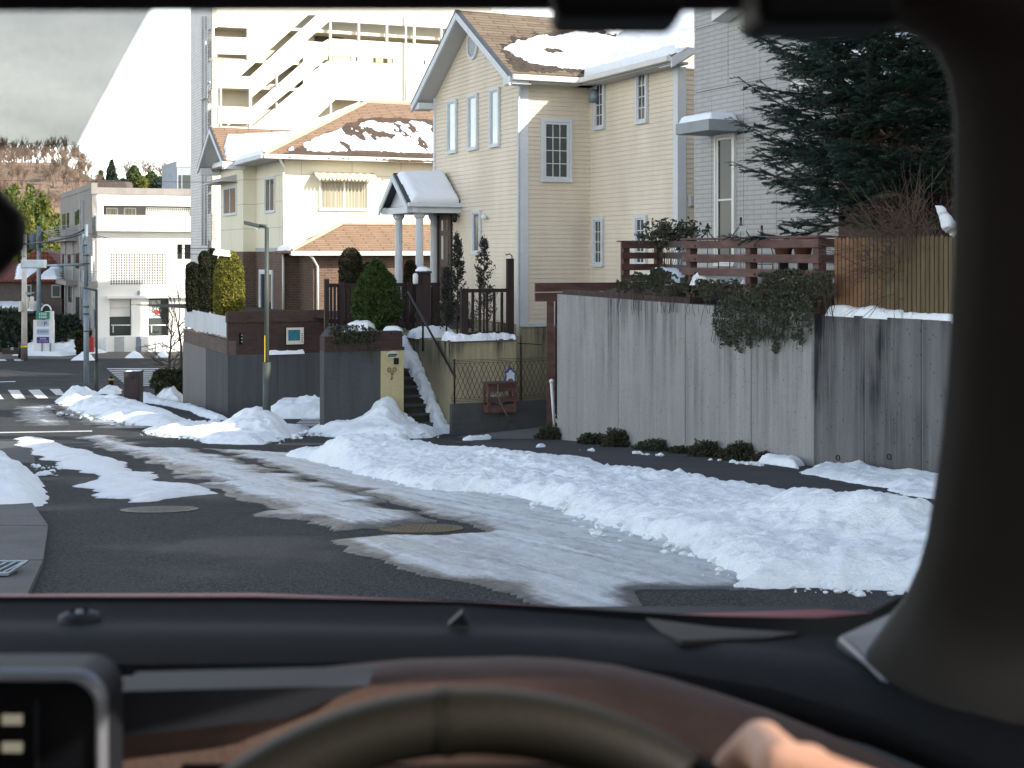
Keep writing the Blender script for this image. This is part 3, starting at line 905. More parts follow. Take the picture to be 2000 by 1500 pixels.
def holed_rects(w, outer, rects, o_front, thick):
    """slab with rectangular openings, cut into cells: (t0,t1,z0,z1)"""
    ts = sorted({outer[0], outer[1]} | {r[0] for r in rects} | {r[1] for r in rects})
    zs = sorted({outer[2], outer[3]} | {r[2] for r in rects} | {r[3] for r in rects})
    b = MB()
    for i in range(len(ts)-1):
        j = 0
        while j < len(zs)-1:
            tm = (ts[i]+ts[i+1])/2
            if any(r[0] < tm < r[1] and r[2] < (zs[j]+zs[j+1])/2 < r[3] for r in rects): j += 1; continue
            k = j
            while k < len(zs)-1 and not any(r[0] < tm < r[1] and r[2] < (zs[k]+zs[k+1])/2 < r[3] for r in rects): k += 1
            w.box(b, ts[i], ts[i+1], zs[j], zs[k], o_front-thick, o_front); j = k
    return b
def rectpx(x0, y0, x1, y1): return [(x0, y0), (x1, y0), (x1, y1), (x0, y1)]
def wbox(w, px4, o0, o1, name, material, parent, bevel=0):
    t0, t1, z0, z1 = w.rect(*px4)
    b = MB(); w.box(b, t0, t1, z0, z1, o0, o1)
    return b.build(name, material, parent, bevel)
def window(w, r, parent, cols=1, rows=1, cas=.07, fr=.035, base=0.0, mf=None, mp=None, name='window', sill=True, curtain=None, mull=None):
    """casing proud of the wall, pane, glazing bars; r = picture rectangle"""
    t0, t1, z0, z1 = w.rect(*r)
    mf = mf or M['trim']; mp = mp or M['pane']
    b = MB()
    O0, O1 = base, base+.055
    w.box(b, t0, t1, z1-cas, z1, O0, O1); w.box(b, t0, t1, z0, z0+cas, O0, O1+(.02 if sill else 0))
    w.box(b, t0, t0+cas, z0+cas, z1-cas, O0, O1); w.box(b, t1-cas, t1, z0+cas, z1-cas, O0, O1)
    f = cas+.004
    O2 = O1-.018
    i0, i1, j0, j1 = t0+f, t1-f, z0+f, z1-f
    w.box(b, i0, i1, j1-fr, j1, O0, O2); w.box(b, i0, i1, j0, j0+fr, O0, O2)
    w.box(b, i0, i0+fr, j0+fr, j1-fr, O0, O2); w.box(b, i1-fr, i1, j0+fr, j1-fr, O0, O2)
    o = b.build(name, mf, parent)
    g0, g1, h0, h1 = i0+fr, i1-fr, j0+fr, j1-fr
    b = MB(); w.box(b, g0, g1, h0, h1, O0, O0+.012); b.build('pane', mp, o)
    bw = .018
    for k in range(1, cols):
        t = g0+(g1-g0)*k/cols; b = MB(); w.box(b, t-bw/2, t+bw/2, h0, h1, O0+.012, O0+.026); b.build('glazing_bar', mf, o)
    for k in range(1, rows):
        z = h0+(h1-h0)*k/rows; b = MB(); w.box(b, g0, g1, z-bw/2, z+bw/2, O0+.013, O0+.027); b.build('glazing_bar', mf, o)
    if mull:
        t = g0+(g1-g0)*mull; b = MB(); w.box(b, t-.03, t+.03, h0, h1, O0+.012, O0+.034); b.build('mullion', mf, o)
    return o
def slab(pts, th, name, material, parent=None, up=None):
    """a roof slope or plate: polygon thickened downwards along its normal"""
    pts = [V(p) for p in pts]
    n = (pts[1]-pts[0]).cross(pts[2]-pts[0]).normalized()
    if n.z < 0: n = -n
    b = MB(); b.prism(pts, -n*th)
    return b.build(name, material, parent)
def plane_uv(O, U, W_, px, py):
    O, U, W_ = V(O), V(U).normalized(), V(W_).normalized()
    n = U.cross(W_); d = V(((px-CX)/F, 1, (CY-py)/F))
    q = d*(O.dot(n)/d.dot(n)) - O
    return q.dot(U), q.dot(W_)
def pipe(pts, r, name, material, parent, n=8):
    b = MB(); b.tube(pts, r, n); return b.build(name, material, parent)

# ------------------------------------------------------------------ cream house with gable
C0 = V((.207, 31.0)); ch = thing('cream_house', (C0.x, C0.y, -3.9), 'cream clapboard house with white corner trim, steep gable and columned porch', 'house')
def L(t, s, z): return V((C0.x + A2.x*t + B2.x*s, C0.y + A2.y*t + B2.y*s, z))
def LW(t, s, d, n=None): 
    q = L(t, s, 0); return Wall((q.x, q.y), d, n)
Wg = LW(0, 0, A2, -B2); Wf = LW(0, 0, B2, -A2); Ws = LW(0, 1.726, -A2, -B2); Wr = LW(-3.94, 1.726, B2, -A2)
SPAN, HE, SL = 5.47, 3.92, .61
hw = SPAN/2
def zroof(d): return HE + SL*(d+.45)
zb = -1.6
b = MB(); b.prism([L(0,0.001,zb), L(SPAN,.001,zb), L(SPAN,.001,zroof(0)-.12), L(hw,.001,zroof(hw)-.14), L(0,.001,zroof(0)-.12)], B3*7.1); b.build('wall', M['siding'], ch)
b = MB(); b.prism([L(-3.94,1.728,zb), L(-3.94,7.19,zb), L(-3.94,7.19,zroof(0)-.12), L(-3.94,1.726+hw,zroof(hw)-.14), L(-3.94,1.728,zroof(0)-.12)], A3*9.3); b.build('wall', M['siding'], ch)
b = MB(); b.box(L(0,.02,-4.4), A3*5.4, B3*7, UP*2.78); b.build('foundation', M['stucco'], ch)
b = MB(); b.box(L(-3.92,1.75,-4.4), A3*5.4, B3*5.3, UP*2.78); b.build('foundation', M['stucco'], ch)
for w, t0, t1, pr in ((Wf, 0, 1.726, 0), (Ws, 0, 3.94, 0), (Wr, 0, 1.6, 0)):
    b = MB(); w.box(b, t0, t1, zb-.05, zb+.04, -.02, .035); b.build('base_trim', M['trim'], ch)
def siding(w, t0, t1, z0, z1, rake=None, skip=()):
    p = .1; k = 0; z = z0
    while z < z1-.01:
        za, zc = z, min(z+p, z1)
        def ext(zz):
            if rake and zz > rake[0]:
                dd = (zz-rake[0])/SL; return t0+dd, t1-dd
            return t0, t1
        (a0, a1), (c0, c1) = ext(za), ext(zc)
        if c1-c0 > .05:
            o0, o1 = .022, .006
            pts = [w.pt(a0, za, o0), w.pt(a1, za, o0), w.pt(c1, zc, o1), w.pt(c0, zc, o1),
                   w.pt(a0, za, 0), w.pt(a1, za, 0), w.pt(c1, zc, 0), w.pt(c0, zc, 0)]
            fs = [(0,1,2,3), (0,4,5,1), (3,2,6,7), (0,3,7,4), (1,5,6,2)]
            if (pts[1]-pts[0]).cross(pts[2]-pts[0]).dot(w.N) < 0: fs = [f[::-1] for f in fs]
            MB().add(pts, fs).build('siding_board', M['siding'], ch)
        z += p
siding(Wg, .1, SPAN-.1, zb+.04, zroof(hw)-.2, (zroof(0)-.13, ))
siding(Wf, .13, 1.726, zb+.04, zroof(0)-.35)
siding(Ws, 0.0, 3.80, zb+.04, zroof(0)-.35)
siding(Wr, .16, 1.5, zb+.04, zroof(0)-.35)
# corner trims
for w, t0, t1 in ((Wg, -.03, .10), (Wf, 0, .16), (Wg, SPAN-.1, SPAN+.02)):
    b = MB(); w.box(b, t0, t1, zb-.04, zroof(0)-.15, 0, .04); b.build('corner_trim', M['trim'], ch)
for w, t0, t1 in ((Ws, 3.80, 3.98), (Wr, 0.0, .16)):
    b = MB(); w.box(b, t0, t1, zb-.04, zroof(0)-.3, 0, .042); b.build('corner_trim', M['trim'], ch)
# roofs
def LZ(t, s, d): return L(t, s, zroof(d))
e = .45
slab([LZ(-e,-e,-e), LZ(-e,5.0,-e), LZ(hw,5.0,hw), LZ(hw,-e,hw)], .10, 'roof', M['roof_brown'], ch)
slab([LZ(SPAN+e,-e,-e), LZ(SPAN+e,7.5,-e), LZ(hw,7.5,hw), LZ(hw,-e,hw)], .10, 'roof', M['roof_brown'], ch)
s0 = 1.726
slab([L(-3.94-e,s0-e,zroof(-e)+.003), L(2.7,s0-e,zroof(-e)+.003), L(2.7,s0+hw,zroof(hw)+.003), L(-3.94-e,s0+hw,zroof(hw)+.003)], .10, 'roof', M['roof_brown'], ch)
slab([L(-3.94-e,s0+SPAN+e,zroof(-e)+.003), L(2.7,s0+SPAN+e,zroof(-e)+.003), L(2.7,s0+hw,zroof(hw)+.003), L(-3.94-e,s0+hw,zroof(hw)+.003)], .10, 'roof', M['roof_brown'], ch)
def bargeboard(pa, pb, dep, th, outv, name='bargeboard', m='trim'):
    pa, pb = V(pa), V(pb)
    b = MB(); b.prism([pa, pb, pb-UP*dep, pa-UP*dep], V(outv)*th)
    return b.build(name, M[m], ch)
# gable rakes (main)
for (ta, tb) in ((-e, hw), (SPAN+e, hw)):
    d = -e if ta < 0 else -e
    pa, pb = L(ta, -e, zroof(-e)-.02), L(tb, -e, zroof(hw)-.02)
    bargeboard(pa, pb, .20, .05, -B3)
    b = MB(); b.prism([pa-B3*.055+UP*.035, pb-B3*.055+UP*.035, pb-B3*.055-UP*.02, pa-B3*.055-UP*.02], B3*.10); b.build('verge_trim', M['roof_grey'], ch)
    qa, qb = L(ta if ta < 0 else ta, -e+.02, zroof(-e)-.16), L(tb, -e+.02, zroof(hw)-.16)
    b = MB(); b.prism([qa, qb, qb+B3*(e+.02), qa+B3*(e+.02)], -UP*.02); b.build('soffit', M['soffit'], ch)
# wing rakes
for (sa, sb) in ((s0-e, s0+hw), (s0+SPAN+e, s0+hw)):
    pa, pb = L(-3.94-e, sa, zroof(-e)-.02), L(-3.94-e, sb, zroof(hw)-.02)
    bargeboard(pa, pb, .20, .05, -A3)
    b = MB(); b.prism([pa+A3*.02-UP*.14, pb+A3*.02-UP*.14, pb+A3*(e+.02)-UP*.14, pa+A3*(e+.02)-UP*.14], -UP*.02); b.build('soffit', M['soffit'], ch)
# boxed eave returns and eaves
b = MB(); b.box(L(-e, -e+.01, HE-.17), A3*(e+.02), B3*(e-.02), UP*.16); b.build('eave_return', M['trim'], ch)
b = MB(); b.box(L(SPAN-.02, -e+.01, HE-.17), A3*(e+.02), B3*(e-.02), UP*.16); b.build('eave_return', M['trim'], ch)
b = MB(); b.box(L(-e+.03, .03, HE-.13), A3*(e-.03), B3*(s0-.06), UP*.05); b.build('soffit', M['soffit'], ch)
b = MB(); b.box(L(-3.94-e+.06, s0-e+.03, HE-.13), A3*(3.94+e-.06), B3*(e-.03), UP*.05); b.build('soffit', M['soffit'], ch)
b = MB(); b.box(L(-e-.10, -e+.02, HE-.10), A3*.12, B3*(s0-.02), UP*.12); b.build('gutter', M['trim2'], ch, .015)
b = MB(); b.box(L(-3.94-e+.0, s0-e-.10, HE-.10), A3*(3.94+.02), B3*.12, UP*.12); b.build('gutter', M['trim2'], ch, .015)
pipe([L(-.30,-.12,HE-.05), L(-.10,-.10,HE-.35), L(-.02,-.08,HE-.5), L(.0,-.08,zb+.0), L(0,-.08,-1.85)], .035, 'downpipe', M['trim'], ch)
# windows
for r in ((877,195,895,300), (917,184,936,294), (960,172,979,288)):
    window(Wg, r, ch, 1, 1, .06, .03, .02, M['trim'], M['pane_sky'])
window(Wf, (1055,233,1115,356), ch, 3, 4, .07, .05, .02, M['trim'])
window(Ws, (1164,156,1184,254), ch, 2, 4, .07, .03, .02, M['trim'], M['pane_grey'])
window(Ws, (1246,136,1268,242), ch, 2, 4, .07, .03, .02, M['trim'], M['pane_grey'])
window(Ws, (1162,424,1181,521), ch, 2, 4, .07, .03, .02, M['trim'], M['pane_grey'])
window(Ws, (1243,420,1266,522), ch, 2, 4, .07, .03, .02, M['trim'], M['pane_grey'])
window(Wg, (926,411,942,497), ch, 1, 1, .06, .03, .02, M['trim'], M['pane_grey'])
# oval vent
tv, zv = Wg.t(926), Wg.z(926, 88)
b = MB(); n_ = 32; vs = []; fs = []
for k in range(n_):
    a = 2*math.pi*k/n_
    for rr, oo in ((1.0, 0), (1.0, .07), (.80, .07), (.80, .02)):
        vs.append(Wg.pt(tv+.33*rr*math.cos(a), zv+.36*rr*math.sin(a), oo))
for k in range(n_):
    k2 = (k+1) % n_
    for j in range(3): fs.append((4*k+j, 4*k2+j, 4*k2+j+1, 4*k+j+1))
v_ = b.add(vs, fs).build('gable_vent', M['trim'], ch)
for k in range(-5, 6):
    z = k*.05; hwid = .26*math.sqrt(max(0, 1-(z/.29)**2))
    b = MB(); b.prism([Wg.pt(tv-hwid, zv+z-.022, .045), Wg.pt(tv+hwid, zv+z-.022, .045), Wg.pt(tv+hwid, zv+z+.022, .02), Wg.pt(tv-hwid, zv+z+.022, .02)], Wg.N*-.01); b.build('slat', M['trim'], v_)
# vent hood, wall box, lamp by the door, spotlight
q = Ws.px(1160, 186, .1)
b = MB(); b.lathe(q-UP*.16, [(.0,.30),(.06,.29),(.10,.24),(.12,.14),(.12,0)], 12); b.build('vent_hood', M['galv'], ch)
wbox(Wr, (1343,382,1355,403), .0, .12, 'meter_box', M['soffit'], ch, .01)
q = Wg.px(945, 424, .1)
b = MB(); b.ball(q, .07, 10, (1,1,1.1)); b.tube([q+Wg.N*-.1, q], .02); b.build('spotlight', M['white_metal'], ch)
# porch
pt0 = 3.54
def PL(t, u, z): return L(t, -u, z)
pe, pa_ = 1.20, 2.02
th_ = pt0+1.095
porch = 'porch_roof'
pr = slab([PL(pt0,0,pe), PL(pt0,1.42,pe), PL(th_,1.42,pa_), PL(th_,0,pa_)], .06, 'porch_roof', M['roof_grey'], ch)
slab([PL(pt0+2.19,0,pe), PL(pt0+2.19,1.42,pe), PL(th_,1.42,pa_), PL(th_,0,pa_)], .06, 'porch_roof', M['roof_grey'], ch)
for ta in (pt0, pt0+2.19):
    a_, c_ = PL(ta,1.42,pe-.05), PL(th_,1.42,pa_-.05)
    b = MB(); b.prism([a_, c_, c_-UP*.17, a_-UP*.17], -B3*.04); b.build('bargeboard', M['trim'], ch)
b = MB(); b.prism([PL(pt0+.12,1.18,pe-.02), PL(pt0+2.07,1.18,pe-.02), PL(th_,1.18,pa_-.10)], B3*.05); b.build('porch_gable', M['trim'], ch)
for ta in (pt0+.05, pt0+1.98):
    b = MB(); b.box(PL(ta,0.0,pe-.20), A3*.16, B3*-1.40, UP*.17); b.build('porch_beam', M['trim'], ch)
b = MB(); b.box(PL(pt0-.10,0,pe-.06), A3*.10, B3*-1.44, UP*.10); b.build('gutter', M['trim'], ch, .012)
b = MB(); b.box(PL(pt0+.22,0,pe-.12), A3*1.75, B3*-1.15, UP*.03); b.build('porch_ceiling', M['soffit'], ch)
b = MB(); b.box(PL(pt0+.0,1.16,pe-.20), A3*2.19, B3*-.14, UP*.16); b.build('porch_beam', M['trim'], ch)
def column(t, u, r=.105, z0=-1.25, z1=1.0, half=False):
    c = PL(t, u, z0); b = MB()
    b.lathe(c, [(r*1.5,0),(r*1.5,.06),(r*1.25,.10),(r*1.05,.13)], 16)
    vs, fs = [], []; n = 32
    for zz, rr in ((.13, 1.0), (z1-z0-.14, .88)):
        for k in range(n):
            a = 2*math.pi*k/n; q = r*rr*(1.0 if k % 2 else .86)
            vs.append(c+V((q*math.cos(a), q*math.sin(a), zz)))
    for k in range(n): fs.append((k, (k+1) % n, n+(k+1) % n, n+k))
    b.add(vs, fs)
    h = z1-z0
    b.lathe(c, [(r*.92,h-.14),(r*1.2,h-.10),(r*1.45,h-.06),(r*1.45,h)], 16)
    b.build('porch_column', M['trim'], ch)
column(pt0+.35, 1.0); column(pt0+1.9, 1.0); column(pt0+1.75, .10, .095)
# front door
dr = thing  # keep name short
t0, t1 = Wg.t(885), Wg.t(858)
b = MB(); Wg.box(b, t0, t0+.07, -1.22, 1.05, .0, .06); Wg.box(b, t1-.07, t1, -1.22, 1.05, 0, .06); Wg.box(b, t0+.07, t1-.07, .98, 1.05, 0, .06)
b.build('door_frame', M['dark_wood'], ch)
b = MB(); Wg.box(b, t0+.07, t1-.07, -1.22, .98, .0, .03)
do = b.build('door', mat('walnut_door', (.07,.040,.028), .6, .3, 5, stretch=(4,4,.5)), ch)
tm = (t0+t1)/2
for k in (-1, 1):
    b = MB(); Wg.box(b, tm+k*.17-.10, tm+k*.17+.10, -1.1, -.35, .03, .045); b.build('door_panel', M['dark_wood'], do)
    b = MB(); Wg.box(b, tm+k*.17-.06, tm+k*.17+.06, -.15, .45, .03, .04); b.build('pane', M['pane_sky'] if k > 0 else M['pane'], do)
    b = MB(); Wg.box(b, tm+k*.17-.06, tm+k*.17+.06, .58, .85, .03, .04); b.build('pane', M['pane_sky'] if k > 0 else M['pane'], do)
b = MB(); b.tube([Wg.pt(t0+.14,-.3,.03), Wg.pt(t0+.14,-.28,.08), Wg.pt(t0+.14,-.05,.08), Wg.pt(t0+.14,-.03,.03)], .012); b.build('handle', M['black'], do)
q = Wg.px(888, 425, .14)
b = MB(); b.tube([q-Wg.N*.14, q+UP*.14, q+UP*.1], .012); b.lathe(q-UP*.12, [(.03,0),(.06,.04),(.07,.18),(.02,.24)], 8); b.build('wall_lantern', M['black'], ch)
b = MB(); b.box(PL(pt0-.2, 1.5, -1.8), A3*3.0, B3*1.5, UP*.55); b.build('porch_floor', M['kerb'], ch)
for k in range(2):
    b = MB(); b.box(PL(pt0-.45-.3*k, 1.4, -1.8), A3*.3, B3*1.2, UP*(.36-.18*k)); b.build('porch_step', M['kerb'], ch)
# snow lying on it: things of their own
sn = lambda o, lab: tag(o, lab, 'roof snow', 'snow on the roofs') if o else None
Um, Wm = B3, (LZ(hw,-e,hw)-LZ(-e,-e,-e)).normalized()
Om = LZ(-e,-e,-e)+UP*.004
pl = [plane_uv(Om, Um, Wm, *p) for p in ((988,92),(1003,108),(1030,122),(1080,130),(1142,138))]
pl = pl + [(6,.0),(6,3.3)] + [plane_uv(Om, Um, Wm, *p) for p in ((1190,52),(1150,66),(1120,62),(1090,74),(1060,70),(1030,80))]
sn(snow_on_plane('roof_snow', Om, Um, Wm, pl, .07, M['snow_clean'], None, .035, 5, .16, .08, .03, .30, 1.4), 'melting snow sheet on the brown roof above the gable wall')
Uw, Ww = A3, (L(-4.4,s0+hw,zroof(hw))-L(-4.4,s0-e,zroof(-e))).normalized()
Ow = L(-3.94-e, s0-e, zroof(-e)+.006)
sn(snow_on_plane('roof_snow', Ow, Uw, Ww, [(-.03,.14),(4.0,.14),(7.3,3.55),(7.3,3.7),(-.03,3.7)], .13, M['snow_clean'], None, .05, 6, .03, .10, .04), 'thick snow on the wing roof above the right gutter')
wet = [plane_uv(Om, Um, Wm, *p) for p in ((978,84),(1003,139),(1140,143),(1240,110),(1230,40),(1150,58),(1060,62),(1015,72))]
def wet_patch(O, U, W_, poly, parent, seed, mname='roof_wet', res=.05, edge=.25):
    o = snow_on_plane('damp_shingles', V(O)+UP*.002, U, W_, poly, .004, M[mname], parent, res, seed, edge, .01, -.0125, uv=True)
    return o
M['roof_wet2'] = brick('damp_shingle', (.075,.058,.045), (.06,.047,.037), (.03,.025,.02), .9, .16, .012, .02, .8)
wet_patch(Om, Um, Wm, wet, ch, 77, 'roof_wet2')
Up_, Wp_ = -B3, (PL(th_,0,pa_)-PL(pt0,0,pe)).normalized()
sn(snow_on_plane('roof_snow', PL(pt0,0,pe)+UP*.004, Up_, Wp_, [(.05,.09),(1.3,.07),(1.34,1.28),(.08,1.42)], .17, M['snow_clean'], None, .025, 7, .015, .16, .02), 'thick white snow cushion on the little porch roof')

# ------------------------------------------------------------------ terrace, steps and entry wall
T0 = V((-1.244, 28.0))
def T(a, s, z): return V((T0.x + A2.x*a + B2.x*s, T0.y + A2.y*a + B2.y*s, z))
tz = -1.81
ter = thing('terrace_wall', T(0,0,-3.7), 'yellow stucco terrace wall with dark drip stains below the snow edge', 'garden wall')
b = MB(); b.box(T(0,0,-4.2), A3*2.14, B3*1.45, UP*(4.2+tz)); b.build('wall', M['stucco'], ter)
b = MB(); b.box(T(2.16,0,-4.2), A3*6.2, B3*2.52, UP*(4.2+tz-.004)); b.build('wall', M['stucco'], ter)
b = MB(); b.box(T(3.0,-1.25,-4.2), A3*1.7, B3*1.24, UP*(4.2+tz-.01)); b.build('wall', M['kerb'], ter)
b = MB(); b.box(T(-.03,-.03,tz), A3*.16, B3*1.5, UP*.05); b.build('coping', M['kerb'], ter)
st = thing('stone_steps', T(0,-.6,-3.7), 'steep dark stone steps half buried in snow beside the yellow pillar', 'steps')
ns, run, rise = 12, .235, .165
darkstone = concrete('dark_stone', (.065,.055,.045), (.03,.027,.024), .6, False, (3,3,3))
for k in range(ns):
    z1 = tz+.02-(ns-1-k)*rise
    b = MB(); b.box(T(.05+k*run, -1.15, z1-rise-.1), A3*(run+.02), B3*1.13, UP*(rise+.1-.045))
    so = b.build('step', darkstone, st)
    b = MB(); b.box(T(.02+k*run, -1.16, z1-.045), A3*(run+.05), B3*1.145, UP*.045); b.build('tread', M['block'], so)
# snow sliding down the right half of the steps
Us = A3; slope = math.atan2(rise, run)
Usl = (A3*math.cos(slope)+UP*math.sin(slope))
z00 = tz+.02-(ns)*rise+.06
stair_snow = snow_on_plane('stair_snow', T(-.15, -.03, z00-.05), -B3, Usl,
    [(-.02,-.25),(.26,-.25),(.27,.5),(.25,1.1),(.22,1.7),(.24,2.2),(.5,2.8),(.9,3.3),(-.02,3.3)], .15, M['snow'], None, .025, 8, .13, .12, .16, up=UP)
tag(stair_snow, 'snow lying down the right-hand half of the stone steps', 'snow', 'shovelled snow heaps')
ls = snow_on_plane('stair_snow', T(-.25, -1.15, z00-.02), B3, Usl, [(-.1,-.2),(.5,-.2),(.34,.5),(.16,1.1),(.05,1.4),(-.1,1.4)], .18, M['snow'], None, .025, 9, .16, .12, .2, up=UP)
if ls: tag(ls, 'wedge of snow on the lower left ends of the steps', 'snow', 'shovelled snow heaps')
# handrail
hr = thing('handrail', T(0,-.1,-3.6), 'black handrail slanting down beside the snowy steps', 'handrail')
r0, r1 = P(797,570,30.0), P(888,735,27.6)
pipe([r0+V((-.05,0,-.1)), r0, r1, r1+V((0,.02,-.06))], .024, 'rail', M['black'], hr)
for px, y0, y1 in ((801.5,584,627), (826,622,678)):
    k = (px-797)/(888-797); Y = 30.0+(27.6-30.0)*k
    pipe([P(px,y0,Y), P(px,y1+8,Y)], .022, 'post', M['black'], hr)
# entry wall: dark concrete, brick cap, yellow pillar
Wen = Wall(((785-CX)/F*27.6, 27.6), -B2, -A2)
ew = thing('entry_wall', Wen.pt(1.0,-3.7), 'dark concrete garden wall with brick coping left of the steps', 'garden wall')
te, tp = Wen.t(633), Wen.t(743)
wbox(Wen, (633,684,742.5,870), -.3, .0, 'concrete_panel', M['bh_conc'], ew)
zt0, zt1 = Wen.z(743, 684), Wen.z(743, 655)
b = MB(); Wen.box(b, 0, te, zt0+.005, zt1, -.3, .03); b.build('brick_coping', M['brick_dark'], ew)
for k in range(int(te/.24)):
    b = MB(); Wen.box(b, k*.24+.01, k*.24+.23, zt1+.002, zt1+.075, -.30, .035); b.build('brick', M['brick_dark'], ew)
b = MB(); b.box(Wen.pt(0,-4.1,-.3), Wen.D*.3, -Wen.N*1.6, UP*(4.1+zt1-.01)); b.build('side_wall', M['bh_conc'], ew)
sdv = V((-.09,.996,0)); b = MB(); b.box(Wen.pt(te-.25,-4.1,-.305), Wen.D*.25, sdv*6, UP*(4.1+zt1-.01)); b.build('side_wall', M['bh_conc'], ew)
yp = thing('yellow_pillar', Wen.pt(.3,-3.7,.05), 'yellow stucco pillar with name plate and bird ornament', 'pillar')
b = MB(); Wen.box(b, -.02, tp, -4.0, zt0-.01, -.28, .06); b.build('pillar_body', M['pillar_stucco'], yp, .01)
b = MB(); Wen.box(b, -.03, tp+.02, zt0-.006, zt0+.06, -.28, .075); b.build('cap', M['brick_dark'], yp)
t0, t1, z0, z1 = Wen.rect(753, 685, 776, 698)
b = MB(); pts = [Wen.pt(t0,z0,.062), Wen.pt(t1,z0,.062)]
for k in range(0, 9):
    a = k/8; pts.append(Wen.pt(t1+(t0-t1)*a, z1-.05+.06*math.sin(math.pi*a), .062))
b.prism(pts, Wen.N*.02); npl = b.build('name_plate', mat('ivory_enamel', (.55,.56,.48), .4), yp)
b = MB(); Wen.box(b, t0+.03, t1-.03, z0+.05, z0+.075, .082, .086); Wen.box(b, t0+.05, t1-.02, z0+.02, z0+.04, .082, .086); b.build('lettering', M['black'], npl)
b = MB(); t0, t1, z0, z1 = Wen.rect(767, 699, 776, 711); Wen.box(b, t0, t1, z0, z1, .06, .09); b.build('intercom', M['black'], yp)
# iron key-shaped ornament
q = Wen.px(765.5, 725, .075)
b = MB()
for k in (-1, 1):
    b.tube([q+Wen.D*(.055*k)+UP*.03+Wen.D*(.035*math.cos(a))+UP*(.04*math.sin(a)) for a in [i*math.pi/5 for i in range(11)]], .009, 5)
b.tube([q, q-UP*.16], .009, 5); b.tube([q-UP*.05-Wen.D*.04, q-UP*.05+Wen.D*.04], .008, 5); b.tube([q-UP*.16, q-UP*.165+Wen.D*.04], .009, 5)
b.build('iron_ornament', mat('rusty_iron', (.16,.12,.06), .8), yp)
# soil and yard behind
b = MB(); q0_, q1_ = Wen.pt(.02,-4.1,-.31), Wen.pt(te-.27,-4.1,-.31); b.prism([q0_, q1_, q1_+sdv*6.5, q0_+sdv*6.5], UP*(4.1-1.62)); tag(b.build('entry_garden_ground', M['soil']), kind='structure', label='dark soil of the raised entry garden')

# low block wall with wire mesh
Wb = Wall(((882-CX)/F*26.6, 26.6), B2, -A2)
bw = thing('block_wall', Wb.pt(1.2,-3.6), 'low grey concrete block wall at the foot of the yellow terrace', 'garden wall')
zt = Wb.z(882, 790)
for r in range(4):
    z1 = zt - r*.2; x = -(.2 if r % 2 else 0)
    while x < 4.4:
        x0 = max(0, x); x1 = min(4.4, x+.4)
        if x1-x0 > .03:
            b = MB(); Wb.box(b, x0+.004, x1-.004, z1-.194, z1, -.12, 0+random.uniform(-.003,.003)); b.build('block', M['block'], bw)
        x += .4
b = MB(); Wb.box(b, .01, 4.39, zt-.8, zt-.01, -.115, -.008); b.build('mortar_core', M['kerb'], bw)
mf = thing('mesh_fence', Wb.pt(1.2, zt), 'brown diamond wire mesh fence on the block wall', 'fence')
zm1, zm0 = Wb.z(890, 704, -.06), zt+.04
def wire_(p0, p1, r=.006, nm='wire'):
    b = MB(); b.tube([p0, p1], r, 4, smooth=False, caps=False); return b
brown_wire = mat('brown_wire', (.055,.035,.02), .6)
tA, tB = Wb.t(884), 3.6
h = zm1-zm0; dg = h*.62*.55
x = tA-h*.5
k = 0
cell = .098
nrow = 6
diag = h-.12
slopew = .098*nrow/2
while x < tB:
    for sg in (1, -1):
        xa, xb = (x, x+slopew) if sg > 0 else (x+slopew, x)
        za, zb_ = zm0+.06, zm1-.06
        if xa >= tA-.2:
            ca, cb = max(tA, min(xa, tB)), max(tA, min(xb, tB))
            if abs(cb-ca) > .9*slopew:
                b = MB(); b.tube([Wb.pt(xa,za,-.06), Wb.pt(xb,zb_,-.06)], .007, 4, smooth=False, caps=False)
                b.build('mesh_wire', brown_wire, mf)
    x += cell
for zz in (zm0, zm0+.03, zm0+.06, zm1-.06, zm1-.03, zm1):
    b = MB(); b.tube([Wb.pt(tA,zz,-.06), Wb.pt(tB,zz,-.06)], .006, 4, smooth=False); b.build('rail_wire', brown_wire, mf)
for px in (890, 1094):
    b = MB(); b.tube([Wb.pt(Wb.t(px),zt,-.06), Wb.pt(Wb.t(px),zm1+.03,-.06)], .018, 8); b.build('post', M['black'], mf)
# driveway rising towards the carport
b = MB(); pts = [gp(893,856,.015), P(1125,862,24.3), P(1260,835,26.5), P(1230,822,28.6), P(1100,829,27.6), P(893,852,26.75)]
b.add(pts, [(0,1,4,5), (1,2,3,4)]); tag(b.build('driveway', M['kerb']), kind='structure', label='concrete driveway rising to the carport')
hb = thing('hose_box', Wb.pt(Wb.t(968), zt-.2, .2), 'red-brown slatted wooden hose box hung before the mesh fence', 'hose box')
t0, t1, z0, z1 = Wb.rect(941, 745, 996, 803)
for zz0, zz1 in ((z0, z0+.15), (z0+.21, z0+.31), (z1-.17, z1-.02)):
    b = MB(); Wb.box(b, t0+.03, t1-.03, zz0, zz1, .28, .30); b.build('board', M['red_wood'], hb)
for tt in (t0, t1-.05):
    for oo in (.06, .27):
        b = MB(); Wb.box(b, tt, tt+.05, z0, z1-.02, oo, oo+.04); b.build('leg', M['red_wood'], hb)
    for zz0, zz1 in ((z0, z0+.15), (z1-.17, z1-.02)):
        b = MB(); Wb.box(b, tt+.01, tt+.03, zz0, zz1, .10, .27); b.build('side_board', M['red_wood'], hb)
b = MB(); Wb.box(b, t0-.02, t1+.02, z1-.018, z1+.01, .04, .33); b.build('lid', M['red_wood'], hb)
q = Wb.pt((t0+t1)/2, (z0+z1)/2, .18)
b = MB()
for k in range(5):
    b.tube([q+Wb.D*(.13*math.cos(a))+UP*(.13*math.sin(a))+Wb.N*(.02*k-.05) for a in [i*math.pi/8 for i in range(17)]], .012, 5)
o = b.build('hose_coil', M['galv'], hb)
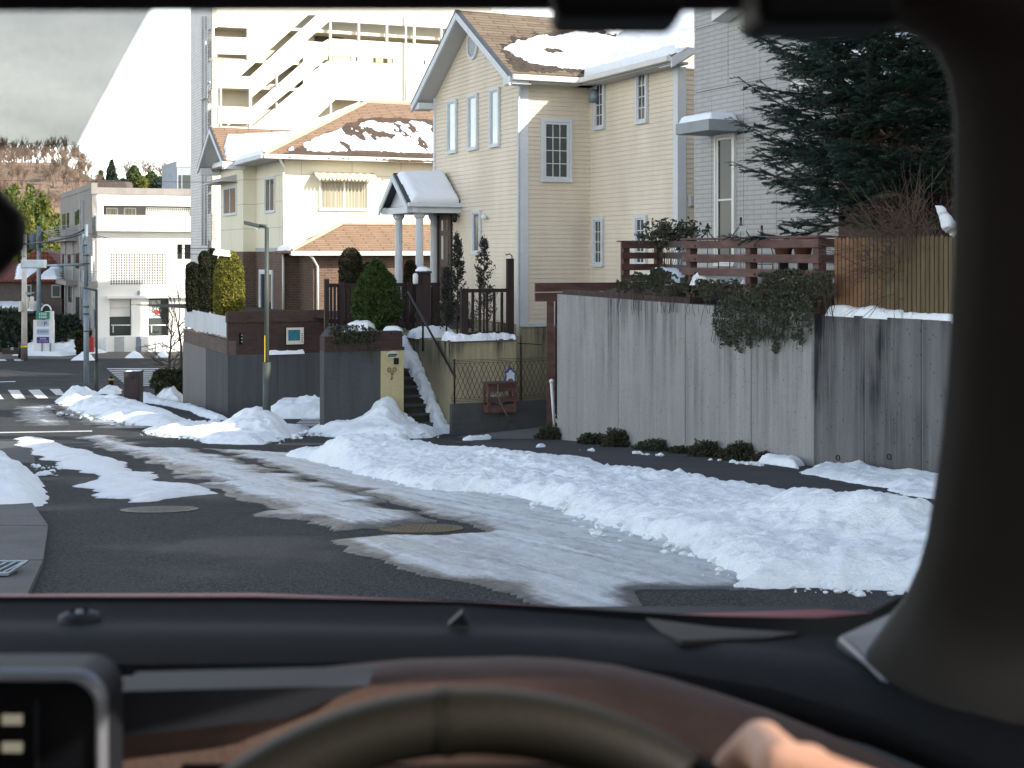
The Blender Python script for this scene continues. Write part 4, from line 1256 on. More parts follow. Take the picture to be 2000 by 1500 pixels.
hs = [Wb.px(973,750,.31), Wb.px(972,770,.33), Wb.px(975,782,.34), Wb.px(984,800,.36), Wb.px(996,822,.36), gp(1008,836,.03), gp(1024,838,.03)]
tag(pipe(hs, .012, 'garden_hose', mat('grey_hose', (.16,.14,.12), .5), None, 6), 'grey garden hose hanging from the hose box to the driveway', 'hose')
# ceramic plaque hung on the mesh
q = Wb.px(996, 742, 0)
pq = thing('ceramic_plaque', q-UP*.25, 'painted blue and white ceramic plaque hung on the mesh fence', 'plaque')
def outline(c, pts, sx=1, sy=1): return [c+Wb.D*(x*sx)+UP*(y*sy) for x, y in pts]
shape = [(-.05,-.22),(0,-.25),(.05,-.22),(.10,-.12),(.115,0),(.10,.10),(.12,.17),(.06,.19),(.03,.25),(-.03,.25),(-.06,.19),(-.12,.17),(-.10,.10),(-.115,0),(-.10,-.12)]
b = MB(); b.prism(outline(q, shape), Wb.N*.025); b.build('plate', mat('blue_glaze', (.05,.09,.25), .3), pq)
b = MB(); b.prism(outline(q, shape, .78, .78), Wb.N*.030); b.build('glaze_field', mat('white_glaze', (.62,.64,.64), .3), pq)
b = MB(); b.prism(outline(q-UP*.03, [(.06*math.cos(i*math.pi/8), .06*math.sin(i*math.pi/8)) for i in range(16)]), Wb.N*.034); b.build('flower_ring', mat('blue_glaze_dark', (.03,.05,.16), .3), pq)
b = MB(); b.prism(outline(q-UP*.03, [(.035*math.cos(i*math.pi/8), .035*math.sin(i*math.pi/8)) for i in range(16)]), Wb.N*.038); b.build('flower', mat('orange_glaze', (.50,.16,.04), .3), pq)
b = MB(); b.tube([q+UP*.25, q+UP*.36], .008, 5); b.build('hanger', M['black'], pq)
# carport post and beam
cp = thing('carport', P(1075,831,25.4), 'red-brown timber carport post and fascia above the driveway', 'carport')
for x0, x1, dy, m in ((1068,1082,25.4,'red_wood'), (1084.5,1093.5,27.2,'dark_wood')):
    a_, c_ = P(x0,588,dy), P(x1,588,dy); zz = P(x0,845,dy).z
    b = MB(); b.box((a_.x,dy,zz), (c_.x-a_.x,0,0), (0,.12,0), (0,0,a_.z-zz)); b.build('post', M[m], cp)
Wc = Wall(((1046-CX)/F*25.3, 25.3), B2, -A2)
for y0, y1 in ((553,571), (572,590)):
    b = MB(); zc1, zc0 = Wc.z(1046,y0), Wc.z(1046,y1-1); Wc.box(b, 0, 5.0, zc0, zc1, -.04, .0); b.build('fascia_board', M['red_wood'], cp)
pipe([P(1088,640,25.9), P(1110,612,26.2)], .04, 'brace', M['dark_wood'], cp, 4)
q = P(1083, 835, 24.9)
chn = thing('chain_post', q, 'leaning white chain post on a black rubber base', 'chain post')
b = MB(); b.lathe(q+V((.0,0,-.12)), [(.19,0),(.19,.05),(.16,.10),(.08,.13)], 20); b.build('base', mat('black_rubber', (.02,.02,.025), .7), chn)
top = P(1077, 748, 24.9)
pipe([q, top], .028, 'post', M['white_metal'], chn, 10)
b = MB(); b.ball(top+UP*.03, .045, 10); b.build('knob', M['white_metal'], chn)
b = MB()
for k in range(11):
    a_ = top.lerp(P(1100,755,25.6), k/10); a_.z -= .9*(1-(2*k/10-1)**2)*.75
    b.ball(a_, .020, 6, (1,1,1.4))
o = b.build('chain', M['white_metal'], chn); o['kind'] = 'stuff'
hk = pipe([T(0,1.5,-1.86), T(-.02,1.8,-1.88), T(-.1,2.0,-1.9)], .01, 'hook_rail', M['black'], ter)
# terrace fence with balusters
Wt = Wall((T0.x, T0.y), B2, -A2)
tf = thing('terrace_fence', Wt.pt(.8, tz), 'dark wooden baluster fence on the yellow terrace', 'fence')
o_ = -.12
def bt(x0, x1, y0, y1, name, oo=o_, d=.06, m='dark_wood', par=None):
    t0, t1, z0, z1 = Wt.rect(x0, y0, x1, y1, oo)
    b = MB(); Wt.box(b, t0, t1, z0, z1, oo-d, oo); return b.build(name, M[m], par or tf)
bt(902, 915, 564, 657, 'post', o_, .10); bt(992, 1004, 505, 657, 'post', o_, .10)
bt(915, 992, 564, 571, 'rail'); bt(915, 992, 648, 656, 'rail')
for x in (924, 938, 952, 966, 981): bt(x-2.2, x+2.2, 571, 648, 'baluster', o_-.01, .04)
q = P(1000, 505, 28.3)
b = MB(); b.tube([q, q+V((0,0,.05)), q+V((-.05,0,.10)), q+V((-.11,0,.07)), q+V((-.13,0,.10))], .012, 6); b.build('iron_hook', M['black'], tf)
sn(snow_on_plane('ledge_snow', T(-.05,-.02,tz+.05), B3, A3, [(0,0),(1.5,0),(1.5,.35),(.9,.3),(0,.4)], .10, M['snow_clean'], None, .02, 12, .10, .07, .12), 'snow ridge along the edge of the yellow terrace')
lg = snow_on_plane('ledge_snow', T(1.7,-.15,tz), B3, A3, [(.1,.1),(.9,.0),(1.1,.5),(.7,1.0),(.1,.8)], .20, M['snow'], None, .04, 13, .08, .25, .08)
sn(lg, 'deep snow pad at the top of the steps')
# gate post with lamp
gpst = thing('gate_post', P(826,640,30.6), 'dark wooden gate post with white lamp and snow cap', 'gate post')
bx = lambda x0, x1, y0, y1, Y, d, nm, m, par: (lambda a, c: MB().box((a.x, Y, c.z), (c.x-a.x,0,0), (0,d,0), (0,0,a.z-c.z)).build(nm, M[m], par, .004))(P(x0,y0,Y), P(x1,y1,Y))
bx(813, 840, 533, 640, 30.6, .30, 'post', 'dark_wood', gpst)
bx(811, 842, 530, 534, 30.55, .36, 'cap', 'black', gpst)
q = P(811.5, 546, 30.5); b = MB(); b.lathe(q-UP*.10, [(.05,0),(.06,.04),(.06,.20),(.03,.24)], 10); b.build('lamp', M['white_metal'], gpst)
q = P(826, 530, 30.7)
b = MB(); b.lathe(q, [(.17,0),(.17,.03),(.12,.08),(.05,.105),(0.001,.11)], 14); tag(b.build('cap_snow', M['snow_clean']), 'rounded snow cap on the dark gate post', 'snow cap')
# dark picket gate left of the bush
Wq = Wall(((636-CX)/F*31.0, 31.0), B2, -A2)
dg_ = thing('garden_gate', Wq.pt(.8,-1.7), 'dark wooden garden fence behind the green conifer', 'fence')
def bq(x0, x1, y0, y1, name, oo=0, d=.05):
    t0, t1, z0, z1 = Wq.rect(x0, y0, x1, y1, oo)
    b = MB(); Wq.box(b, t0, t1, z0, z1, oo-d, oo); return b.build(name, M['dark_wood'], dg_)
for x in (639, 668, 716, 768, 800, 850): bq(x-4, x+4, 545 if x < 650 else 552, 645, 'post', .0, .1)
bq(636, 860, 553, 560, 'rail', -.1); bq(636, 860, 622, 630, 'rail', -.1)
for x in range(647, 860, 7): bq(x-2.2, x+2.2, 560, 640, 'picket', -.08, .03)

# ------------------------------------------------------------------ right retaining wall
RA, RD = V((.862, 24.0)), V((2.72, -7.6)).normalized()
Wa = Wall((RA.x, RA.y), RD)
kend = Wa.t(1590)
RB = RA + RD*kend
Wz = Wall((RB.x, RB.y), V((1.01, -1.9)))
rw = thing('retaining_wall', (RB.x, RB.y, -3), 'tall grey streaked concrete retaining wall beside the pavement', 'retaining wall')
ztop = -.711
def panel(w, t0, t1, m, i):
    y0 = (w.pt(t0,0)).y; y1 = (w.pt(t1,0)).y
    b = MB(); w.box(b, t0+.009, t1-.009, min(G(y0), G(y1))-.3, ztop, -.24, 0)
    b.build('concrete_panel', M[m], rw, .012)
ts = [0]+[Wa.t(x) for x in (1207,1338,1467)]+[kend]
for i in range(4): panel(Wa, ts[i], ts[i+1], 'rw', i)
ts2 = [.0]+[Wz.t(x) for x in (1688,1800)]; ts2 += [ts2[-1]+1.8, ts2[-1]+3.6, ts2[-1]+5.4, ts2[-1]+7.2]
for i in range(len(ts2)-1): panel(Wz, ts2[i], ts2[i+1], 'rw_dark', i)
for w, a_, c_ in ((Wa, 0, kend), (Wz, 0, ts2[-1])):
    b = MB(); w.box(b, a_+.01, c_-.01, -4, ztop-.02, -.22, -.014); b.build('joint_filler', M['joint'], rw)
for px, py, w in ((1375,863,Wa), (1637,894,Wz), (1737,892,Wz)):
    q = w.px(px, py, .0); b = MB()
    b.lathe(q-w.N*.02, [(.035,0),(.035,.03),(.026,.03),(.026,.005)], 12, ax=w.N); b.build('weep_pipe', M['black'], rw)
b = MB(); b.box((RA.x+.01, RA.y+.02, -4), B3*3.6, A3*.2, UP*(4+ztop)); b.build('return_wall', M['rw'], rw)
k = 0
tt = 0.0
while tt < Wa.t(1340):
    b = MB(); Wa.box(b, tt+.006, tt+.214, ztop+.003, ztop+.085, -.20, -.01); b.build('coping_brick', M['brick_dark'], rw)
    tt += .22
yard = MB()
inner = [(RA.x+.15, RA.y-.05), (RB.x+.15, RB.y-.02), tuple((Wz.pt(ts2[-1],0,-.15)).xy), (40, 6), (40, 40), (9, 30), (RA.x+3.3, RA.y+1.3)]
yard.poly([(x, y, ztop-.06) for x, y in inner]); 
o = yard.build('garden_ground', M['soil']); tag(o, kind='structure', label='soil of the raised garden behind the wall')

# ------------------------------------------------------------------ grey tiled house, dark house, unseen house added for shade on the right
g0 = V((3.45, 26.0)); Wh = Wall((g0.x, g0.y), -A2, -B2)
gh = thing('grey_house', (g0.x, g0.y, -.8), 'pale grey tile-clad house behind the spruce', 'house')
b = MB(); b.box((g0.x+.02, g0.y+.01, -.9), B3*8, -A3*5.6, UP*5.9); b.build('wall_core', M['joint'], gh)
zj = Wh.z(1430, 168)
up = [Wh.t(x) for x in (1425,1487,1552,1610)]; lo = [Wh.t(x) for x in (1393,1455,1520,1585)]
def hp(t0, t1, z0, z1):
    b = MB(); Wh.box(b, t0+.006, t1-.006, z0+.006, z1-.006, -.0, .03); b.build('wall_panel', M['gh_tile'], gh)
e_ = [0]+up+[5.6]
for i in range(len(e_)-1): hp(e_[i], e_[i+1], zj, 4.2); hp(e_[i], e_[i+1], 4.2, 5.0)
e_ = [0]+lo+[5.6]
for i in range(len(e_)-1): hp(e_[i], e_[i+1], -.9, zj)
b = MB(); b.box((g0.x+.02, g0.y+.012, -.9), B3*8, A3*.03, UP*5.9); b.build('wall_panel', M['gh_tile'], gh)
b = MB(); b.box((g0.x-.02, g0.y+.03, 5.01), B3*8.1, -A3*5.7, UP*.12); b.build('roof', M['roof_grey'], gh)
# glazed door and canopy
o = window(Wh, (1402,262,1441,520), gh, 1, 1, .05, .05, .03, M['trim2'], M['pane_dark'], 'glazed_door')
t0, t1, z0, z1 = Wh.rect(1402,262,1441,520)
b = MB(); zz = Wh.z(1420, 392); Wh.box(b, t0+.1, t1-.1, zz, zz+.03, .045, .065); b.build('glazing_bar', M['trim2'], o)
t0, t1 = Wh.t(1388, .0), Wh.t(1455)
zc = Wh.z(1420, 262)
b = MB(); Wh.box(b, t0, t1, zc, zc+.20, .03, .75); b.build('canopy', mat('grey_canopy', (.27,.29,.30), .6, .1), gh, .01)
sn(snow_on_plane('canopy_snow', Wh.pt(t0+.02, zc+.20, .08), Wh.D, Wh.N, [(0,.0),(1.0,0),(1.05,.6),(0,.6)], .14, M['snow_clean'], None, .025, 14, .01, .1, .02), 'snow pad on the grey door canopy')
# small roof fragment high on the grey house
b = MB(); q = Wh.px(1425, 45); tt = Wh.t(1425); b.prism([Wh.pt(tt,q.z,.03), Wh.pt(tt+1.0,q.z+.25,.03), Wh.pt(tt+1.0,q.z+.5,.03), Wh.pt(tt,q.z+.22,.03)], Wh.N*.35); b.build('eave', M['trim2'], gh)

d0 = V((5.1, 21.6)); Wd = Wall((d0.x, d0.y), -A2, -B2)
dh = thing('dark_house', (d0.x, d0.y, -.8), 'dark brown house with pale fascia behind the spruce and bare shrub', 'house')
b = MB(); b.box((d0.x, d0.y, -.9), -A3*10, B3*7, UP*3.45); b.build('wall', M['dark_wall'], dh)
ze = 2.62
def D_(t, s, z): return V((d0.x - A2.x*t + B2.x*s, d0.y - A2.y*t + B2.y*s, z))
slab([D_(-.3,-.6,ze), D_(10.4,-.6,ze), D_(10.4,3.6,ze+3.9), D_(-.3,3.6,ze+3.9)], .12, 'roof', M['roof_grey'], dh)
slab([D_(-.3,7.8,ze), D_(10.4,7.8,ze), D_(10.4,3.6,ze+3.9), D_(-.3,3.6,ze+3.9)], .12, 'roof', M['roof_grey'], dh)
b = MB(); b.prism([D_(0,.0,2.5), D_(0,7,2.5), D_(0,3.5,ze+3.6)], D_(10,0,0)-D_(0,0,0)); b.build('gable_wall', M['dark_wall'], dh)
b = MB(); b.box(D_(-.3,-.68,ze-.14), -A3*10.7, B3*.07, UP*.2); b.build('fascia', M['trim2'], dh)
sn(snow_on_plane('roof_snow', D_(-.2,-.5,ze+.06), -A3, (D_(0,3.6,ze+3.9)-D_(0,-.6,ze)).normalized(), [(0,0.1),(10.4,.1),(10.4,4.8),(0,4.8)], .12, M['snow_clean'], None, .12, 15, .1, .15, .04, .33, .8), 'patchy snow on the dark house roof behind the spruce')
b = MB(); b.box(D_(.2,1.7,2.5), -A3*9.6, B3*5.0, UP*3.4); b.build('shade_upper_wall', M['dark_wall'], dh)  # unseen upper storey added to keep sun off the street lamp heap
b = MB(); b.prism([D_(.0,1.3,5.9), D_(.0,7.1,5.9), D_(.0,4.2,8.4)], -A3*10); b.build('upper_roof', M['roof_grey'], dh)  # out of view, raises the blocker above the lower ridge
window(Wd, (1828,215,1850,250), dh, 2, 2, .05, .04, 0, M['trim'], M['pane_grey'])
window(Wd, (1900,215,1960,300), dh, 2, 1, .05, .04, 0, M['trim'], M['pane_grey'])
nb = thing('shade_house', (9.3, 0, -.8), 'unseen two-storey house added beyond the right edge to shade the lane', 'house')  # out of view; placed and sized to shade the lane yet spare the hand
b = MB(); b.box((9.3,-4.5,-1.2), (8,0,0), (0,15.1,0), (0,0,9.6)); b.build('wall', M['siding'], nb)
b = MB(); b.prism([(9.25,-4.52,8.4), (17.8,-4.52,8.4), (13.3,-4.52,10.6)], (0,15.4,0)); b.build('roof', M['roof_grey'], nb)
for yy in (0, 3.5, 7):
    for zz in (.3, 3.4):
        Wn = Wall((9.3, yy), (0, 1), (-1, 0)); b = MB(); Wn.box(b, 0, 1.6, zz, zz+1.3, 0, .05)
        w_ = b.build('window', M['trim'], nb); b = MB(); Wn.box(b, .08, 1.52, zz+.08, zz+1.22, .05, .06); b.build('pane', M['pane'], w_)

# ------------------------------------------------------------------ brown-roofed house on its walls
K0 = V((-7.73, 47.0))
bh = thing('brick_and_cream_house', (K0.x, K0.y, -1.9), 'two-storey house of brown brick and cream panels with snow-streaked orange roof', 'house')
def K(t, s, z): return V((K0.x + A2.x*t + B2.x*s, K0.y + A2.y*t + B2.y*s, z))
def KW(t, s, d, n): 
    q = K(t, s, 0); return Wall((q.x, q.y), d, n)
zband = .06; zev = 3.3
Wkf = KW(0,0,B2,-A2); Wkl = KW(0,0,A2,-B2)
b = MB(); b.box(K(0,0,-2), A3*9.5, B3*13, UP*(2+zband)); b.build('brick_wall', M['brick'], bh)
b = MB(); b.box(K(.0,.0,zband+.14), A3*9.4, B3*13, UP*(zev-zband-.14)); b.build('panel_wall', M['bh_cream'], bh)
b = MB(); b.box(K(-.02,-.02,zband+.002), A3*9.4, B3*13, UP*.136); b.build('band', M['band'], bh)
b = MB(); b.box(K(4.11,-.473,-2), A3*3.88, B3*2, UP*(2+zband)); b.build('brick_wall', M['brick'], bh)
zwa = 4.60
wl = [K(4.112,-.473,zband+.01), K(7.99,-.473,zband+.01), K(7.99,-.473,3.42), K(6.05,-.473,zwa-.05), K(4.112,-.473,3.42)]
b = MB(); b.prism(wl, B3*4.5); b.build('panel_wall', M['bh_cream'], bh)
# hip roof
E0 = K(-.6, -.85, zev)
kk = 5.3
def E(a, s, z): return E0 + A3*a + B3*s + UP*(z-zev)
zr = 5.8
slab([E(0,0,zev), E(0,15,zev), E(kk,15,zr), E(kk,kk,zr)], .1, 'roof', M['roof_orange'], bh)
slab([E(0,0,zev), E(2*kk,0,zev), E(kk,kk,zr)], .1, 'roof', M['roof_orange'], bh)
slab([E(2*kk,0,zev), E(2*kk,15,zev), E(kk,15,zr), E(kk,kk,zr)], .1, 'roof', M['roof_orange'], bh)
hipm = mat('hip_cap', (.42,.34,.24), .8)
b = MB(); b.tube([E(0,0,zev+.02), E(kk,kk,zr+.03)], .075, 6, smooth=False); b.tube([E(kk,kk,zr+.03), E(kk,15,zr+.03)], .075, 6, smooth=False); b.build('hip_cap', hipm, bh)
b = MB(); b.box(E(-.10,-.02,zev-.13), B3*15, A3*.12, UP*.15); b.build('gutter', M['trim2'], bh, .012)
b = MB(); b.box(E(-.02,-.12,zev-.13), A3*4.0, B3*.12, UP*.15); b.build('gutter', M['trim'], bh, .012)
b = MB(); b.box(E(.03,.03,zev-.10), B3*14.9, A3*.60, UP*.04); b.build('soffit', M['soffit'], bh)
b = MB(); b.box(E(.64,.03,zev-.10), A3*5, B3*.85, UP*.04); b.build('soffit', M['soffit'], bh)
# wing roof
def Wg_(a, s, z): return K(4.11+a, -.473+s, z)
sl = .60; ew_, es_ = -.38, -.80
zwe = 3.36
def zw(a): return zwe + sl*(min(a, 3.88-a)+.38)
slab([Wg_(-.38,es_,zwe), Wg_(-.38,4,zwe), Wg_(1.94,4,zw(1.94)), Wg_(1.94,es_,zw(1.94))], .09, 'roof', M['roof_orange'], bh)
slab([Wg_(4.26,es_,zwe), Wg_(4.26,4,zwe), Wg_(1.94,4,zw(1.94)), Wg_(1.94,es_,zw(1.94))], .09, 'roof', M['roof_orange'], bh)
for a_ in (-.38, 4.26):
    pa, pb = Wg_(a_, es_, zwe-.03), Wg_(1.94, es_, zw(1.94)-.03)
    b = MB(); b.prism([pa, pb, pb-UP*.2, pa-UP*.2], -B3*.05); b.build('bargeboard', M['trim'], bh)
    b = MB(); b.prism([pa-B3*.055+UP*.05, pb-B3*.055+UP*.05, pb-B3*.055, pa-B3*.055], B3*.08); b.build('verge_trim', M['roof_grey'], bh)
    b = MB(); b.prism([pa-UP*.13, pb-UP*.13, pb+B3*.8-UP*.13, pa+B3*.8-UP*.13], -UP*.02); b.build('soffit', M['soffit'], bh)
b = MB(); b.box(Wg_(-.38,es_+.02,zwe-.30), A3*.38, B3*.78, UP*.26); b.build('eave_return', M['trim'], bh)
b = MB(); b.box(Wg_(3.88,es_+.02,zwe-.30), A3*.38, B3*.78, UP*.26); b.build('eave_return', M['trim'], bh)
# pent roof and brick bay in front
P1 = -2.3; zp0, zp1 = .07, 1.0
b = MB(); b.box(K(-1.8,.495,-2), A3*1.79, B3*11, UP*(2+.02)); b.build('brick_bay', M['brick'], bh)
slab([K(P1,-.36,zp0), K(P1,12,zp0), K(0,12,zp1), K(0,2.02,zp1)], .08, 'roof', M['roof_orange'], bh)
slab([K(P1,-.36,zp0), K(0,2.02,zp1), K(0,-.36,zp0)], .08, 'roof', M['roof_orange'], bh)
b = MB(); b.tube([K(P1,-.36,zp0+.03), K(0,2.02,zp1+.03)], .06, 6, smooth=False); b.tube([K(-.03,2.02,zp1+.03), K(-.03,12,zp1+.03)], .05, 6, smooth=False); b.build('hip_cap', hipm, bh)
b = MB(); b.box(K(P1-.10,-.40,zp0-.14), B3*12, A3*.12, UP*.14); b.build('gutter', M['trim2'], bh, .012)
b = MB(); b.box(K(P1+.04,-.3,zp0-.12), B3*12, A3*.5, UP*.03); b.build('soffit', M['soffit'], bh)
pipe([K(-.05,-.06,zband), K(-.05,-.06,-1.9)], .045, 'downpipe', M['trim2'], bh)
pipe([K(P1,.2,zp0-.1), K(P1+.05,.35,-.15), K(-1.86,.62,-.42), K(-1.86,.62,-1.9)], .045, 'downpipe', M['trim2'], bh)
pipe([E(-.02,.5,zev-.1), K(-.1,-.03,zev-.4), K(-.05,-.06,zev-.6), K(-.05,-.06,zband+.2)], .045, 'downpipe', M['trim2'], bh)
# windows
window(Wkf, (622,350,721,412), bh, 1, 1, .05, .04, .0, M['trim2'], M['pane_curtain'], mull=.5)
window(Wkl, (519,345,538,416), bh, 1, 1, .05, .04, .0, M['trim'], M['pane'], mull=.5)
Wkw = KW(4.11,-.473,A2,-B2)
window(Wkw, (438,364,463,421), bh, 1, 1, .05, .04, .0, M['trim'], M['pane'], mull=.5)
window(Wkl, (508,527,534,612), bh, 1, 1, .10, .05, .0, M['trim'], M['pane'], mull=.5)
b = MB(); t0, t1, z0, z1 = Wkw.rect(425,345,462,356); b.prism([Wkw.pt(t0,z1,.0), Wkw.pt(t0,z0,.6), Wkw.pt(t0,z0-.05,.6), Wkw.pt(t0,z0-.05,.0)], Wkw.D*(t1-t0)); b.build('window_canopy', M['soffit'], bh)
# striped awning
aw = thing('awning', Wkf.px(670,350,.3), 'small scalloped white and buff striped awning over the curtained window', 'awning')
t0, t1, z0, z1 = Wkf.rect(613,337,727,350)
nst = 16; ms = [mat('awning_white', (.75,.72,.62), .8), mat('awning_buff', (.55,.42,.30), .8)]
for k in range(nst):
    a_, c_ = t0+(t1-t0)*k/nst, t0+(t1-t0)*(k+1)/nst
    b = MB(); b.add([Wkf.pt(a_,z1,.03), Wkf.pt(c_,z1,.03), Wkf.pt(c_,z0+.06,.5), Wkf.pt(a_,z0+.06,.5), Wkf.pt(c_-.02,z0-.04,.51), Wkf.pt((a_+c_)/2,z0-.09,.51), Wkf.pt(a_+.02,z0-.04,.51)], [(0,1,2,3), (3,2,4,5,6)])
    b.build('stripe', ms[k % 2], aw)
for t_ in (t0-.02, t1+.02):
    pipe([Wkf.pt(t_,z1,.03), Wkf.pt(t_,z0,.5)], .02, 'arm', M['trim2'], aw, 6)
# roof snow
Uf, Wf_ = B3, (E(kk,kk,zr)-E(0,kk,zev)).normalized()
Of = E(0,0,zev)+UP*.004
pf = [plane_uv(Of, Uf, Wf_, *p) for p in ((556,295),(600,276),(640,262),(668,252),(690,246),(722,238),(738,241),(766,243),(790,236),(822,240),(850,244),(880,246),(880,300),(850,299),(800,298),(700,293),(640,296),(600,294))]
sn(snow_on_plane('roof_snow', Of, Uf, Wf_, pf, .06, M['snow_clean'], None, .04, 16, .14, .06, .03, .44, 1.5, stretch=(1.5,.6)), 'streaky melting snow on the front of the orange hip roof')
pw = [plane_uv(Of, Uf, Wf_, *p) for p in ((545,303),(600,281),(660,252),(700,232),(770,228),(830,232),(900,236),(900,318),(700,308))]
wet_patch(Of, Uf, Wf_, pw, bh, 78)
Uh, Wh_ = A3, (E(kk,kk,zr)-E(kk,0,zev)).normalized()
sn(snow_on_plane('roof_snow', E(0,0,zev)+UP*.006, Uh, Wh_, [(.1,.05),(10,.05),(5.6,5.6),(5.2,5.6)], .14, M['snow_clean'], None, .06, 17, .05, .12, .04), 'smooth deep snow on the left hip of the orange roof')
Uv, Wv = B3, (Wg_(1.94,es_,zw(1.94))-Wg_(-.38,es_,zwe)).normalized()
sn(snow_on_plane('roof_snow', Wg_(-.38,es_,zwe)+UP*.006, Uv, Wv, [(.12,.05),(4.6,.05),(4.6,2.5),(2.2,2.28),(.5,1.95),(.35,1.5),(.2,.8)], .13, M['snow_clean'], None, .05, 18, .05, .12, .03), 'deep snow on the small gabled wing roof')
Ux, Wx = A3, (K(0,2.02,zp1)-K(0,-.36,zp0)).normalized()
sn(snow_on_plane('roof_snow', K(P1,-.36,zp0)+UP*.006, Ux, Wx, [(.5,.1),(2.2,.1),(2.2,1.2),(1.4,.8)], .10, M['snow_clean'], None, .05, 19, .05, .1, .03), 'small snow wedge on the hip of the lower orange roof')

# walls below the brown-roofed house
c0 = V(((445-CX)/F*41, 41.0))
Wq1 = Wall((c0.x, c0.y), B2, -A2); Wq2 = Wall((c0.x, c0.y), A2, -B2)
cw_ = thing('corner_wall', (c0.x, c0.y, -4.8), 'dark concrete retaining wall topped with brown brick at the corner plot', 'retaining wall')
zc_, zbt = Wq1.z(445, 694), Wq1.z(445, 611)
Lf = 4.6; Ll = Wq2.t(357)
tj = Wq2.t(402)
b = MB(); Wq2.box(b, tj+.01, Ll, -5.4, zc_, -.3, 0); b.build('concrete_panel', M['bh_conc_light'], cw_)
b = MB(); Wq2.box(b, .0, tj-.01, -5.4, zc_, -.3, 0); b.build('concrete_panel', M['bh_conc'], cw_)
for i in range(3):
    b = MB(); Wq1.box(b, .002+i*1.5, .002+i*1.5+1.49, -5.2, zc_, -.3, -.002); b.build('concrete_panel', M['bh_conc'], cw_)
b = MB(); Wq2.box(b, .01, Ll, zc_+.003, zc_+.42, -.25, -.02); b.build('brick_course', brick('pale_brick_course', (.15,.11,.09), (.12,.09,.08), (.13,.11,.10), .24, .075, .01), cw_)
slit = rectpx(467, 651, 474, 673)
holed(Wq1, [(445,694),(640,699),(640,605),(445,609)], [slit], -.02, .2).build('brick_wall', M['brick_dark'], cw_)
wbox(Wq1, (466,650,475,674), -.30, -.24, 'slit_backing', M['black'], cw_)
for k in range(3):
    b = MB(); q = Wq1.px(470.5, 655+k*6.5, -.03); b.box(q, Wq1.D*.10, Wq1.N*-.03, UP*.02+Wq1.D*.03); b.build('slit_louvre', M['white_metal'], cw_)
t0, t1, z0, z1 = Wq1.rect(445, 612, 640, 632)
b = MB(); Wq1.box(b, -.02, Lf, zbt-.30, zbt, -.24, .02); b.build('brick_cap_course', M['brick_dark'], cw_)
yy_ = MB(); yy_.poly([K(-7.3+.4,-6.2+6.2,-1.95), K(-6.6,8,-1.95), K(8,8,-1.95), K(8,-4,-1.95)])
tag(yy_.build('plot_ground', M['soil']), kind='structure', label='ground of the corner plot behind the brick wall')
wp = thing('white_fence', Wq2.pt(3, zc_+.4), 'white panel fence on the left side of the corner wall', 'fence')
zf0, zf1 = zc_+.52, Wq2.z(445, 619, -.05)
npn = 4
for i in range(npn):
    a_, c_ = .04+(Ll-.04)*i/npn, .04+(Ll-.04)*(i+1)/npn
    b = MB(); Wq2.box(b, a_+.015, c_-.015, zf0, zf1, -.09, -.05); b.build('panel', M['yard_white'], wp)
for i in range(npn+1):
    b = MB(); t_ = min(.1+(Ll-.2)*i/npn, Ll-.1); Wq2.box(b, t_, t_+.06, zc_+.42, zf1-.05, -.15, -.10); b.build('post', M['galv'], wp)
# framed picture tile on the brick wall
pp = thing('framed_picture', Wq1.px(574, 672, .05), 'white framed teal picture panel hung on the dark brick wall', 'picture')
t0, t1, z0, z1 = Wq1.rect(557, 639, 593, 673)
b = MB(); Wq1.box(b, t0, t1, z0, z1, -.02, .05); b.build('board', M['black'], pp)
b = MB(); Wq1.box(b, t0+.02, t1-.01, z0+.01, z1-.01, .05, .06); b.build('mount', mat('ivory_board', (.62,.60,.50), .6), pp)
t0, t1, z0, z1 = Wq1.rect(562, 644, 585, 665)
b = MB(); Wq1.box(b, t0, t1, z0, z1, .06, .066); b.build('print', mat('teal_print', (.03,.17,.22), .5, .5, 14, stretch=(1,1,4)), pp)
b = MB(); t0, t1, z0, z1 = Wq1.rect(588, 646, 591, 668)
for k in range(5): Wq1.box(b, t0, t1-.01, z0+.06*k, z0+.06*k+.03, .06, .064)
b.build('lettering', M['galv_dark'], pp)
sn(snow_on_plane('ledge_snow', Wq1.pt(Wq1.t(525), zc_, .0)-Wq1.N*.0+UP*.0, Wq1.D, Wq1.N, [(0,-.02),(1.08,-.02),(1.08,.07),(0,.07)], .10, M['snow_clean'], None, .02, 20, .02, .05, .06), 'thin line of snow on the brick ledge under the picture')

# ------------------------------------------------------------------ apartment block
ap0 = V(((414-CX)/F*62, 62.0)); Wap = Wall((ap0.x, ap0.y), B2, -A2); Wal = Wall((ap0.x, ap0.y), A2, -B2)
apt = thing('apartment_block', (ap0.x, ap0.y, -5.8), 'tall white apartment block with open stairs and corridors', 'apartment block')
S = lambda pts: [(300+x*.3, y*.3) for x, y in pts]
holes = [S([(385,172),(625,185),(625,390),(385,385)]), S([(420,572),(636,578),(636,828),(420,822)]),
         S([(565,496),(628,496),(1060,98),(1005,98)]),
         S([(640,634),(758,532),(975,372),(975,402),(640,698)]), S([(640,790),(975,515),(975,545),(640,828)]),
         S([(995,265),(1145,137),(1990,190),(1990,300),(1145,250),(1100,275)]),
         S([(1010,482),(1145,360),(1290,368),(1290,398),(1145,390),(1010,484)]),
         S([(1315,369),(1330,370),(1330,402),(1315,401)]), S([(1410,374),(1562,382),(1562,414),(1410,408)]),
         S([(1060,765),(1185,647),(1600,668),(1600,780),(1200,760)])]
holed(Wap, [(414,-60),(960,-60),(960,800),(414,800)], holes, 0, .22).build('facade', M['ap_white'], apt)
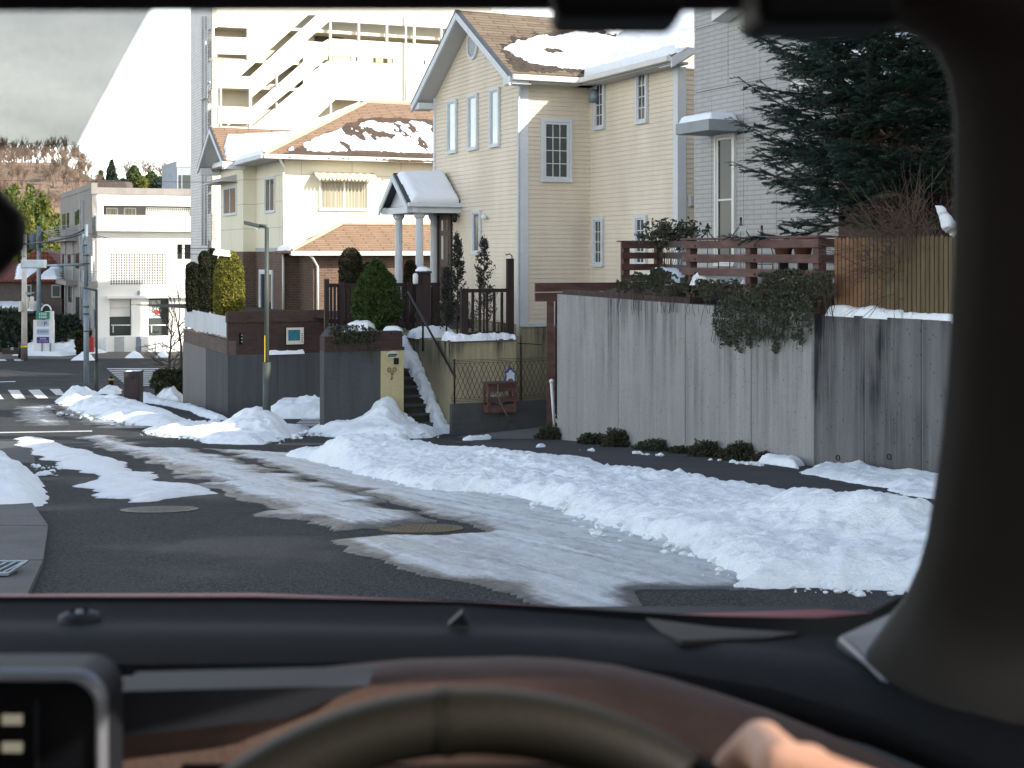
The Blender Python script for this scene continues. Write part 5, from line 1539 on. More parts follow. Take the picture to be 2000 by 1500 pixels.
b = MB(); b.box(Wap.pt(.1,-6.2,-1.35), Wap.D*14.6, -Wap.N*3.4, UP*18.3); b.build('inner_wall', M['ap_inner'], apt)
for y_ in (50, 118, 170, 251, 380):
    z = Wap.z(450, y_)
    b = MB(); Wap.box(b, .02, 14.6, z-.0, z+.14, -1.34, -.23); b.build('floor_slab', M['ap_inner'], apt)
parap = [S([(385,238),(625,245),(625,357),(385,350)]), S([(420,690),(636,698),(636,806),(420,802)]),
         S([(1145,250),(1990,300),(1990,392),(1145,358)])]
for pl_ in parap[:2]:
    holed(Wap, pl_, [], .06, .12).build('parapet', M['ap_white'], apt)
for x, y0, y1 in ((388,172,390), (612,183,388), (436,574,822), (626,578,828), (800,478,560), (800,670,705), (1150,137,395), (1334,149,262), (1517,158,272), (1695,170,282), (1873,182,292), (1152,680,740), (1335,655,690)):
    (x0, y0), (x1, y1) = S([(x-6,y0),(x+6,y1)])
    wbox(Wap, (x0,y0,x1,y1), -.1, .08, 'post', M['ap_white'], apt)
for x0, y0, x1, y1 in ((1100,215,1290,250), (1760,392,1770,420)):
    (x0, y0), (x1, y1) = S([(x0,y0),(x1,y1)]); 
    wbox(Wap, (x0,y0,x1,y1), -1.34 if y0 < 100 else 0, -1.30 if y0 < 100 else .02, 'door', M['dh_wall'], apt)
for x, y in ((465,366),(545,368),(485,820),(540,822)):
    (x0, y0), (x1, y1) = S([(x,y-14),(x+34,y+22)]); wbox(Wap, (x0,y0,x1,y1), -1.35, -1.31, 'door', M['pane'], apt)
(x0, y0), (x1, y1) = S([(1606,100),(1612,655)]); pipe([Wap.px(x0+36*.3,30,.12), Wap.px(x0+36*.3,196,.12)], .05, 'drainpipe', M['ap_white'], apt)
# tiled side
b = MB(); Wal.box(b, .9, 4.97, -6.2, 12.2, -.25, 0); b.build('side_wall', M['ap_tile'], apt)
def sidebox(y0, y1): 
    z0, z1 = Wal.z(408, y1), Wal.z(408, y0); b = MB(); Wal.box(b, .0, .9, z0, z1, -.22, .0); b.build('side_wall', M['ap_tile'], apt)
sidebox(-60, 58); sidebox(122, 178); sidebox(256, 360); sidebox(418, 470); sidebox(500, 800)
for y0, y1 in ((78,112), (212,245), (385,410)):
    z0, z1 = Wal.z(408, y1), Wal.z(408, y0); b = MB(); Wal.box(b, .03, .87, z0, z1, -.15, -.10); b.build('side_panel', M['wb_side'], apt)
for px in (395.5, 401.5):
    pipe([Wal.px(px, 32, .12), Wal.px(px, 330, .12), Wal.px(px, 480, .12)], .05, 'drainpipe', M['band'], apt)
pipe([Wal.px(393, 195, .12), Wal.px(403, 190, .25), Wal.px(404, 165, .25), Wal.px(410,160,.2)], .05, 'drainpipe', M['band'], apt)
bb_ = thing('blue_grey_building', P(358,370,90), 'blue-grey building corner showing left of the apartment block', 'building')
Wbb = Wall(((346-CX)/F*95, 95), B2, -A2)
b = MB(); Wbb.box(b, 0, 6, -6, Wbb.z(346,314), -6, 0); b.build('wall', mat('bluegrey_wall', (.30,.34,.38), .8), bb_)
b = MB(); Wbb.box(b, -.05, 6, Wbb.z(346,326), Wbb.z(346,312), -.1, .05); b.build('cornice', M['band'], bb_)
for x0, x1 in ((349,354),(357,372)): wbox(Wbb, (x0,342,x1,368), 0, .04, 'window', M['pane_grey'], bb_)

# ------------------------------------------------------------------ white three-storey building
wb0 = V(((180-CX)/F*83, 83.0)); Ww = Wall((wb0.x, wb0.y), B2, -A2); Wl = Wall((wb0.x, wb0.y), A2, -B2)
wb = thing('white_building', (wb0.x, wb0.y, -6), 'sunlit white three-storey building across the crossing', 'building')
WBH = [Ww.rect(202,402,380,421.5), Ww.rect(346,477,380,506), Ww.rect(215,495,325,556), Ww.rect(214,582,257,656), Ww.rect(290,582,330,656)]
holed_rects(Ww, (0, 8.6, -6.3, Ww.z(190,374)), WBH, 0, .3).build('facade', M['wb_white'], wb)
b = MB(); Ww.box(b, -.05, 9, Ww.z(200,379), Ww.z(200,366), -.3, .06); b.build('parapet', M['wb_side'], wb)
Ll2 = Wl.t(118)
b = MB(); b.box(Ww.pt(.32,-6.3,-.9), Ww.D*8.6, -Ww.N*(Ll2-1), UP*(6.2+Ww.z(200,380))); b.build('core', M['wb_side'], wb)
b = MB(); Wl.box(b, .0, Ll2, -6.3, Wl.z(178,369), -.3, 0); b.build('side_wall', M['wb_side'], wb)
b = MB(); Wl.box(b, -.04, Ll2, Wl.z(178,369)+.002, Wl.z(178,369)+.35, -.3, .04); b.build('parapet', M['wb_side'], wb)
# balcony front projecting
b = MB(); t0, t1, z0, z1 = Ww.rect(187,421,400,452); Ww.box(b, t0, t1, z0, z1, .02, .6); b.build('balcony_front', M['wb_white'], wb)
for x in (215, 247, 280, 312, 343):
    t_ = Ww.t(x); b = MB(); Ww.box(b, t_-.012, t_+.012, z0+.05, z1-.02, .6, .606); b.build('balcony_joint', M['band'], wb)
for r in ((211,405,234,421),(246,405,270,421)):
    o = wbox(Ww, r, -.9, -.8, 'window', M['trim2'], wb); wbox(Ww, (r[0]+2,r[1]+2,r[2]-2,r[3]), -.8, -.78, 'pane', M['pane_curtain'], o)
wbox(Ww, (346,477,380,506), -.9, -.8, 'window', M['pane'], wb); wbox(Ww, (357,476,360,507), -.3, .02, 'mullion', M['wb_white'], wb)
# block lattices
def lattice(r, nx, ny, o0, o1, th, name):
    t0, t1, z0, z1 = Ww.rect(*r); b = MB()
    for i in range(nx+1):
        t_ = t0+(t1-t0)*i/nx; Ww.box(b, t_-th/2, t_+th/2, z0, z1, o0, o1)
    for j in range(ny+1):
        z_ = z0+(z1-z0)*j/ny; Ww.box(b, t0, t1, z_-th/2, z_+th/2, o0+.012, o1-.012)
    o = b.build(name, M['wb_white'], wb); o['kind'] = 'stuff'
lattice((215,495,325,556), 22, 12, -.12, .03, .046, 'block_lattice')
wbox(Ww, (215,495,325,556), -.89, -.8, 'lattice_backing', M['dark_wall'], wb)  # dark sheet gives the lattice holes their shade by colour
lattice((288,406,380,421.5), 24, 4, -.5, -.4, .045, 'block_lattice')
# ground floor windows
for r, lab in (((215,583,257,656), 0), ((290,583,330,656), 1)):
    x0, y0, x1, y1 = r
    o = wbox(Ww, (x0,620 if lab == 0 else 624,x1,y1), -.55, -.5, 'shop_window', M['pane_grey'], wb)
    if lab == 0:
        wbox(Ww, (x0+1,584,x1-1,600), -.5, -.45, 'blind', M['wb_white'], wb); wbox(Ww, (x0+1,603,x1-1,619), -.5, -.46, 'blind', M['wb_white'], wb)
        wbox(Ww, (x0,600,x1,603), -.5, -.40, 'transom', M['trim2'], wb)
    pipe([Ww.px(x0+2,635,.12), Ww.px(x1-2,635,.12)], .035, 'guard_rail', M['trim2'], wb, 6)
    pipe([Ww.px(x0+6,635,.12), Ww.px(x0+6,650,.12)], .03, 'guard_rail', M['trim2'], wb, 6)
o = wbox(Ww, (290,583,330,624), -.55, -.5, 'shop_window', M['pane'], wb)
po = wbox(Ww, (292,587,316,622), -.5, -.48, 'poster', mat('poster_pale', (.55,.60,.58), .5, .25, 3, col2=(.70,.72,.68)), wb)
def text(body, loc, size, material, w, parent, ext=.004, align='LEFT'):
    cu = bpy.data.curves.new('lettering', 'FONT'); cu.body = body; cu.size = size; cu.extrude = ext; cu.align_x = align
    o = bpy.data.objects.new('lettering_source', cu); COL.objects.link(o)
    bpy.context.view_layer.update()
    me = bpy.data.meshes.new_from_object(o.evaluated_get(bpy.context.evaluated_depsgraph_get()))
    bpy.data.objects.remove(o); bpy.data.curves.remove(cu)
    me.materials.clear(); me.materials.append(material)
    o = bpy.data.objects.new('lettering', me); COL.objects.link(o)
    x = w.d if w.d.x > 0 else -w.d
    z = V((0,0,1)); xx = V((x.x,x.y,0)); yy = z; zz = xx.cross(yy)
    m = Matrix((xx, yy, zz)).transposed().to_4x4()
    o.rotation_euler = m.to_euler()
    setloc(o, loc, parent)
    return o
ink = mat('dark_ink', (.03,.03,.035), .6); redm = mat('red_disc', (.55,.05,.04), .5); blum = mat('blue_print', (.06,.16,.36), .5)
text('EN', Ww.px(297, 606, -.47), .42, ink, Ww, wb)
text('K', Ww.px(297, 614, -.47), .42, ink, Ww, wb); text('H', Ww.px(310.5, 614, -.47), .42, ink, Ww, wb)
b = MB(); q = Ww.px(306.5, 610, -.47); b.prism([q+Ww.D*(.15*math.cos(i*math.pi/8))+UP*(.15*math.sin(i*math.pi/8)) for i in range(16)], Ww.N*.01); b.build('red_disc', redm, wb)
b = MB(); q = Ww.px(306, 617.5, -.47)
for k in range(7): b.box(q+Ww.D*(-.28+.09*k), Ww.D*.06, Ww.N*.005, UP*(.05+.02*(k % 3)))
b.build('lettering', blum, wb)
# awning of shade over the ground floor, lamp, plinth, ramp rail
b = MB(); t0, t1, z0, z1 = Ww.rect(208,577,400,582); Ww.box(b, t0, t1, z0, z1, .003, .35); b.build('canopy', M['wb_white'], wb)
b = MB(); t0, t1, z0, z1 = Ww.rect(205,656,400,700); Ww.box(b, t0, t1, z0, z1, .003, .5); b.build('plinth', M['wb_white'], wb)
wbox(Ww, (221,657,240,686), .5, .53, 'meter_cabinet', M['band'], wb); wbox(Ww, (263,657,271,686), .5, .54, 'notice_board', M['galv'], wb)
q = Ww.px(271, 572, .1); b = MB(); b.ball(q, .10, 8, (1,1,1.5)); b.build('wall_lamp', M['galv'], wb)
for x in (275, 303, 318, 340): pipe([Ww.px(x,662,1.0), Ww.px(x,687,1.0)], .03, 'ramp_rail', M['galv'], wb, 5)
pipe([Ww.px(264,680,1.0), Ww.px(345,664,1.0)], .03, 'ramp_rail', M['galv'], wb, 5)
# left side details: windows, pipes, balconies
for r in ((122,418,128,448),(131,416,135,444),(147,413,151,440),(152,409,158,437),(122,495,128,522),(132,496,138,520),(146,495,155,524),(124,560,129,600),(148,580,160,640),(134,560,140,590),(165,556,171,590)):
    wbox(Wl, r, 0, .03, 'window', M['pane'], wb)
def side_balcony(x0, y0, x1, y1, out=.7):
    t0, t1, z0, z1 = Wl.rect(x0, y0, x1, y1)
    b = MB(); Wl.box(b, t0, t1, z0, z0+.3, 0, out); o = b.build('balcony', M['wb_side'], wb)
    for k in range(5):
        zz = z0+.35+(z1-z0-.4)*k/4; b = MB(); Wl.box(b, t0, t1, zz, zz+.03, out-.06, out-.02); Wl.box(b, t0, t0+.04, zz, zz+.03, 0, out-.06); b.build('rail', M['galv'], o)
    for k in range(4):
        tt = t0+(t1-t0-.05)*k/3; b = MB(); Wl.box(b, tt, tt+.05, z0+.3, z1, out-.055, out-.015); b.build('post', M['galv'], o)
side_balcony(113,442,151,472); side_balcony(113,526,151,554); side_balcony(172,528,191,560, .5)
for px, y0 in ((127,470),(142,470),(157,390),(161,390),(179,500),(183,470)):
    pipe([Wl.px(px,y0,.1), Wl.px(px,640,.1)], .05, 'drainpipe', M['band'], wb, 6)

# ------------------------------------------------------------------ dark house with red tiles at the far left
lh = thing('red_tiled_house', P(60,690,96), 'taupe house with red tile and snow covered roofs at the far left', 'house')
b = MB(); a_ = P(-80,548,96); c_ = P(121,548,96)
b.box((a_.x,96,-6), (c_.x-a_.x,0,0), (0,8,0), (0,0,6+a_.z)); b.build('wall', M['dh_wall'], lh)
ra, rb_ = P(-90,547,95.2), P(128,547,95.2)
rc, rd_ = P(-60,512,99), P(112,512,99)
slab([ra, rb_, rd_, rc], .12, 'roof', M['red_tile'], lh)
slab([P(-90,547,103.2)*1, P(128,547,103.2)*1, rd_, rc], .12, 'roof', M['red_tile'], lh)
b = MB(); b.prism([P(45,520,100), P(118,520,100), P(92,492,100), P(62,489,100)], (0,4,0)); b.build('upper_roof', M['red_tile'], lh)
b = MB(); b.tube([P(58,547,95.1), P(102,517,98.6)], .25, 6); b.build('hip_tile', M['red_tile'], lh)
Ol = ra+UP*.01; Wl_ = (V((0, rc.y-ra.y, rc.z-ra.z))).normalized()
for i, q in enumerate((((30,545),(62,545),(92,520),(88,516),(36,516)), ((72,545),(118,545),(118,521),(104,519)))):
    pq_ = [plane_uv(Ol, V((1,0,0)), Wl_, *x) for x in q]
    sn(snow_on_plane('roof_snow', Ol, V((1,0,0)), Wl_, pq_, .16, M['snow_clean'], None, .12, 30+i, .1, .3, .04), ('left', 'right')[i] and ['snow field on the red roof behind the white pole', 'snow field on the red roof beside the white building'][i])
b = MB(); q0, q1 = P(-60,608,94), P(66,608,94)
b.prism([q0, q1, q1+V((0,2,.45)), q0+V((0,2,.45))], (0,0,-.15)); b.build('porch_roof', M['roof_grey'], lh)
sn(snow_on_plane('roof_snow', q0+UP*.01, V((1,0,0)), V((0,2,.45)), [(0,.1),((q1-q0).x-.1,.1),((q1-q0).x-.1,1.9),(0,1.9)], .25, M['snow_clean'], None, .12, 33, .05, .2, .04), 'snow on the low porch roof at the far left')
for r in ((101,556,119,581), (52,556,62,575)):
    a_, c_ = P(r[0],r[1],95.9), P(r[2],r[3],95.9)
    b = MB(); b.box((a_.x,95.85,c_.z), (c_.x-a_.x,0,0), (0,.12,0), (0,0,a_.z-c_.z)); o = b.build('window', M['band'], lh)
    b = MB(); b.box((a_.x+.08,95.80,c_.z+.08), (c_.x-a_.x-.16,0,0), (0,.04,0), (0,0,a_.z-c_.z-.16)); b.build('pane', M['pane_grey'], o)
# ------------------------------------------------------------------ timber fences above the retaining wall
def pbox(w, t0, t1, z0, z1, o0, o1, name, m, par, bev=.004):
    b = MB(); w.box(b, t0, t1, z0, z1, o0, o1); return b.build(name, M[m] if isinstance(m, str) else m, par, bev)
rf = thing('rail_fence', Wa.pt((Wa.t(1338)+Wa.t(1600))/2, ztop), 'red-brown fence of four heavy horizontal rails above the concrete wall', 'fence')
f0, f1 = Wa.t(1338, -.1), Wa.t(1606, -.1)
for x in (1346, 1462, 1594):
    t_ = Wa.t(x, -.14); pbox(Wa, t_, t_+.13, ztop-.0, .185, -.20, -.09, 'post', 'red_wood', rf)
for zc_ in (.125, -.062, -.25, -.455):
    pbox(Wa, f0, f1, zc_-.055, zc_+.05, -.088, -.045, 'rail', 'red_wood', rf)
    for x in (1352, 1468, 1600):
        for dz in (-.02,):
            q = Wa.pt(Wa.t(x), zc_+dz, -.045); b = MB(); b.lathe(q, [(.016,0),(.014,.012)], 8, ax=Wa.N); b.build('bolt', M['black'], rf)
pbox(Wa, f0-.02, f1+.03, .187, .215, -.22, -.03, 'cap_rail', 'red_wood', rf)
for zc_ in (.125, -.062, -.25, -.455):
    b = MB(); q = Wa.pt(f1-.02, zc_-.05, -.09); b.box(q, B3*1.2, A3*.045, UP*.10); b.build('return_rail', M['red_wood'], rf)
b = MB(); b.box(Wa.pt(f1+.0, .19, -.12), B3*1.2, A3*.10, UP*.02); b.build('cap_rail', M['red_wood'], rf)
rf2 = thing('rail_fence', P(1250,575,23.2), 'shorter red-brown rail fence farther back beside the leafy shrub', 'fence')
Wr2 = Wall(((1212-CX)/F*23.2, 23.2), B2, -A2)
g1 = Wr2.t(1292)
for zc_ in (.140, -.034, -.226, -.41):
    pbox(Wr2, 0, g1, zc_-.055, zc_+.05, 0, .045, 'rail', 'red_wood', rf2)
pbox(Wr2, -.02, g1+.02, .192, .215, -.10, .06, 'cap_rail', 'red_wood', rf2)
for x in (1218, 1283): pbox(Wr2, Wr2.t(x), Wr2.t(x)+.12, ztop-.05, .19, -.11, -.002, 'post', 'red_wood', rf2)
q0 = Wr2.pt(g1-.06, 0, .0); q1 = Wa.pt(f0, 0, -.16)
for zc_ in (.140, -.034, -.226, -.41):
    b = MB(); d_ = V((q1.x-q0.x, q1.y-q0.y, 0)); b.box((q0.x,q0.y,zc_-.05), d_, B3*.045, UP*.10); b.build('return_rail', M['dark_wood'], rf2)  # unlit return of the red fence, its shade put into darker wood
# picket fence
pf_ = thing('picket_fence', Wz.pt(1.2, ztop), 'ochre pointed picket fence turning greenish near the pillar', 'fence')
tt = Wz.t(1632, -.12); i = 0
while i < 62:
    b = MB(); w_ = .052; z0, z1 = -.665+random.uniform(-.006,.006), .195+random.uniform(-.012,.012)
    b.prism([Wz.pt(tt,z0,-.10), Wz.pt(tt+w_,z0,-.10), Wz.pt(tt+w_,z1-.035,-.10), Wz.pt(tt+w_/2,z1,-.10), Wz.pt(tt,z1-.035,-.10)], Wz.N*-.018)
    b.build('picket', M['picket'] if i < 8 or i in (9,11) else M['picket_green'], pf_)
    tt += .0665; i += 1
for z_ in (-.52, .02): pbox(Wz, Wz.t(1632,-.13), tt, z_, z_+.07, -.165, -.12, 'rail', 'picket_green', pf_)
for x in (1640, 1740, 1860): pbox(Wz, Wz.t(x), Wz.t(x)+.09, ztop, .12, -.26, -.17, 'post', 'picket_green', pf_)
Ow = Wz.pt(Wz.t(1608), ztop, 0)
o = snow_on_plane('ledge_snow', Ow, Wz.D, -Wz.N, [(.05,.0),(.55,.0),(1.25,.02),(1.2,.2),(.0,.2)], .09, M['snow'], None, .02, 41, .03, .06, .05)
tag(o, 'snow ridge on the wall top under the first ochre pickets', 'snow', 'snow on wall tops')
o = snow_on_plane('ledge_snow', Wz.pt(Wz.t(1750), ztop, 0), Wz.D, -Wz.N, [(.0,.05),(.55,.03),(1.3,.02),(1.2,.2),(.0,.2)], .055, M['snow'], None, .02, 42, .05, .06, .05)
tag(o, 'thin snow on the wall top under the greenish pickets', 'snow', 'snow on wall tops')
for i, (x0, y0, Y, sx, sy, th, lab) in enumerate(((1310,556,21.2,.9,.8,.22,'snow pad in the garden behind the shorter rail fence'), (1420,556,19.6,1.2,.8,.16,'snow lying behind the long rail fence'), (1490,560,18.6,.7,.5,.14,'small snow pad behind the middle fence post'), (1640,520,18.0,.5,.4,.12,'snow lump by the end of the rail fence'))):
    q = P(x0, y0, Y)
    pol = [(-sx/2,-sy/2),(sx/2,-sy/2),(sx*.4,sy/2),(-sx*.3,sy/2)]
    o = snow_on_plane('garden_snow', q+UP*.02, V((1,0,0)), V((0,1,0)), pol, th, M['snow'], None, .03, 43+i, .08, .15, .05)
    if o: tag(o, lab, 'snow', 'snow in the raised garden')

gb = snow_on_ground('garden_bed', None, .24, .8, M['soil'], res=.08, seed=61, lump=.05, edge=.1, base=ztop-.08, world_poly=[(1.3,24.2),(2.2,21.3),(3.9,16.7),(5.0,14.8),(5.6,16),(4.9,19.5),(3.6,22.5),(2.4,25.2)])
tag(gb, kind='structure', label='raised garden bed behind the timber fences')
# iron trellis arches and flower pots
tr = thing('iron_trellis', P(1420,545,21.5), 'thin iron trellis arches with pointed finials behind the rail fence', 'trellis')
for px, top in ((1382,436), (1447,424), (1488,440)):
    q = P(px, top, 21.3); w_ = .17; b = MB()
    b.tube([q+V((0,0,-.02)), q+V((0,0,.0))], .014, 6)
    for s_ in (-1, 1):
        b.tube([q, q+V((s_*.02,0,-.14)), q+V((s_*.12,0,-.27)), q+V((s_*w_,0,-.42)), q+V((s_*w_,0,-1.1))], .008, 5)
    b.tube([q+V((0,0,-.1)), q+V((0,0,-1.1))], .006, 5); b.tube([q+V((-w_,0,-.6)), q+V((w_,0,-.6))], .006, 5)
    b.ball(q+V((0,0,-.03)), .02, 6)
    b.build('arch', M['black'], tr)
b = MB(); q = P(1444, 452, 21.2); b.box(q, (.10,0,0), (0,.01,0), (0,0,.085)); b.build('name_tag', M['white_metal'], tr)
for px, py, Y, r, lab in ((1530,497,19.0,.13,'left brown terracotta pot behind the fence rail'), (1568,486,18.6,.15,'right brown terracotta pot behind the fence rail')):
    q = P(px, py+14, Y); b = MB()
    b.lathe((q.x,q.y,q.z), [(r*.7,0),(r*.95,r*1.3),(r*1.1,r*1.35),(r*1.1,r*1.6),(r*.95,r*1.6),(r*.9,r*1.4)], 16); tag(b.build('flower_pot', M['terracotta']), lab, 'flower pot', 'terracotta pots')
    b = MB(); b.abox((q.x,q.y,ztop-.05), .12, .12, q.z-ztop+.05); tag(b.build('pot_stand', M['dark_wood']), 'dark stand under the '+lab.split(' behind')[0], 'stand')

# ------------------------------------------------------------------ foliage builders
def cards(pts, nrm, size, asp=1.0, seed=0, up=None):
    """one quad per point, in random directions (or along nrm)"""
    r = np.random.default_rng(seed); n = len(pts)
    a = r.normal(size=(n,3)); a += nrm*1.0 if nrm is not None else 0
    a /= np.linalg.norm(a, axis=1)[:,None]
    b = np.cross(a, r.normal(size=(n,3))); b /= np.linalg.norm(b, axis=1)[:,None]
    s = size*r.uniform(.6,1.3,(n,1))
    p0 = pts - a*s*.5*asp; p1 = pts + b*s*.3; p2 = pts + a*s*.5*asp; p3 = pts - b*s*.3
    vs = np.stack([p0,p1,p2,p3], 1).reshape(-1,3)
    fs = np.arange(4*n).reshape(-1,4)
    return vs, fs
def foliage(name, pts, nrm, size, material, parent=None, asp=1.0, seed=0):
    vs, fs = cards(pts, nrm, size, asp, seed)
    return mk(name, vs, fs.tolist(), material, parent, uv=False)
def shell_points(c, prof, n, seed, jit=.12, inner=.75, gap=0.0):
    """points near the surface of a body of revolution; prof(z01) gives the radius"""
    r = np.random.default_rng(seed)
    z = r.uniform(0,1,n*2); rad = np.array([prof(x) for x in z])
    keep = r.uniform(0,1,len(z)) < rad/rad.max()+.1
    z, rad = z[keep][:n], rad[keep][:n]; m = len(z)
    th = r.uniform(0, 2*np.pi, m)
    lump = 1 + jit*(fbm(th*3+z*3, z*9+seed, seed, 3)-.5)*2
    rr = rad*(inner+(1-inner)*np.sqrt(r.uniform(0,1,m)))*lump
    return z, th, rr, m
def clipped(name, c, rad, h, n, material, label, cat='shrub', group=None, top=.85, seed=0, size=.07, base=.7, mid=.5):
    t = thing(name, c, label, cat, group)
    def prof(z):
        if z < .15: return rad*(base+(1-base)*z/.15)
        if z < top: return rad*(1 - .12*abs(z-mid))
        k = (z-top)/(1-top); return rad*(1-.12*abs(top-mid))*math.sqrt(max(0, 1-k*k))+.005
    z, th, rr, m = shell_points(c, prof, n, seed)
    p = np.stack([c[0]+rr*np.cos(th), c[1]+rr*np.sin(th), c[2]+z*h], 1)
    nr = np.stack([np.cos(th), np.sin(th), np.full(m,.6)], 1)
    foliage('crown', p, nr, size, material, t, 1.2, seed)
    b = MB(); b.lathe(c, [(max(.01, prof(k/10)*.8), h*k/10*.98) for k in range(11)], 12); b.build('inner_mass', M['topiary'], t)
    b = MB(); b.tube([V(c)-UP*.1, V(c)+UP*h*.3], .03, 6); b.build('trunk', M['bark'], t)
    return t
gz = -1.95
for px, py, Y, w_, m, lab, sd in ((376,512,46.4,.23,'topiary','first and leftmost dark clipped column behind the white fence',1), (399,490,45.4,.19,'topiary','second dark clipped column behind the white fence, taller',2),
        (414,485,46.6,.19,'topiary','tallest thin dark column tucked behind the golden shrub',3)):
    q = P(px, py, Y); clipped('column_shrub', (q.x,q.y,gz), w_, q.z-gz, 5200, M[m], lab, 'shrub', 'clipped column shrubs', .86, sd, .07)
q = P(447, 490, 43.9)
clipped('golden_shrub', (q.x,q.y,gz), .48, q.z-gz, 11000, M['topiary_gold'], 'broad golden-green clipped conifer with snow on its crown', 'shrub', None, .55, 4, .075, .85, .3)
o = snow_on_plane('shrub_snow', q+V((-.30,-.12,-.12)), V((1,0,-.12)), V((0,1,0)), [(-.12,-.2),(.38,-.2),(.40,.25),(-.12,.2)], .16, M['snow_clean'], None, .025, 51, .05, .14, .03)
tag(o, 'snow cap on the crown of the golden conifer', 'snow cap')
for px, py, Y, w_, m, lab, sd in ((685,484,33.0,.28,'topiary_brown','large bronzed clipped column behind the dark garden fence',5), (722,512,33.6,.24,'topiary_brown','shorter bronzed column half hidden by the green conifer',6),
        (801,508,33.4,.16,'topiary_brown','thin bronzed column between the porch columns',7)):
    q = P(px, py, Y); clipped('column_shrub', (q.x,q.y,-1.7), w_, q.z+1.7, 5200, M[m], lab, 'shrub', 'clipped column shrubs', .80, sd, .06)
# green conifer at the steps: sprays fanning up and out
def spray_bush(name, c, h, rad, n, material, label, seed, prof, size=.10, asp=1.8, lean=.9, trunk=True, cat='shrub', inner=.35):
    t = thing(name, c, label, cat)
    r = np.random.default_rng(seed)
    z = r.uniform(.0, 1, n*2); rd = np.array([prof(x) for x in z])
    k = r.uniform(0,1,len(z)) < rd/rd.max()+.05
    z, rd = z[k][:n], rd[k][:n]; m = len(z)
    th = r.uniform(0, 2*np.pi, m)
    lump = .80+.40*fbm(th*2.2+7, z*7, seed, 4)
    rr = rad*rd*(inner+(1-inner)*np.sqrt(r.uniform(0,1,m)))*lump*1.05
    p = np.stack([c[0]+rr*np.cos(th), c[1]+rr*np.sin(th), c[2]+z*h*(.96+.06*lump)], 1)
    nr = np.stack([np.cos(th)*lean, np.sin(th)*lean, np.full(m,1.1)], 1)*1.4
    foliage('crown', p, nr, size, material, t, asp, seed)
    b = MB(); b.tube([V(c)-UP*.05, V(c)+UP*h*.9], [.04,.008], 6); b.build('trunk', M['bark'], t)
    return t
q = P(735, 648, 28.9)
spray_bush('green_conifer', (q.x,q.y,-1.62), 1.45, .48, 13000, M['green_bush'], 'bright green cone-shaped conifer on the dark entry wall', 8, lambda z: (.25+.75*min(1,z/.22)) if z < .35 else max(.03, (1-((z-.35)/.65)**1.5))**.8, .085, 1.9, .9)
for px, top, Y, rad, n, lab, sd in ((893,450,29.4,.36,2700,'dense grey-green conifer in front of the dark door',9), (945,457,29.3,.46,1900,'sparse grey-green conifer behind the baluster fence',10), (872,520,29.6,.30,1900,'short grey-green conifer at the door side',11)):
    q = P(px, top, Y)
    t = thing('thin_conifer', (q.x,q.y,tz), lab, 'shrub', 'grey conifers on the terrace')
    h = q.z-tz; r = random.Random(sd); b = MB()
    b.tube([V((q.x,q.y,tz)), V((q.x+.01,q.y,tz+h))], [.022,.004], 6)
    pts = []; nr = []
    nb_ = 70 if n < 3000 else 85
    for k in range(nb_):
        z = .12+.86*(k/nb_)**.9; a = r.uniform(0, 6.28); ln = rad*(1.05-z)*r.uniform(.7,1.15)+.03
        d = V((math.cos(a), math.sin(a), .9)).normalized()
        s_ = V((q.x,q.y,tz+z*h*.97)); e_2 = s_+d*ln
        b.tube([s_, e_2], [.006,.003], 3, caps=False)
        for j in range(int(n/nb_)):
            u = r.uniform(.35,1.08); pts.append(tuple(s_+d*ln*u+V((r.gauss(0,.026),r.gauss(0,.026),r.gauss(0,.03))))); nr.append((d.x*1.5,d.y*1.5,d.z*2.4))
    b.build('trunk', M['bark'], t)
    foliage('crown', np.array(pts), np.array(nr), .042, M['dull_conifer'], t, 1.6, sd)

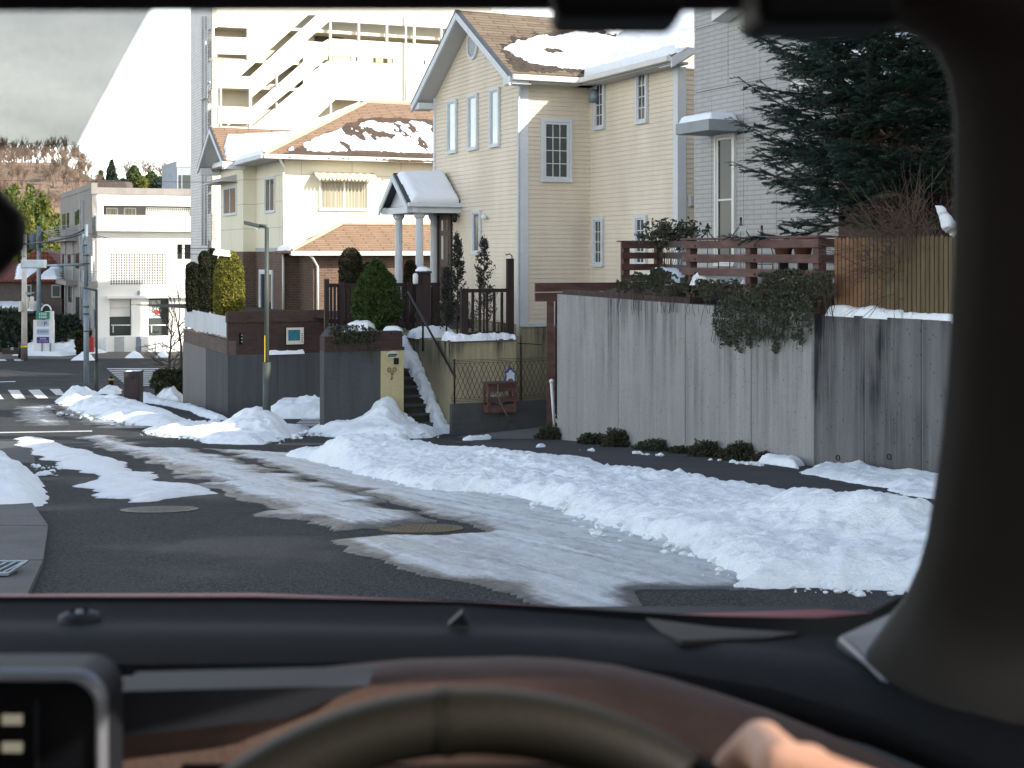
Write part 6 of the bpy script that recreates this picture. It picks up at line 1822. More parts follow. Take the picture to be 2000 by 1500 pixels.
# spruce
def spruce(base, H, label, seed=3, rmax=2.1, n_br=520, z_lo=.15):
    t = thing('spruce_tree', base, label, 'tree')
    base = V(base); r = np.random.default_rng(seed); rr = random.Random(seed)
    b = MB(); b.tube([base-UP*.1, base+UP*H*.5, base+UP*H], [.11,.07,.01], 8); b.build('trunk', M['bark'], t)
    limb = MB(); NP, ND = [], []
    for k in range(n_br):
        u = z_lo+(1-z_lo)*((k+rr.random())/n_br)**.95
        a = k*2.39996+rr.uniform(-.3,.3)
        Lb = rmax*(1-u)**.72*rr.uniform(.78,1.12)*(1 if u > .25 else .93)
        if Lb < .12: continue
        out = V((math.cos(a), math.sin(a), 0)); sd = V((-math.sin(a), math.cos(a), 0))
        p0 = base+UP*(u*H)
        dr = rr.uniform(-.10,.28)-.10*(1-u)
        def bp(s): return p0+out*(Lb*s)+UP*(Lb*(dr*s*2-.18*s+.30*s*s))
        m = 7
        limb.tube([bp(i/m) for i in range(m+1)], [.018*(1-i/m)*max(.5,Lb/1.5)+.003 for i in range(m+1)], 4, caps=False)
        nt = int(6+Lb*9)
        for j in range(nt):
            s = .18+.82*(j+rr.random()*.6)/nt
            sg = 1 if j % 2 else -1
            tl = (.10+.36*min(Lb,1.4)*(1-s)**.8)*rr.uniform(.7,1.15)
            d = (out*.85+sd*sg*rr.uniform(.3,.95)+UP*rr.uniform(-.38,.40)).normalized()
            if j == nt-1: d = (out+UP*.15).normalized()
            q0 = bp(s)
            st = max(3, int(tl/.021))
            for i in range(st):
                NP.append(tuple(q0+d*(tl*i/st)+UP*(-.03*(i/st)**2))); ND.append(tuple(d))
            if tl > .2:
                for g in range(3):
                    q1 = q0+d*(tl*(.35+.2*g)); d2 = (d*.8+sd*rr.choice((-1,1))*.7+UP*rr.uniform(-.25,.1)).normalized(); l2 = tl*.4
                    for i in range(int(l2/.021)):
                        NP.append(tuple(q1+d2*(i*.021))); ND.append(tuple(d2))
        for i in range(int(Lb/.02)):
            s = i*.02/Lb
            if s > .25: NP.append(tuple(bp(s))); ND.append(tuple(out))
    limb.build('branch', M['bark'], t)['kind'] = 'stuff'
    NP, ND = np.array(NP), np.array(ND); n = len(NP)
    K_ = 5
    P_, D_2 = np.repeat(NP, K_, 0), np.repeat(ND, K_, 0)
    side = np.cross(D_2, r.normal(size=P_.shape)); side /= np.linalg.norm(side, axis=1)[:,None]
    side[:,2] = np.abs(side[:,2])*.8+side[:,2]*.2
    tip = P_+side*r.uniform(.024,.038,(len(P_),1))+D_2*.022
    w_ = np.cross(D_2, side)*.0048
    a_ = P_-w_-D_2*.004; c_ = P_+w_+D_2*.004
    vs = np.stack([a_, c_, tip], 1).reshape(-1,3)
    fs = np.arange(3*len(P_)).reshape(-1,3)
    mk('crown', vs, fs.tolist(), M['spruce'], t, uv=False)
    return t
qs = P(1705, 560, 17.6)
spruce((qs.x, qs.y, -.78), 8.2, 'large dark green spruce hanging over the timber fences')

# bare branching trees
def bare(mb, p, d, ln, r, lv, rnd, nch=3, spread=.55, up=.25, gn=.72, sides=4, wob=.12, rmin=.003):
    pts = [V(p)]; dd = V(d).normalized(); k = 3 if lv > 0 else 2
    for i in range(k):
        dd = (dd+V((rnd.gauss(0,wob),rnd.gauss(0,wob),rnd.gauss(0,wob*.6)+up*.10))).normalized()
        pts.append(pts[-1]+dd*(ln/k))
    mb.tube(pts, [r*(1-.35*i/k) for i in range(k+1)], sides if r > .01 else 3, caps=False)
    if lv <= 0: return
    for c in range(nch):
        i = rnd.randint(1, k); q = pts[i]
        a = rnd.uniform(0, 6.28); s_ = spread*rnd.uniform(.6,1.4)
        o_ = dd.orthogonal().normalized(); o2 = dd.cross(o_)
        nd_ = (dd+(o_*math.cos(a)+o2*math.sin(a))*s_*1.4+UP*up*.4).normalized()
        bare(mb, q, nd_, ln*gn*rnd.uniform(.75,1.1), max(rmin, r*.58), lv-1, rnd, nch, spread, up, gn, sides, wob, rmin)
    bare(mb, pts[-1], dd, ln*gn, max(rmin, r*.62), lv-1, rnd, max(2,nch-1), spread, up, gn, sides, wob, rmin)
def bare_tree(name, base, h, label, seed, r=.06, lv=4, nch=3, m='bark', group='bare street trees', lean=(0,0,1), spread=.55, up=.25):
    t = thing(name, base, label, 'tree', group); rnd = random.Random(seed)
    b = MB(); base = V(base); d = V(lean).normalized()
    th = h*.34
    b.tube([base-UP*.1, base+d*th*.5, base+d*th], [r, r*.85, r*.75], 7); b.build('trunk', M[m], t)
    b = MB()
    bare(b, base+d*th*.98, d, h*.26, r*.7, lv, rnd, nch, spread, up, .74)
    for k in range(5):
        a = rnd.uniform(0,6.28); q = base+d*th*rnd.uniform(.35,.95)
        bare(b, q, V((math.cos(a), math.sin(a), .55)), h*.15, r*.3, max(1,lv-2), rnd, nch, spread, up, .74)
    o = b.build('crown', M[m], t)
    return t
q = gp(331, 757); bare_tree('bare_tree', q, 3.9, 'left bare street tree before the white building', 21, .075, 4, 3)
q = gp(354, 752); bare_tree('bare_tree', q, 5.0, 'right bare street tree touching the corner wall edge', 25, .075, 4, 3)

# bare shrub leaning over the picket fence
t = thing('bare_shrub', (4.75,15.6,-.75), 'twiggy leafless shrub spilling over the picket fence', 'shrub')
b = MB(); rnd = random.Random(5); b0 = V((4.75, 15.75, -.75))
for k in range(20):
    a = math.radians(rnd.uniform(95, 265)); e_3 = rnd.uniform(.8, 2.6)
    d = V((math.cos(a)*rnd.uniform(.3,1.0), math.sin(a)*.35, e_3)).normalized()
    bare(b, b0+V((rnd.uniform(-.15,.15), rnd.uniform(-.1,.1), 0)), d, .62, .011, 3, rnd, 3, .40, -.5, .80, 3, .10, .0022)
for k in range(5):
    d = V((-rnd.uniform(.3,1), -rnd.uniform(.1,.4), rnd.uniform(-.1,.6))).normalized()
    bare(b, V((4.7,15.4,.15))+V((rnd.uniform(-.2,.1),0,rnd.uniform(-.1,.3))), d, .32, .006, 3, rnd, 3, .45, -.6, .80, 3, .14, .0022)
b.build('crown', M['twig'], t)
o = snow_on_plane('shrub_snow', P(1828,392,15.2), V((.45,0,-1)), V((.5,.8,.2)), [(0,-.07),(.30,-.10),(.40,.08),(.05,.07)], .07, M['snow'], None, .015, 52, .09, .07, .12)
if o: tag(o, 'slanting snow lump caught on the bare shrub', 'snow')
t = thing('bare_shrub', (5.3,17.4,-.75), 'purplish leafless bush between the spruce and the pillar', 'shrub')
b = MB()
for k in range(24):
    a = rnd.uniform(0,6.28); d = V((math.cos(a)*.5, math.sin(a)*.4, 1.6)).normalized()
    bare(b, V((5.15,17.4,-.75)), d, .85, .012, 3, rnd, 3, .35, .1, .78, 3, .10, .0022)
b.build('crown', mat('purple_twig', (.075,.035,.035), .9, .3, 5), t)

# nandina with leaf sprays
q = P(1310, 560, 22.6)
t = thing('nandina_shrub', (q.x,q.y,-.77), 'airy green shrub rising above the shorter rail fence', 'shrub')
b = MB(); pts = []; nr = []; rnd = random.Random(9)
for k in range(22):
    tx = q.x+rnd.uniform(-.42,.42); tz_ = rnd.uniform(.18,.50)-abs(tx-q.x)*.25
    p0 = V((q.x+rnd.uniform(-.12,.12), q.y, -.77)); p1 = V((tx, q.y+rnd.uniform(-.25,.25), tz_))
    mid = p0.lerp(p1,.55)+V((0,0,.12)); b.tube([p0,mid,p1], [.008,.006,.003], 4, caps=False)
    for j in range(16):
        s_ = p1+V((rnd.gauss(0,.10),rnd.gauss(0,.10),rnd.gauss(0,.06))); dd = V((rnd.gauss(0,1),rnd.gauss(0,1),.2)).normalized()
        for i in range(5): pts.append(tuple(s_+dd*.03*i+V((rnd.gauss(0,.008),0,rnd.gauss(0,.01))))); nr.append(tuple(dd))
b.build('stem', M['bark'], t); foliage('leaves', np.array(pts), np.array(nr)*1.2, .055, M['ivy'], t, 1.4, 9)

# creepers over the wall
def pxin(poly, n, seed):
    r = np.random.default_rng(seed); xs = [p[0] for p in poly]; ys = [p[1] for p in poly]; out = []
    while len(out) < n:
        X = r.uniform(min(xs),max(xs),n); Y = r.uniform(min(ys),max(ys),n)
        k = sdist(X, Y, poly)+(fbm(X*.06, Y*.06, seed+3, 5, .65)-.5)*46 > 0
        d = (fbm(X*.07, Y*.07, seed, 5, .7) > .44-.10*r.random(len(X)))
        out += list(zip(X[k&d], Y[k&d]))
    return out[:n]
def creeper(poly, n, w, o0, o1, label, seed, size=.034, name='creeper', trail=26):
    t = thing(name, w.px(sum(p[0] for p in poly)/len(poly), sum(p[1] for p in poly)/len(poly)), label, 'creeper', 'creepers on the wall')
    P_ = pxin(poly, n, seed); r = random.Random(seed); pts = []; top = min(p[1] for p in poly); bot = max(p[1] for p in poly)
    for x, y in P_:
        k = (y-top)/(bot-top); o_ = o0+(o1-o0)*(math.sin(math.pi*min(1,.15+k))**.7)*(r.random()**.4)
        pts.append(tuple(w.px(x, y, max(.01,o_))))
    foliage('leaves', np.array(pts), np.array([[w.n.x*.8, w.n.y*.8, .5]]*len(pts)), size, M['ivy'], t, 1.1, seed)
    b = MB()
    for k in range(trail):
        x, y = P_[r.randrange(len(P_))]; q0 = w.px(x, min(y, top+30), .06); pp = [q0]
        for i in range(5): pp.append(pp[-1]+V((w.d.x,w.d.y,0))*r.uniform(-.05,.05)+V((0,0,-r.uniform(.06,.12)))+w.N*r.uniform(-.01,.012))
        b.tube(pp, .004, 3, caps=False)
    b.build('stem', M['bark'], t)['kind'] = 'stuff'
creeper([(1398,600),(1430,578),(1480,572),(1492,600),(1480,640),(1470,685),(1452,650),(1436,690),(1424,655),(1410,672),(1390,630)], 3500, Wa, .03, .24, 'green creeper hanging down the concrete wall, left clump', 71)
creeper([(1488,610),(1500,580),(1560,570),(1588,590),(1588,650),(1570,640),(1556,682),(1540,645),(1512,690),(1500,650),(1482,668)], 2900, Wa, .03, .22, 'brownish creeper hanging beside the wall corner', 72)
creeper([(1205,556),(1230,545),(1290,520),(1310,545),(1345,545),(1345,572),(1205,565)], 2600, Wa, -.35, .02, 'ivy along the wall top below the shorter rail fence', 73, .055)
creeper([(1350,545),(1440,548),(1480,560),(1600,545),(1602,600),(1540,606),(1480,590),(1400,582),(1350,575)], 1700, Wa, -.45, -.05, 'ivy mass behind the long rail fence', 74, .055)
creeper([(1480,535),(1600,525),(1630,540),(1630,580),(1500,575)], 1500, Wa, -.9, -.35, 'dark shrub under the terracotta pots', 75, .055)
# low shrubs at the wall foot
for i, (px, py, rad, h, lab) in enumerate(((1088,868,.20,.24,'round green tuft at the left end of the concrete wall'), (1172,879,.20,.17,'second low tuft along the concrete wall'), (1221,884,.21,.26,'third tuft along the concrete wall, rounded'), (1295,890,.26,.16,'dry brownish tuft near the wall joint'),
        (1345,893,.12,.10,'tiny tuft just right of the wall joint'), (1400,899,.24,.20,'low green tuft left of the wall corner'), (1462,905,.24,.21,'bushy tuft closest to the wall corner'), (1512,911,.16,.12,'trailing tuft at the foot of the wall corner'))):
    q = gp(px, py); k = Wa.t(px); c_ = Wa.pt(k, G(q.y), .14)
    t = thing('foot_shrub', c_, lab, 'shrub', 'tufts along the wall foot')
    r = np.random.default_rng(80+i); n = int(2600*rad/.2)
    th = r.uniform(0,2*np.pi,n); ph = np.arccos(r.uniform(0,1,n)); rr = (.35+.65*r.uniform(0,1,n)**.6)*(.55+.95*fbm(th*2.2,ph*4,i,4))
    p = np.stack([c_.x+1.15*rad*rr*np.sin(ph)*np.cos(th), c_.y+rad*rr*np.sin(ph)*np.sin(th), G(c_.y)+h*rr*np.cos(ph)], 1)
    nr = np.stack([np.cos(th), np.sin(th), np.ones(n)], 1)
    o = foliage('leaves', p, nr, .036, M['shrub'] if i != 3 else M['ivy'], t, 1.4, 80+i)
    b = MB(); b.lathe((c_.x,c_.y,G(c_.y)-.02), [(rad*.42,0),(rad*.36,h*.3),(.01,h*.42)], 8); b.build('inner_mass', M['topiary'], t)
# shrub by the corner wall and planter
q = gp(335, 774)
spray_bush('low_shrub', (q.x,q.y,G(q.y)), 1.0, .75, 4500, M['shrub'], 'green shrub growing in snow at the corner wall', 91, lambda z: .6+.4*math.sin(math.pi*min(1,z*.9+.1)), .13, 1.3, 1.0, inner=.3)
q = gp(296, 775); b = MB(); b.abox((q.x,q.y,G(q.y)-.1), .38, .5, .42); tag(b.build('planter_block', M['kerb']), 'small grey concrete block beside the brown cabinet', 'block')
q = P(700, 648, 29.5)
o = snow_on_plane('garden_snow', P(678,648,28.2), V((1,0,0)), V((0,1,0)), [(-.05,0),(.5,0),(.55,.8),(0,.8)], .20, M['snow'], None, .03, 53, .06, .16, .05); tag(o, 'snow pad left of the green conifer', 'snow')
o = snow_on_plane('garden_snow', P(748,646,27.9), V((1,0,0)), V((0,1,0)), [(-.0,0),(.36,0),(.36,.3),(0,.3)], .07, M['snow'], None, .03, 54, .06, .1, .05); tag(o, 'small snow pad on the pillar cap', 'snow')
creeper([(640,640),(690,635),(735,648),(730,665),(700,678),(655,672)], 1700, Wen, .02, .14, 'dry creeper on the coping of the dark entry wall', 76, .05)

# ------------------------------------------------------------------ poles, signs and street furniture
def pole(b, x, y, z0, z1, r0, r1, n=12): b.tube([V((x,y,z0)), V((x,y,z1))], [r0, r1], n)
# street lamp
q = gp(521, 852); Y = q.y
t = thing('street_lamp', q, 'olive grey street lamp standing in the pointed snow heap', 'street lamp', 'street lamps')
zt_ = P(521,445,Y).z; zb_ = P(521,708,Y).z
b = MB(); pole(b, q.x, q.y, G(q.y)-.2, zb_, .075, .075); b.build('base_sleeve', M['galv_dark'], t)
b = MB(); pole(b, q.x, q.y, zb_-.02, zt_, .045, .04); b.tube([V((q.x,q.y,zt_-.03)), V((q.x-.02,q.y,zt_+.03)), P(505,441,Y)], .035, 8); b.build('pole', M['galv_dark'], t)
hd = MB(); a_, c_ = P(507,441,Y), P(478,433,Y)
hd.prism([a_+V((0,-.09,.03)), a_+V((0,.09,.03)), c_+V((0,.11,.02)), c_+V((0,-.11,.02))], (0,0,-.07)); h_ = hd.build('lamp_head', M['galv_dark'], t, .012)
b = MB(); b.prism([a_+V((-.03,-.07,-.045)), a_+V((-.03,.07,-.045)), c_+V((.03,.08,-.055)), c_+V((.03,-.08,-.055))], (0,0,-.02)); b.build('lens', M['wb_white'], h_)
b = MB(); q2 = P(516.5,707,Y-.06); b.box(q2, (.014,0,0), (0,.012,0), (0,0,P(516.5,655,Y).z-q2.z)); b.build('yellow_strip', mat('yellow_tape', (.55,.42,.05), .6), t)
# signal pole with arm
q = gp(168.5, 763); Y = q.y
t = thing('signal_pole', q, 'blue-grey steel pole carrying a long arm with a signal housing', 'signal pole')
zt_ = P(168,438,Y).z
b = MB(); pole(b, q.x, q.y, G(Y)-.2, P(168,560,Y).z, .115, .10); pole(b, q.x, q.y, P(168,560,Y).z, zt_, .085, .07); b.build('pole', M['galv'], t)
a_, c_ = P(167,516,Y), P(84,519,Y-.6)
b = MB(); b.tube([a_+V((0,0,.0)), c_], [.06,.04], 8); b.build('arm', M['galv'], t)
b = MB(); b.box(P(40,524,Y-.75), (P(87,524,Y).x-P(40,524,Y).x,0,0), (0,.28,0), (0,0,.34)); so = b.build('signal_housing', M['galv'], t, .04)
for k in range(3):
    x_ = P(50+k*14,515,Y-.75).x
    b = MB(); b.lathe(V((x_,Y-.46,P(50,516,Y).z)), [(.11,0),(.11,.14)], 12, ax=(0,1,0)); b.build('signal_visor', M['black'], so)
for x0, y0, x1, y1 in ((156,480,161,495), (170,475,175,495), (160,456,164,468)):
    p_ = P(x0,y1,Y-.12); p1 = P(x1,y0,Y-.12); b = MB(); b.box(p_, (p1.x-p_.x,0,0), (0,.15,0), (0,0,p1.z-p_.z)); b.build('junction_box', M['galv'], t)
for y_ in (480, 500, 516, 600, 614, 648):
    z_ = P(168,y_,Y).z; b = MB(); pole(b, q.x, q.y, z_, z_+.05, .125, .125); b.build('clamp_band', M['galv_dark'], t)
# second lamp pole
q = gp(188.5, 768); Y = q.y
t = thing('street_lamp', q, 'thin dark lamp pole beside the blue-grey signal pole', 'street lamp', 'street lamps')
b = MB(); pole(b, q.x, q.y, G(Y)-.2, P(188,708,Y).z, .09, .09); b.build('base_sleeve', M['galv_dark'], t)
b = MB(); pole(b, q.x, q.y, P(188,709,Y).z, P(188,566,Y).z, .055, .045); b.build('pole', M['galv_dark'], t)
b = MB(); a_, c_ = P(187,565,Y), P(165,560,Y); b.prism([a_+V((0,-.1,0)), a_+V((0,.1,0)), c_+V((0,.12,0)), c_+V((0,-.12,0))], (0,0,-.08)); b.build('lamp_head', M['galv_dark'], t, .01)
b = MB(); p_ = P(180,640,Y-.1); p1 = P(184,604,Y-.1); b.box(p_, (p1.x-p_.x,0,0), (0,.15,0), (0,0,p1.z-p_.z)); b.build('junction_box', M['galv'], t)
# white utility pole
q = P(47.5, 697, 76.5)
t = thing('utility_pole', q, 'white concrete utility pole with transformer cans at the far left kerb', 'utility pole', 'utility poles')
b = MB(); pole(b, q.x, q.y, -5.95, P(45,457,76.5).z, .17, .12); b.build('pole', M['pole_conc'], t)
b = MB(); pole(b, q.x, q.y, -5.93, P(47,673,76.5).z, .185, .18); b.build('base_band', M['dh_wall'], t)
b = MB(); z_ = P(47,679,76.5).z; pole(b, q.x, q.y, z_, z_+.13, .19, .19); b.build('yellow_band', mat('yellow_band', (.6,.42,.04), .6), t)
for x0, y0, x1, y1, m in ((36,588,44,609,'pole_conc'), (51,580,57,603,'pole_conc'), (58,579,66,604,'pole_conc'), (42,486,49,500,'pole_conc')):
    p_ = P(x0,y1,76.3); p1 = P(x1,y0,76.3); b = MB(); b.lathe(((p_.x+p1.x)/2,76.3,p_.z), [((p1.x-p_.x)*.45,0),((p1.x-p_.x)*.5,.04),((p1.x-p_.x)*.5,p1.z-p_.z-.05),((p1.x-p_.x)*.3,p1.z-p_.z)], 12); b.build('transformer', M[m], t)
b = MB(); p_ = P(44,573,76.4); b.box(p_, (.62,0,0), (0,.1,0), (0,0,.07)); b.build('crossarm', M['galv'], t)
q = P(76, 600, 88)
t = thing('utility_pole', (q.x,q.y,-6), 'dark utility pole with blue-grey transformer behind the red roof', 'utility pole', 'utility poles')
b = MB(); pole(b, q.x, q.y, -6, P(75,442,88).z, .16, .12); b.build('pole', M['galv'], t)
for x0, y0, x1, y1 in ((58,455,70,487), (76,460,84,484)):
    p_ = P(x0,y1,87.7); p1 = P(x1,y0,87.7); b = MB(); b.lathe(((p_.x+p1.x)/2,87.7,p_.z), [((p1.x-p_.x)*.5,0),((p1.x-p_.x)*.5,p1.z-p_.z-.05),((p1.x-p_.x)*.3,p1.z-p_.z)], 12); b.build('transformer', mat('bluegrey_can', (.10,.14,.20), .6) if x0 == 58 else M['galv_dark'], t)
# cables
def cable(pts, r, label, sag=.4):
    a_, c_ = V(pts[0]), V(pts[1]); pp = []
    for i in range(13):
        k = i/12; p_ = a_.lerp(c_, k); p_.z -= sag*4*k*(1-k); pp.append(p_)
    b = MB(); b.tube(pp, r, 4, caps=False); tag(b.build('overhead_cable', M['wire']), label, 'cable', 'overhead cables')
Y = 56
cable((P(76,445,88), P(163,449,Y)), .05, 'upper black cable left of the signal pole')
cable((P(-40,470,70), P(163,456,Y)), .045, 'middle black cable left of the signal pole', .3)
cable((P(76,470,88), P(163,492,Y)), .03, 'lower thin cable left of the signal pole')
cable((P(172,455,Y), P(430,484,58)), .018, 'upper thin cable from the signal pole to the apartment', .25)
cable((P(172,457,Y), P(430,497,58)), .014, 'lower thin cable from the signal pole to the apartment', .25)
cable((P(-60,352,60), P(560,357,50)), .010, 'high thin cable crossing before the hill', .0)
# brown cabinet
q = gp(252, 795)
Wcb = Wall((P(242,795,q.y).x, q.y), (1,.18), (0,-1))
t = thing('utility_cabinet', Wcb.pt(.25, G(q.y)), 'tall dark brown utility cabinet standing in the snow', 'cabinet')
t1 = Wcb.t(271); zt_ = P(242,729,q.y).z
b = MB(); Wcb.box(b, 0, t1, G(q.y)-.3, zt_, -.55, 0); o = b.build('cabinet_body', M['brown_box'], t, .008)
b = MB(); Wcb.box(b, -.015, t1+.015, zt_, zt_+.05, -.57, .02); b.build('cabinet_lid', M['brown_box'], t, .008)
b = MB(); Wcb.box(b, .03, t1-.03, G(q.y)+.1, zt_-.04, 0, .012); dd_ = b.build('door', M['brown_box'], t)
b = MB(); Wcb.box(b, t1-.23, t1-.13, zt_-.2, zt_-.1, .012, .022); b.build('emblem', M['dark_wood'], dd_)
b = MB(); Wcb.box(b, t1-.26, t1-.16, G(q.y)+.18, G(q.y)+.26, .012, .022); b.build('vent', M['dark_wood'], dd_)
o = snow_on_plane('cap_snow', Wcb.pt(0,zt_+.05,.0), Wcb.D, -Wcb.N, [(0,0.1),(t1,.15),(t1,.5),(0,.5)], .02, M['snow_clean'], None, .03, 55, .02, .05, .01)
if o: tag(o, 'thin frost of snow on the brown cabinet', 'snow')
# bollard
q = gp(217, 755)
t = thing('bollard', q, 'black bollard with a yellow reflective band', 'bollard')
b = MB(); b.lathe(q-UP*.1, [(.11,0),(.11,.42),(.085,.52),(.03,.58)], 12); b.build('post', M['black'], t)
b = MB(); b.lathe(q+UP*.27, [(.116,0),(.116,.07)], 12); b.build('reflective_band', mat('yellow_reflector', (.55,.40,.04), .5), t)
# parking sign
Y = 80.0
Wp = Wall((P(66,690,Y).x, Y), (1,.04), (0,-1))
t = thing('parking_sign', Wp.pt(.6,-5.9), 'white roadside sign tower with a blue P panel and an arched top', 'sign')
for r_, o0, o1, nm, m in (((65,625,104,692),-.25,0,'sign_body','white_metal'), ((88,608,103,626),-.25,0,'sign_body','white_metal'), ((71,609,97,623),.02,.10,'green_panel',mat('green_sign',(.03,.22,.15),.5)),
        ((72,626,96,637),.0,.03,'parking_panel',mat('pale_sign',(.42,.46,.50),.5)), ((72,642,96,654),.0,.03,'notice_panel',mat('paleblue_sign',(.40,.46,.58),.5)), ((72,658,96,670),.0,.03,'blue_panel',mat('blue_sign',(.03,.05,.22),.5))):
    wbox(Wp, r_, o0, o1, nm, m if not isinstance(m, str) else M[m], t)
text('P', Wp.px(85.5, 636.6, .04), .36, mat('p_blue', (.02,.04,.35), .5), Wp, t)
def scribble(r_, out, m, rows=1, n=6):
    t0, t1, z0, z1 = Wp.rect(*r_); b = MB(); h = (z1-z0)/rows
    for j in range(rows):
        for i in range(n):
            a_ = t0+(t1-t0)*i/n; w2 = (t1-t0)/n
            Wp.box(b, a_+w2*.1, a_+w2*.85, z0+h*j+h*.65, z0+h*j+h*.8, out, out+.006); Wp.box(b, a_+w2*.1, a_+w2*.85, z0+h*j+h*.2, z0+h*j+h*.35, out, out+.006)
            Wp.box(b, a_+w2*(.3+.1*((i*7) % 3)), a_+w2*(.45+.1*((i*7) % 3)), z0+h*j+h*.1, z0+h*j+h*.9, out+.001, out+.007)
    b.build('lettering', m, t)
scribble((77,610,93,622), .105, M['white_metal'], 2, 4); scribble((74,645,95,650), .035, blum, 1, 6)
scribble((78,660,91,663), .035, M['white_metal'], 1, 4); scribble((73,664,95,669), .035, mat('pink_print', (.5,.25,.35), .5), 1, 8)
b = MB(); c_ = Wp.px(90.5, 607, -.1)
b.tube([c_+Wp.D*(.27*math.cos(math.pi*i/12))+UP*(.34*math.sin(math.pi*i/12)) for i in range(13)], .045, 8); b.build('arch', M['white_metal'], t)
for x in (82, 98): pipe([Wp.px(x,670,.05), Wp.px(x,692,.05)], .05, 'post', M['galv'], t)
b = MB(); b.box(P(4,692,78.5), (1.15,0,0), (0,.4,0), (0,0,.33)); tag(b.build('low_dark_wall', M['dark_wall']), 'low dark wall with snow at the far left kerb', 'garden wall')
b = MB(); b.box(P(20.5,684,78.4), (.17,0,0), (0,.03,0), (0,0,.17)); tag(b.build('small_notice', M['galv']), 'small pale notice on the low dark wall', 'sign')
q = P(39, 682, 77.5); b = MB(); b.lathe((q.x,q.y,-5.95), [(.10,0),(.10,.7),(.06,.8),(.09,.95),(.02,1.05)], 10); tag(b.build('marker_post', M['black']), 'short black post beside the white utility pole', 'post')
q = P(161, 690, 80)
spray_bush('dry_shrub', (q.x,q.y,-5.95), 1.4, .5, 900, M['topiary_brown'], 'dry brown shrub behind the snow near the white building', 92, lambda z: .5+.5*z, .2, 1.6)
q = P(118, 690, 84); spray_bush('dark_shrub', (q.x,q.y,-6), 2.2, 1.4, 3500, M['far_dark'], 'dark evergreen shrub right of the parking sign', 93, lambda z: .6+.4*math.sin(math.pi*min(1,z+.1)), .28, 1.2)
q = P(8, 690, 84); spray_bush('dark_shrub', (q.x,q.y,-6), 2.6, 1.6, 3500, M['far_dark'], 'dark evergreen shrub at the far left edge', 94, lambda z: .6+.4*math.sin(math.pi*min(1,z+.1)), .28, 1.2)
b = MB(); b.box(P(172,688,79), (.28,0,0), (0,.3,0), (0,0,.85)); tag(b.build('red_box', mat('red_paint', (.32,.02,.02), .5)), 'small red box between the two poles', 'box')

# ------------------------------------------------------------------ hill and woods beyond
nx_, ny_ = 90, 50
X, Yg = np.meshgrid(np.linspace(-130, 40, nx_), np.linspace(104, 300, ny_))
def smooth(a): a = np.clip(a,0,1); return a*a*(3-2*a)
pxx = X/Yg*F+CX
hz = -6.2 + smooth((Yg-108)/85)*(3.5*smooth((230-pxx)/120)+ 15.0*smooth((560-pxx)/200)) + (fbm(X*.05,Yg*.05,3)-.5)*2*smooth((Yg-110)/30)
def hillz(x, y):
    px = x/y*F+CX
    f = lambda a: (lambda b: b*b*(3-2*b))(min(1,max(0,a)))
    return -6.2+f((y-108)/85)*(3.5*f((230-px)/120)+15.0*f((560-px)/200))
vs = np.stack([X.ravel(), Yg.ravel(), hz.ravel()], 1)
fs = grid_faces(np.ones_like(X, bool), nx_, ny_)
tag(mk('hill', vs, fs.tolist(), M['terrain'], smooth=True), kind='structure', label='wooded hillside beyond the crossing')
rnd = random.Random(77)
b = MB(); cnt = 0
for k in range(330):
    Y = rnd.uniform(132, 212); px = rnd.uniform(-150, 150 if Y > 185 else 178)
    x = (px-CX)/F*Y; z = hillz(x, Y)-.3; h = rnd.uniform(3.0,4.3)
    th = h*.35; p0 = V((x,Y,z)); p1 = p0+V((rnd.uniform(-.3,.3),0,th))
    b.tube([p0,p1], [.10,.07], 3, caps=False)
    bare(b, p1, V((rnd.uniform(-.15,.15),0,1)), h*.27, .045, 3, rnd, 4, .42, .3, .72, 3, .10, .022)
o = b.build('bare_woodland', M['twig_far'])
tag(o, 'bare brown woodland covering the distant hill', kind='stuff')
# bamboo grove
pts = []; r = np.random.default_rng(4)
bm_ = MB()
for k in range(84):
    Y = r.uniform(112,128); px = r.uniform(-60, 124); x = (px-CX)/F*Y; z0 = hillz(x,Y)
    ztp = P(0, 352+max(0,(px-70))*1.2+r.uniform(0,50)+(k % 4)*16, Y).z; h = ztp-z0
    bm_.tube([V((x,Y,z0)), V((x+.2,Y,z0+h*.6)), V((x+.9*r.uniform(-1,1),Y,z0+h))], [.06,.05,.02], 4, caps=False)
    m = 620
    u = r.uniform(.12,1,m)**.8; rad = (.25+1.0*np.sin(np.pi*np.clip(u,0,1)**1.3))*.85
    th = r.uniform(0,6.28,m); rr = rad*np.sqrt(r.uniform(0,1,m))
    cl = fbm(th*1.5+k, u*9, k, 3)
    kp = cl > .38
    pts.append(np.stack([x+rr*np.cos(th), Y+rr*np.sin(th), z0+u*h], 1)[kp])
pts = np.concatenate(pts)
nr = np.tile(np.array([[0,0,-1.0]]), (len(pts),1))+r.normal(size=(len(pts),3))*.8
o = foliage('bamboo_grove', pts, nr, .34, M['bamboo'], None, 1.5, 5); tag(o, 'sunlit yellow-green bamboo grove at the foot of the hill', kind='stuff')
o = bm_.build('bamboo_stems', M['far_green']); tag(o, 'stems of the bamboo grove', kind='stuff')
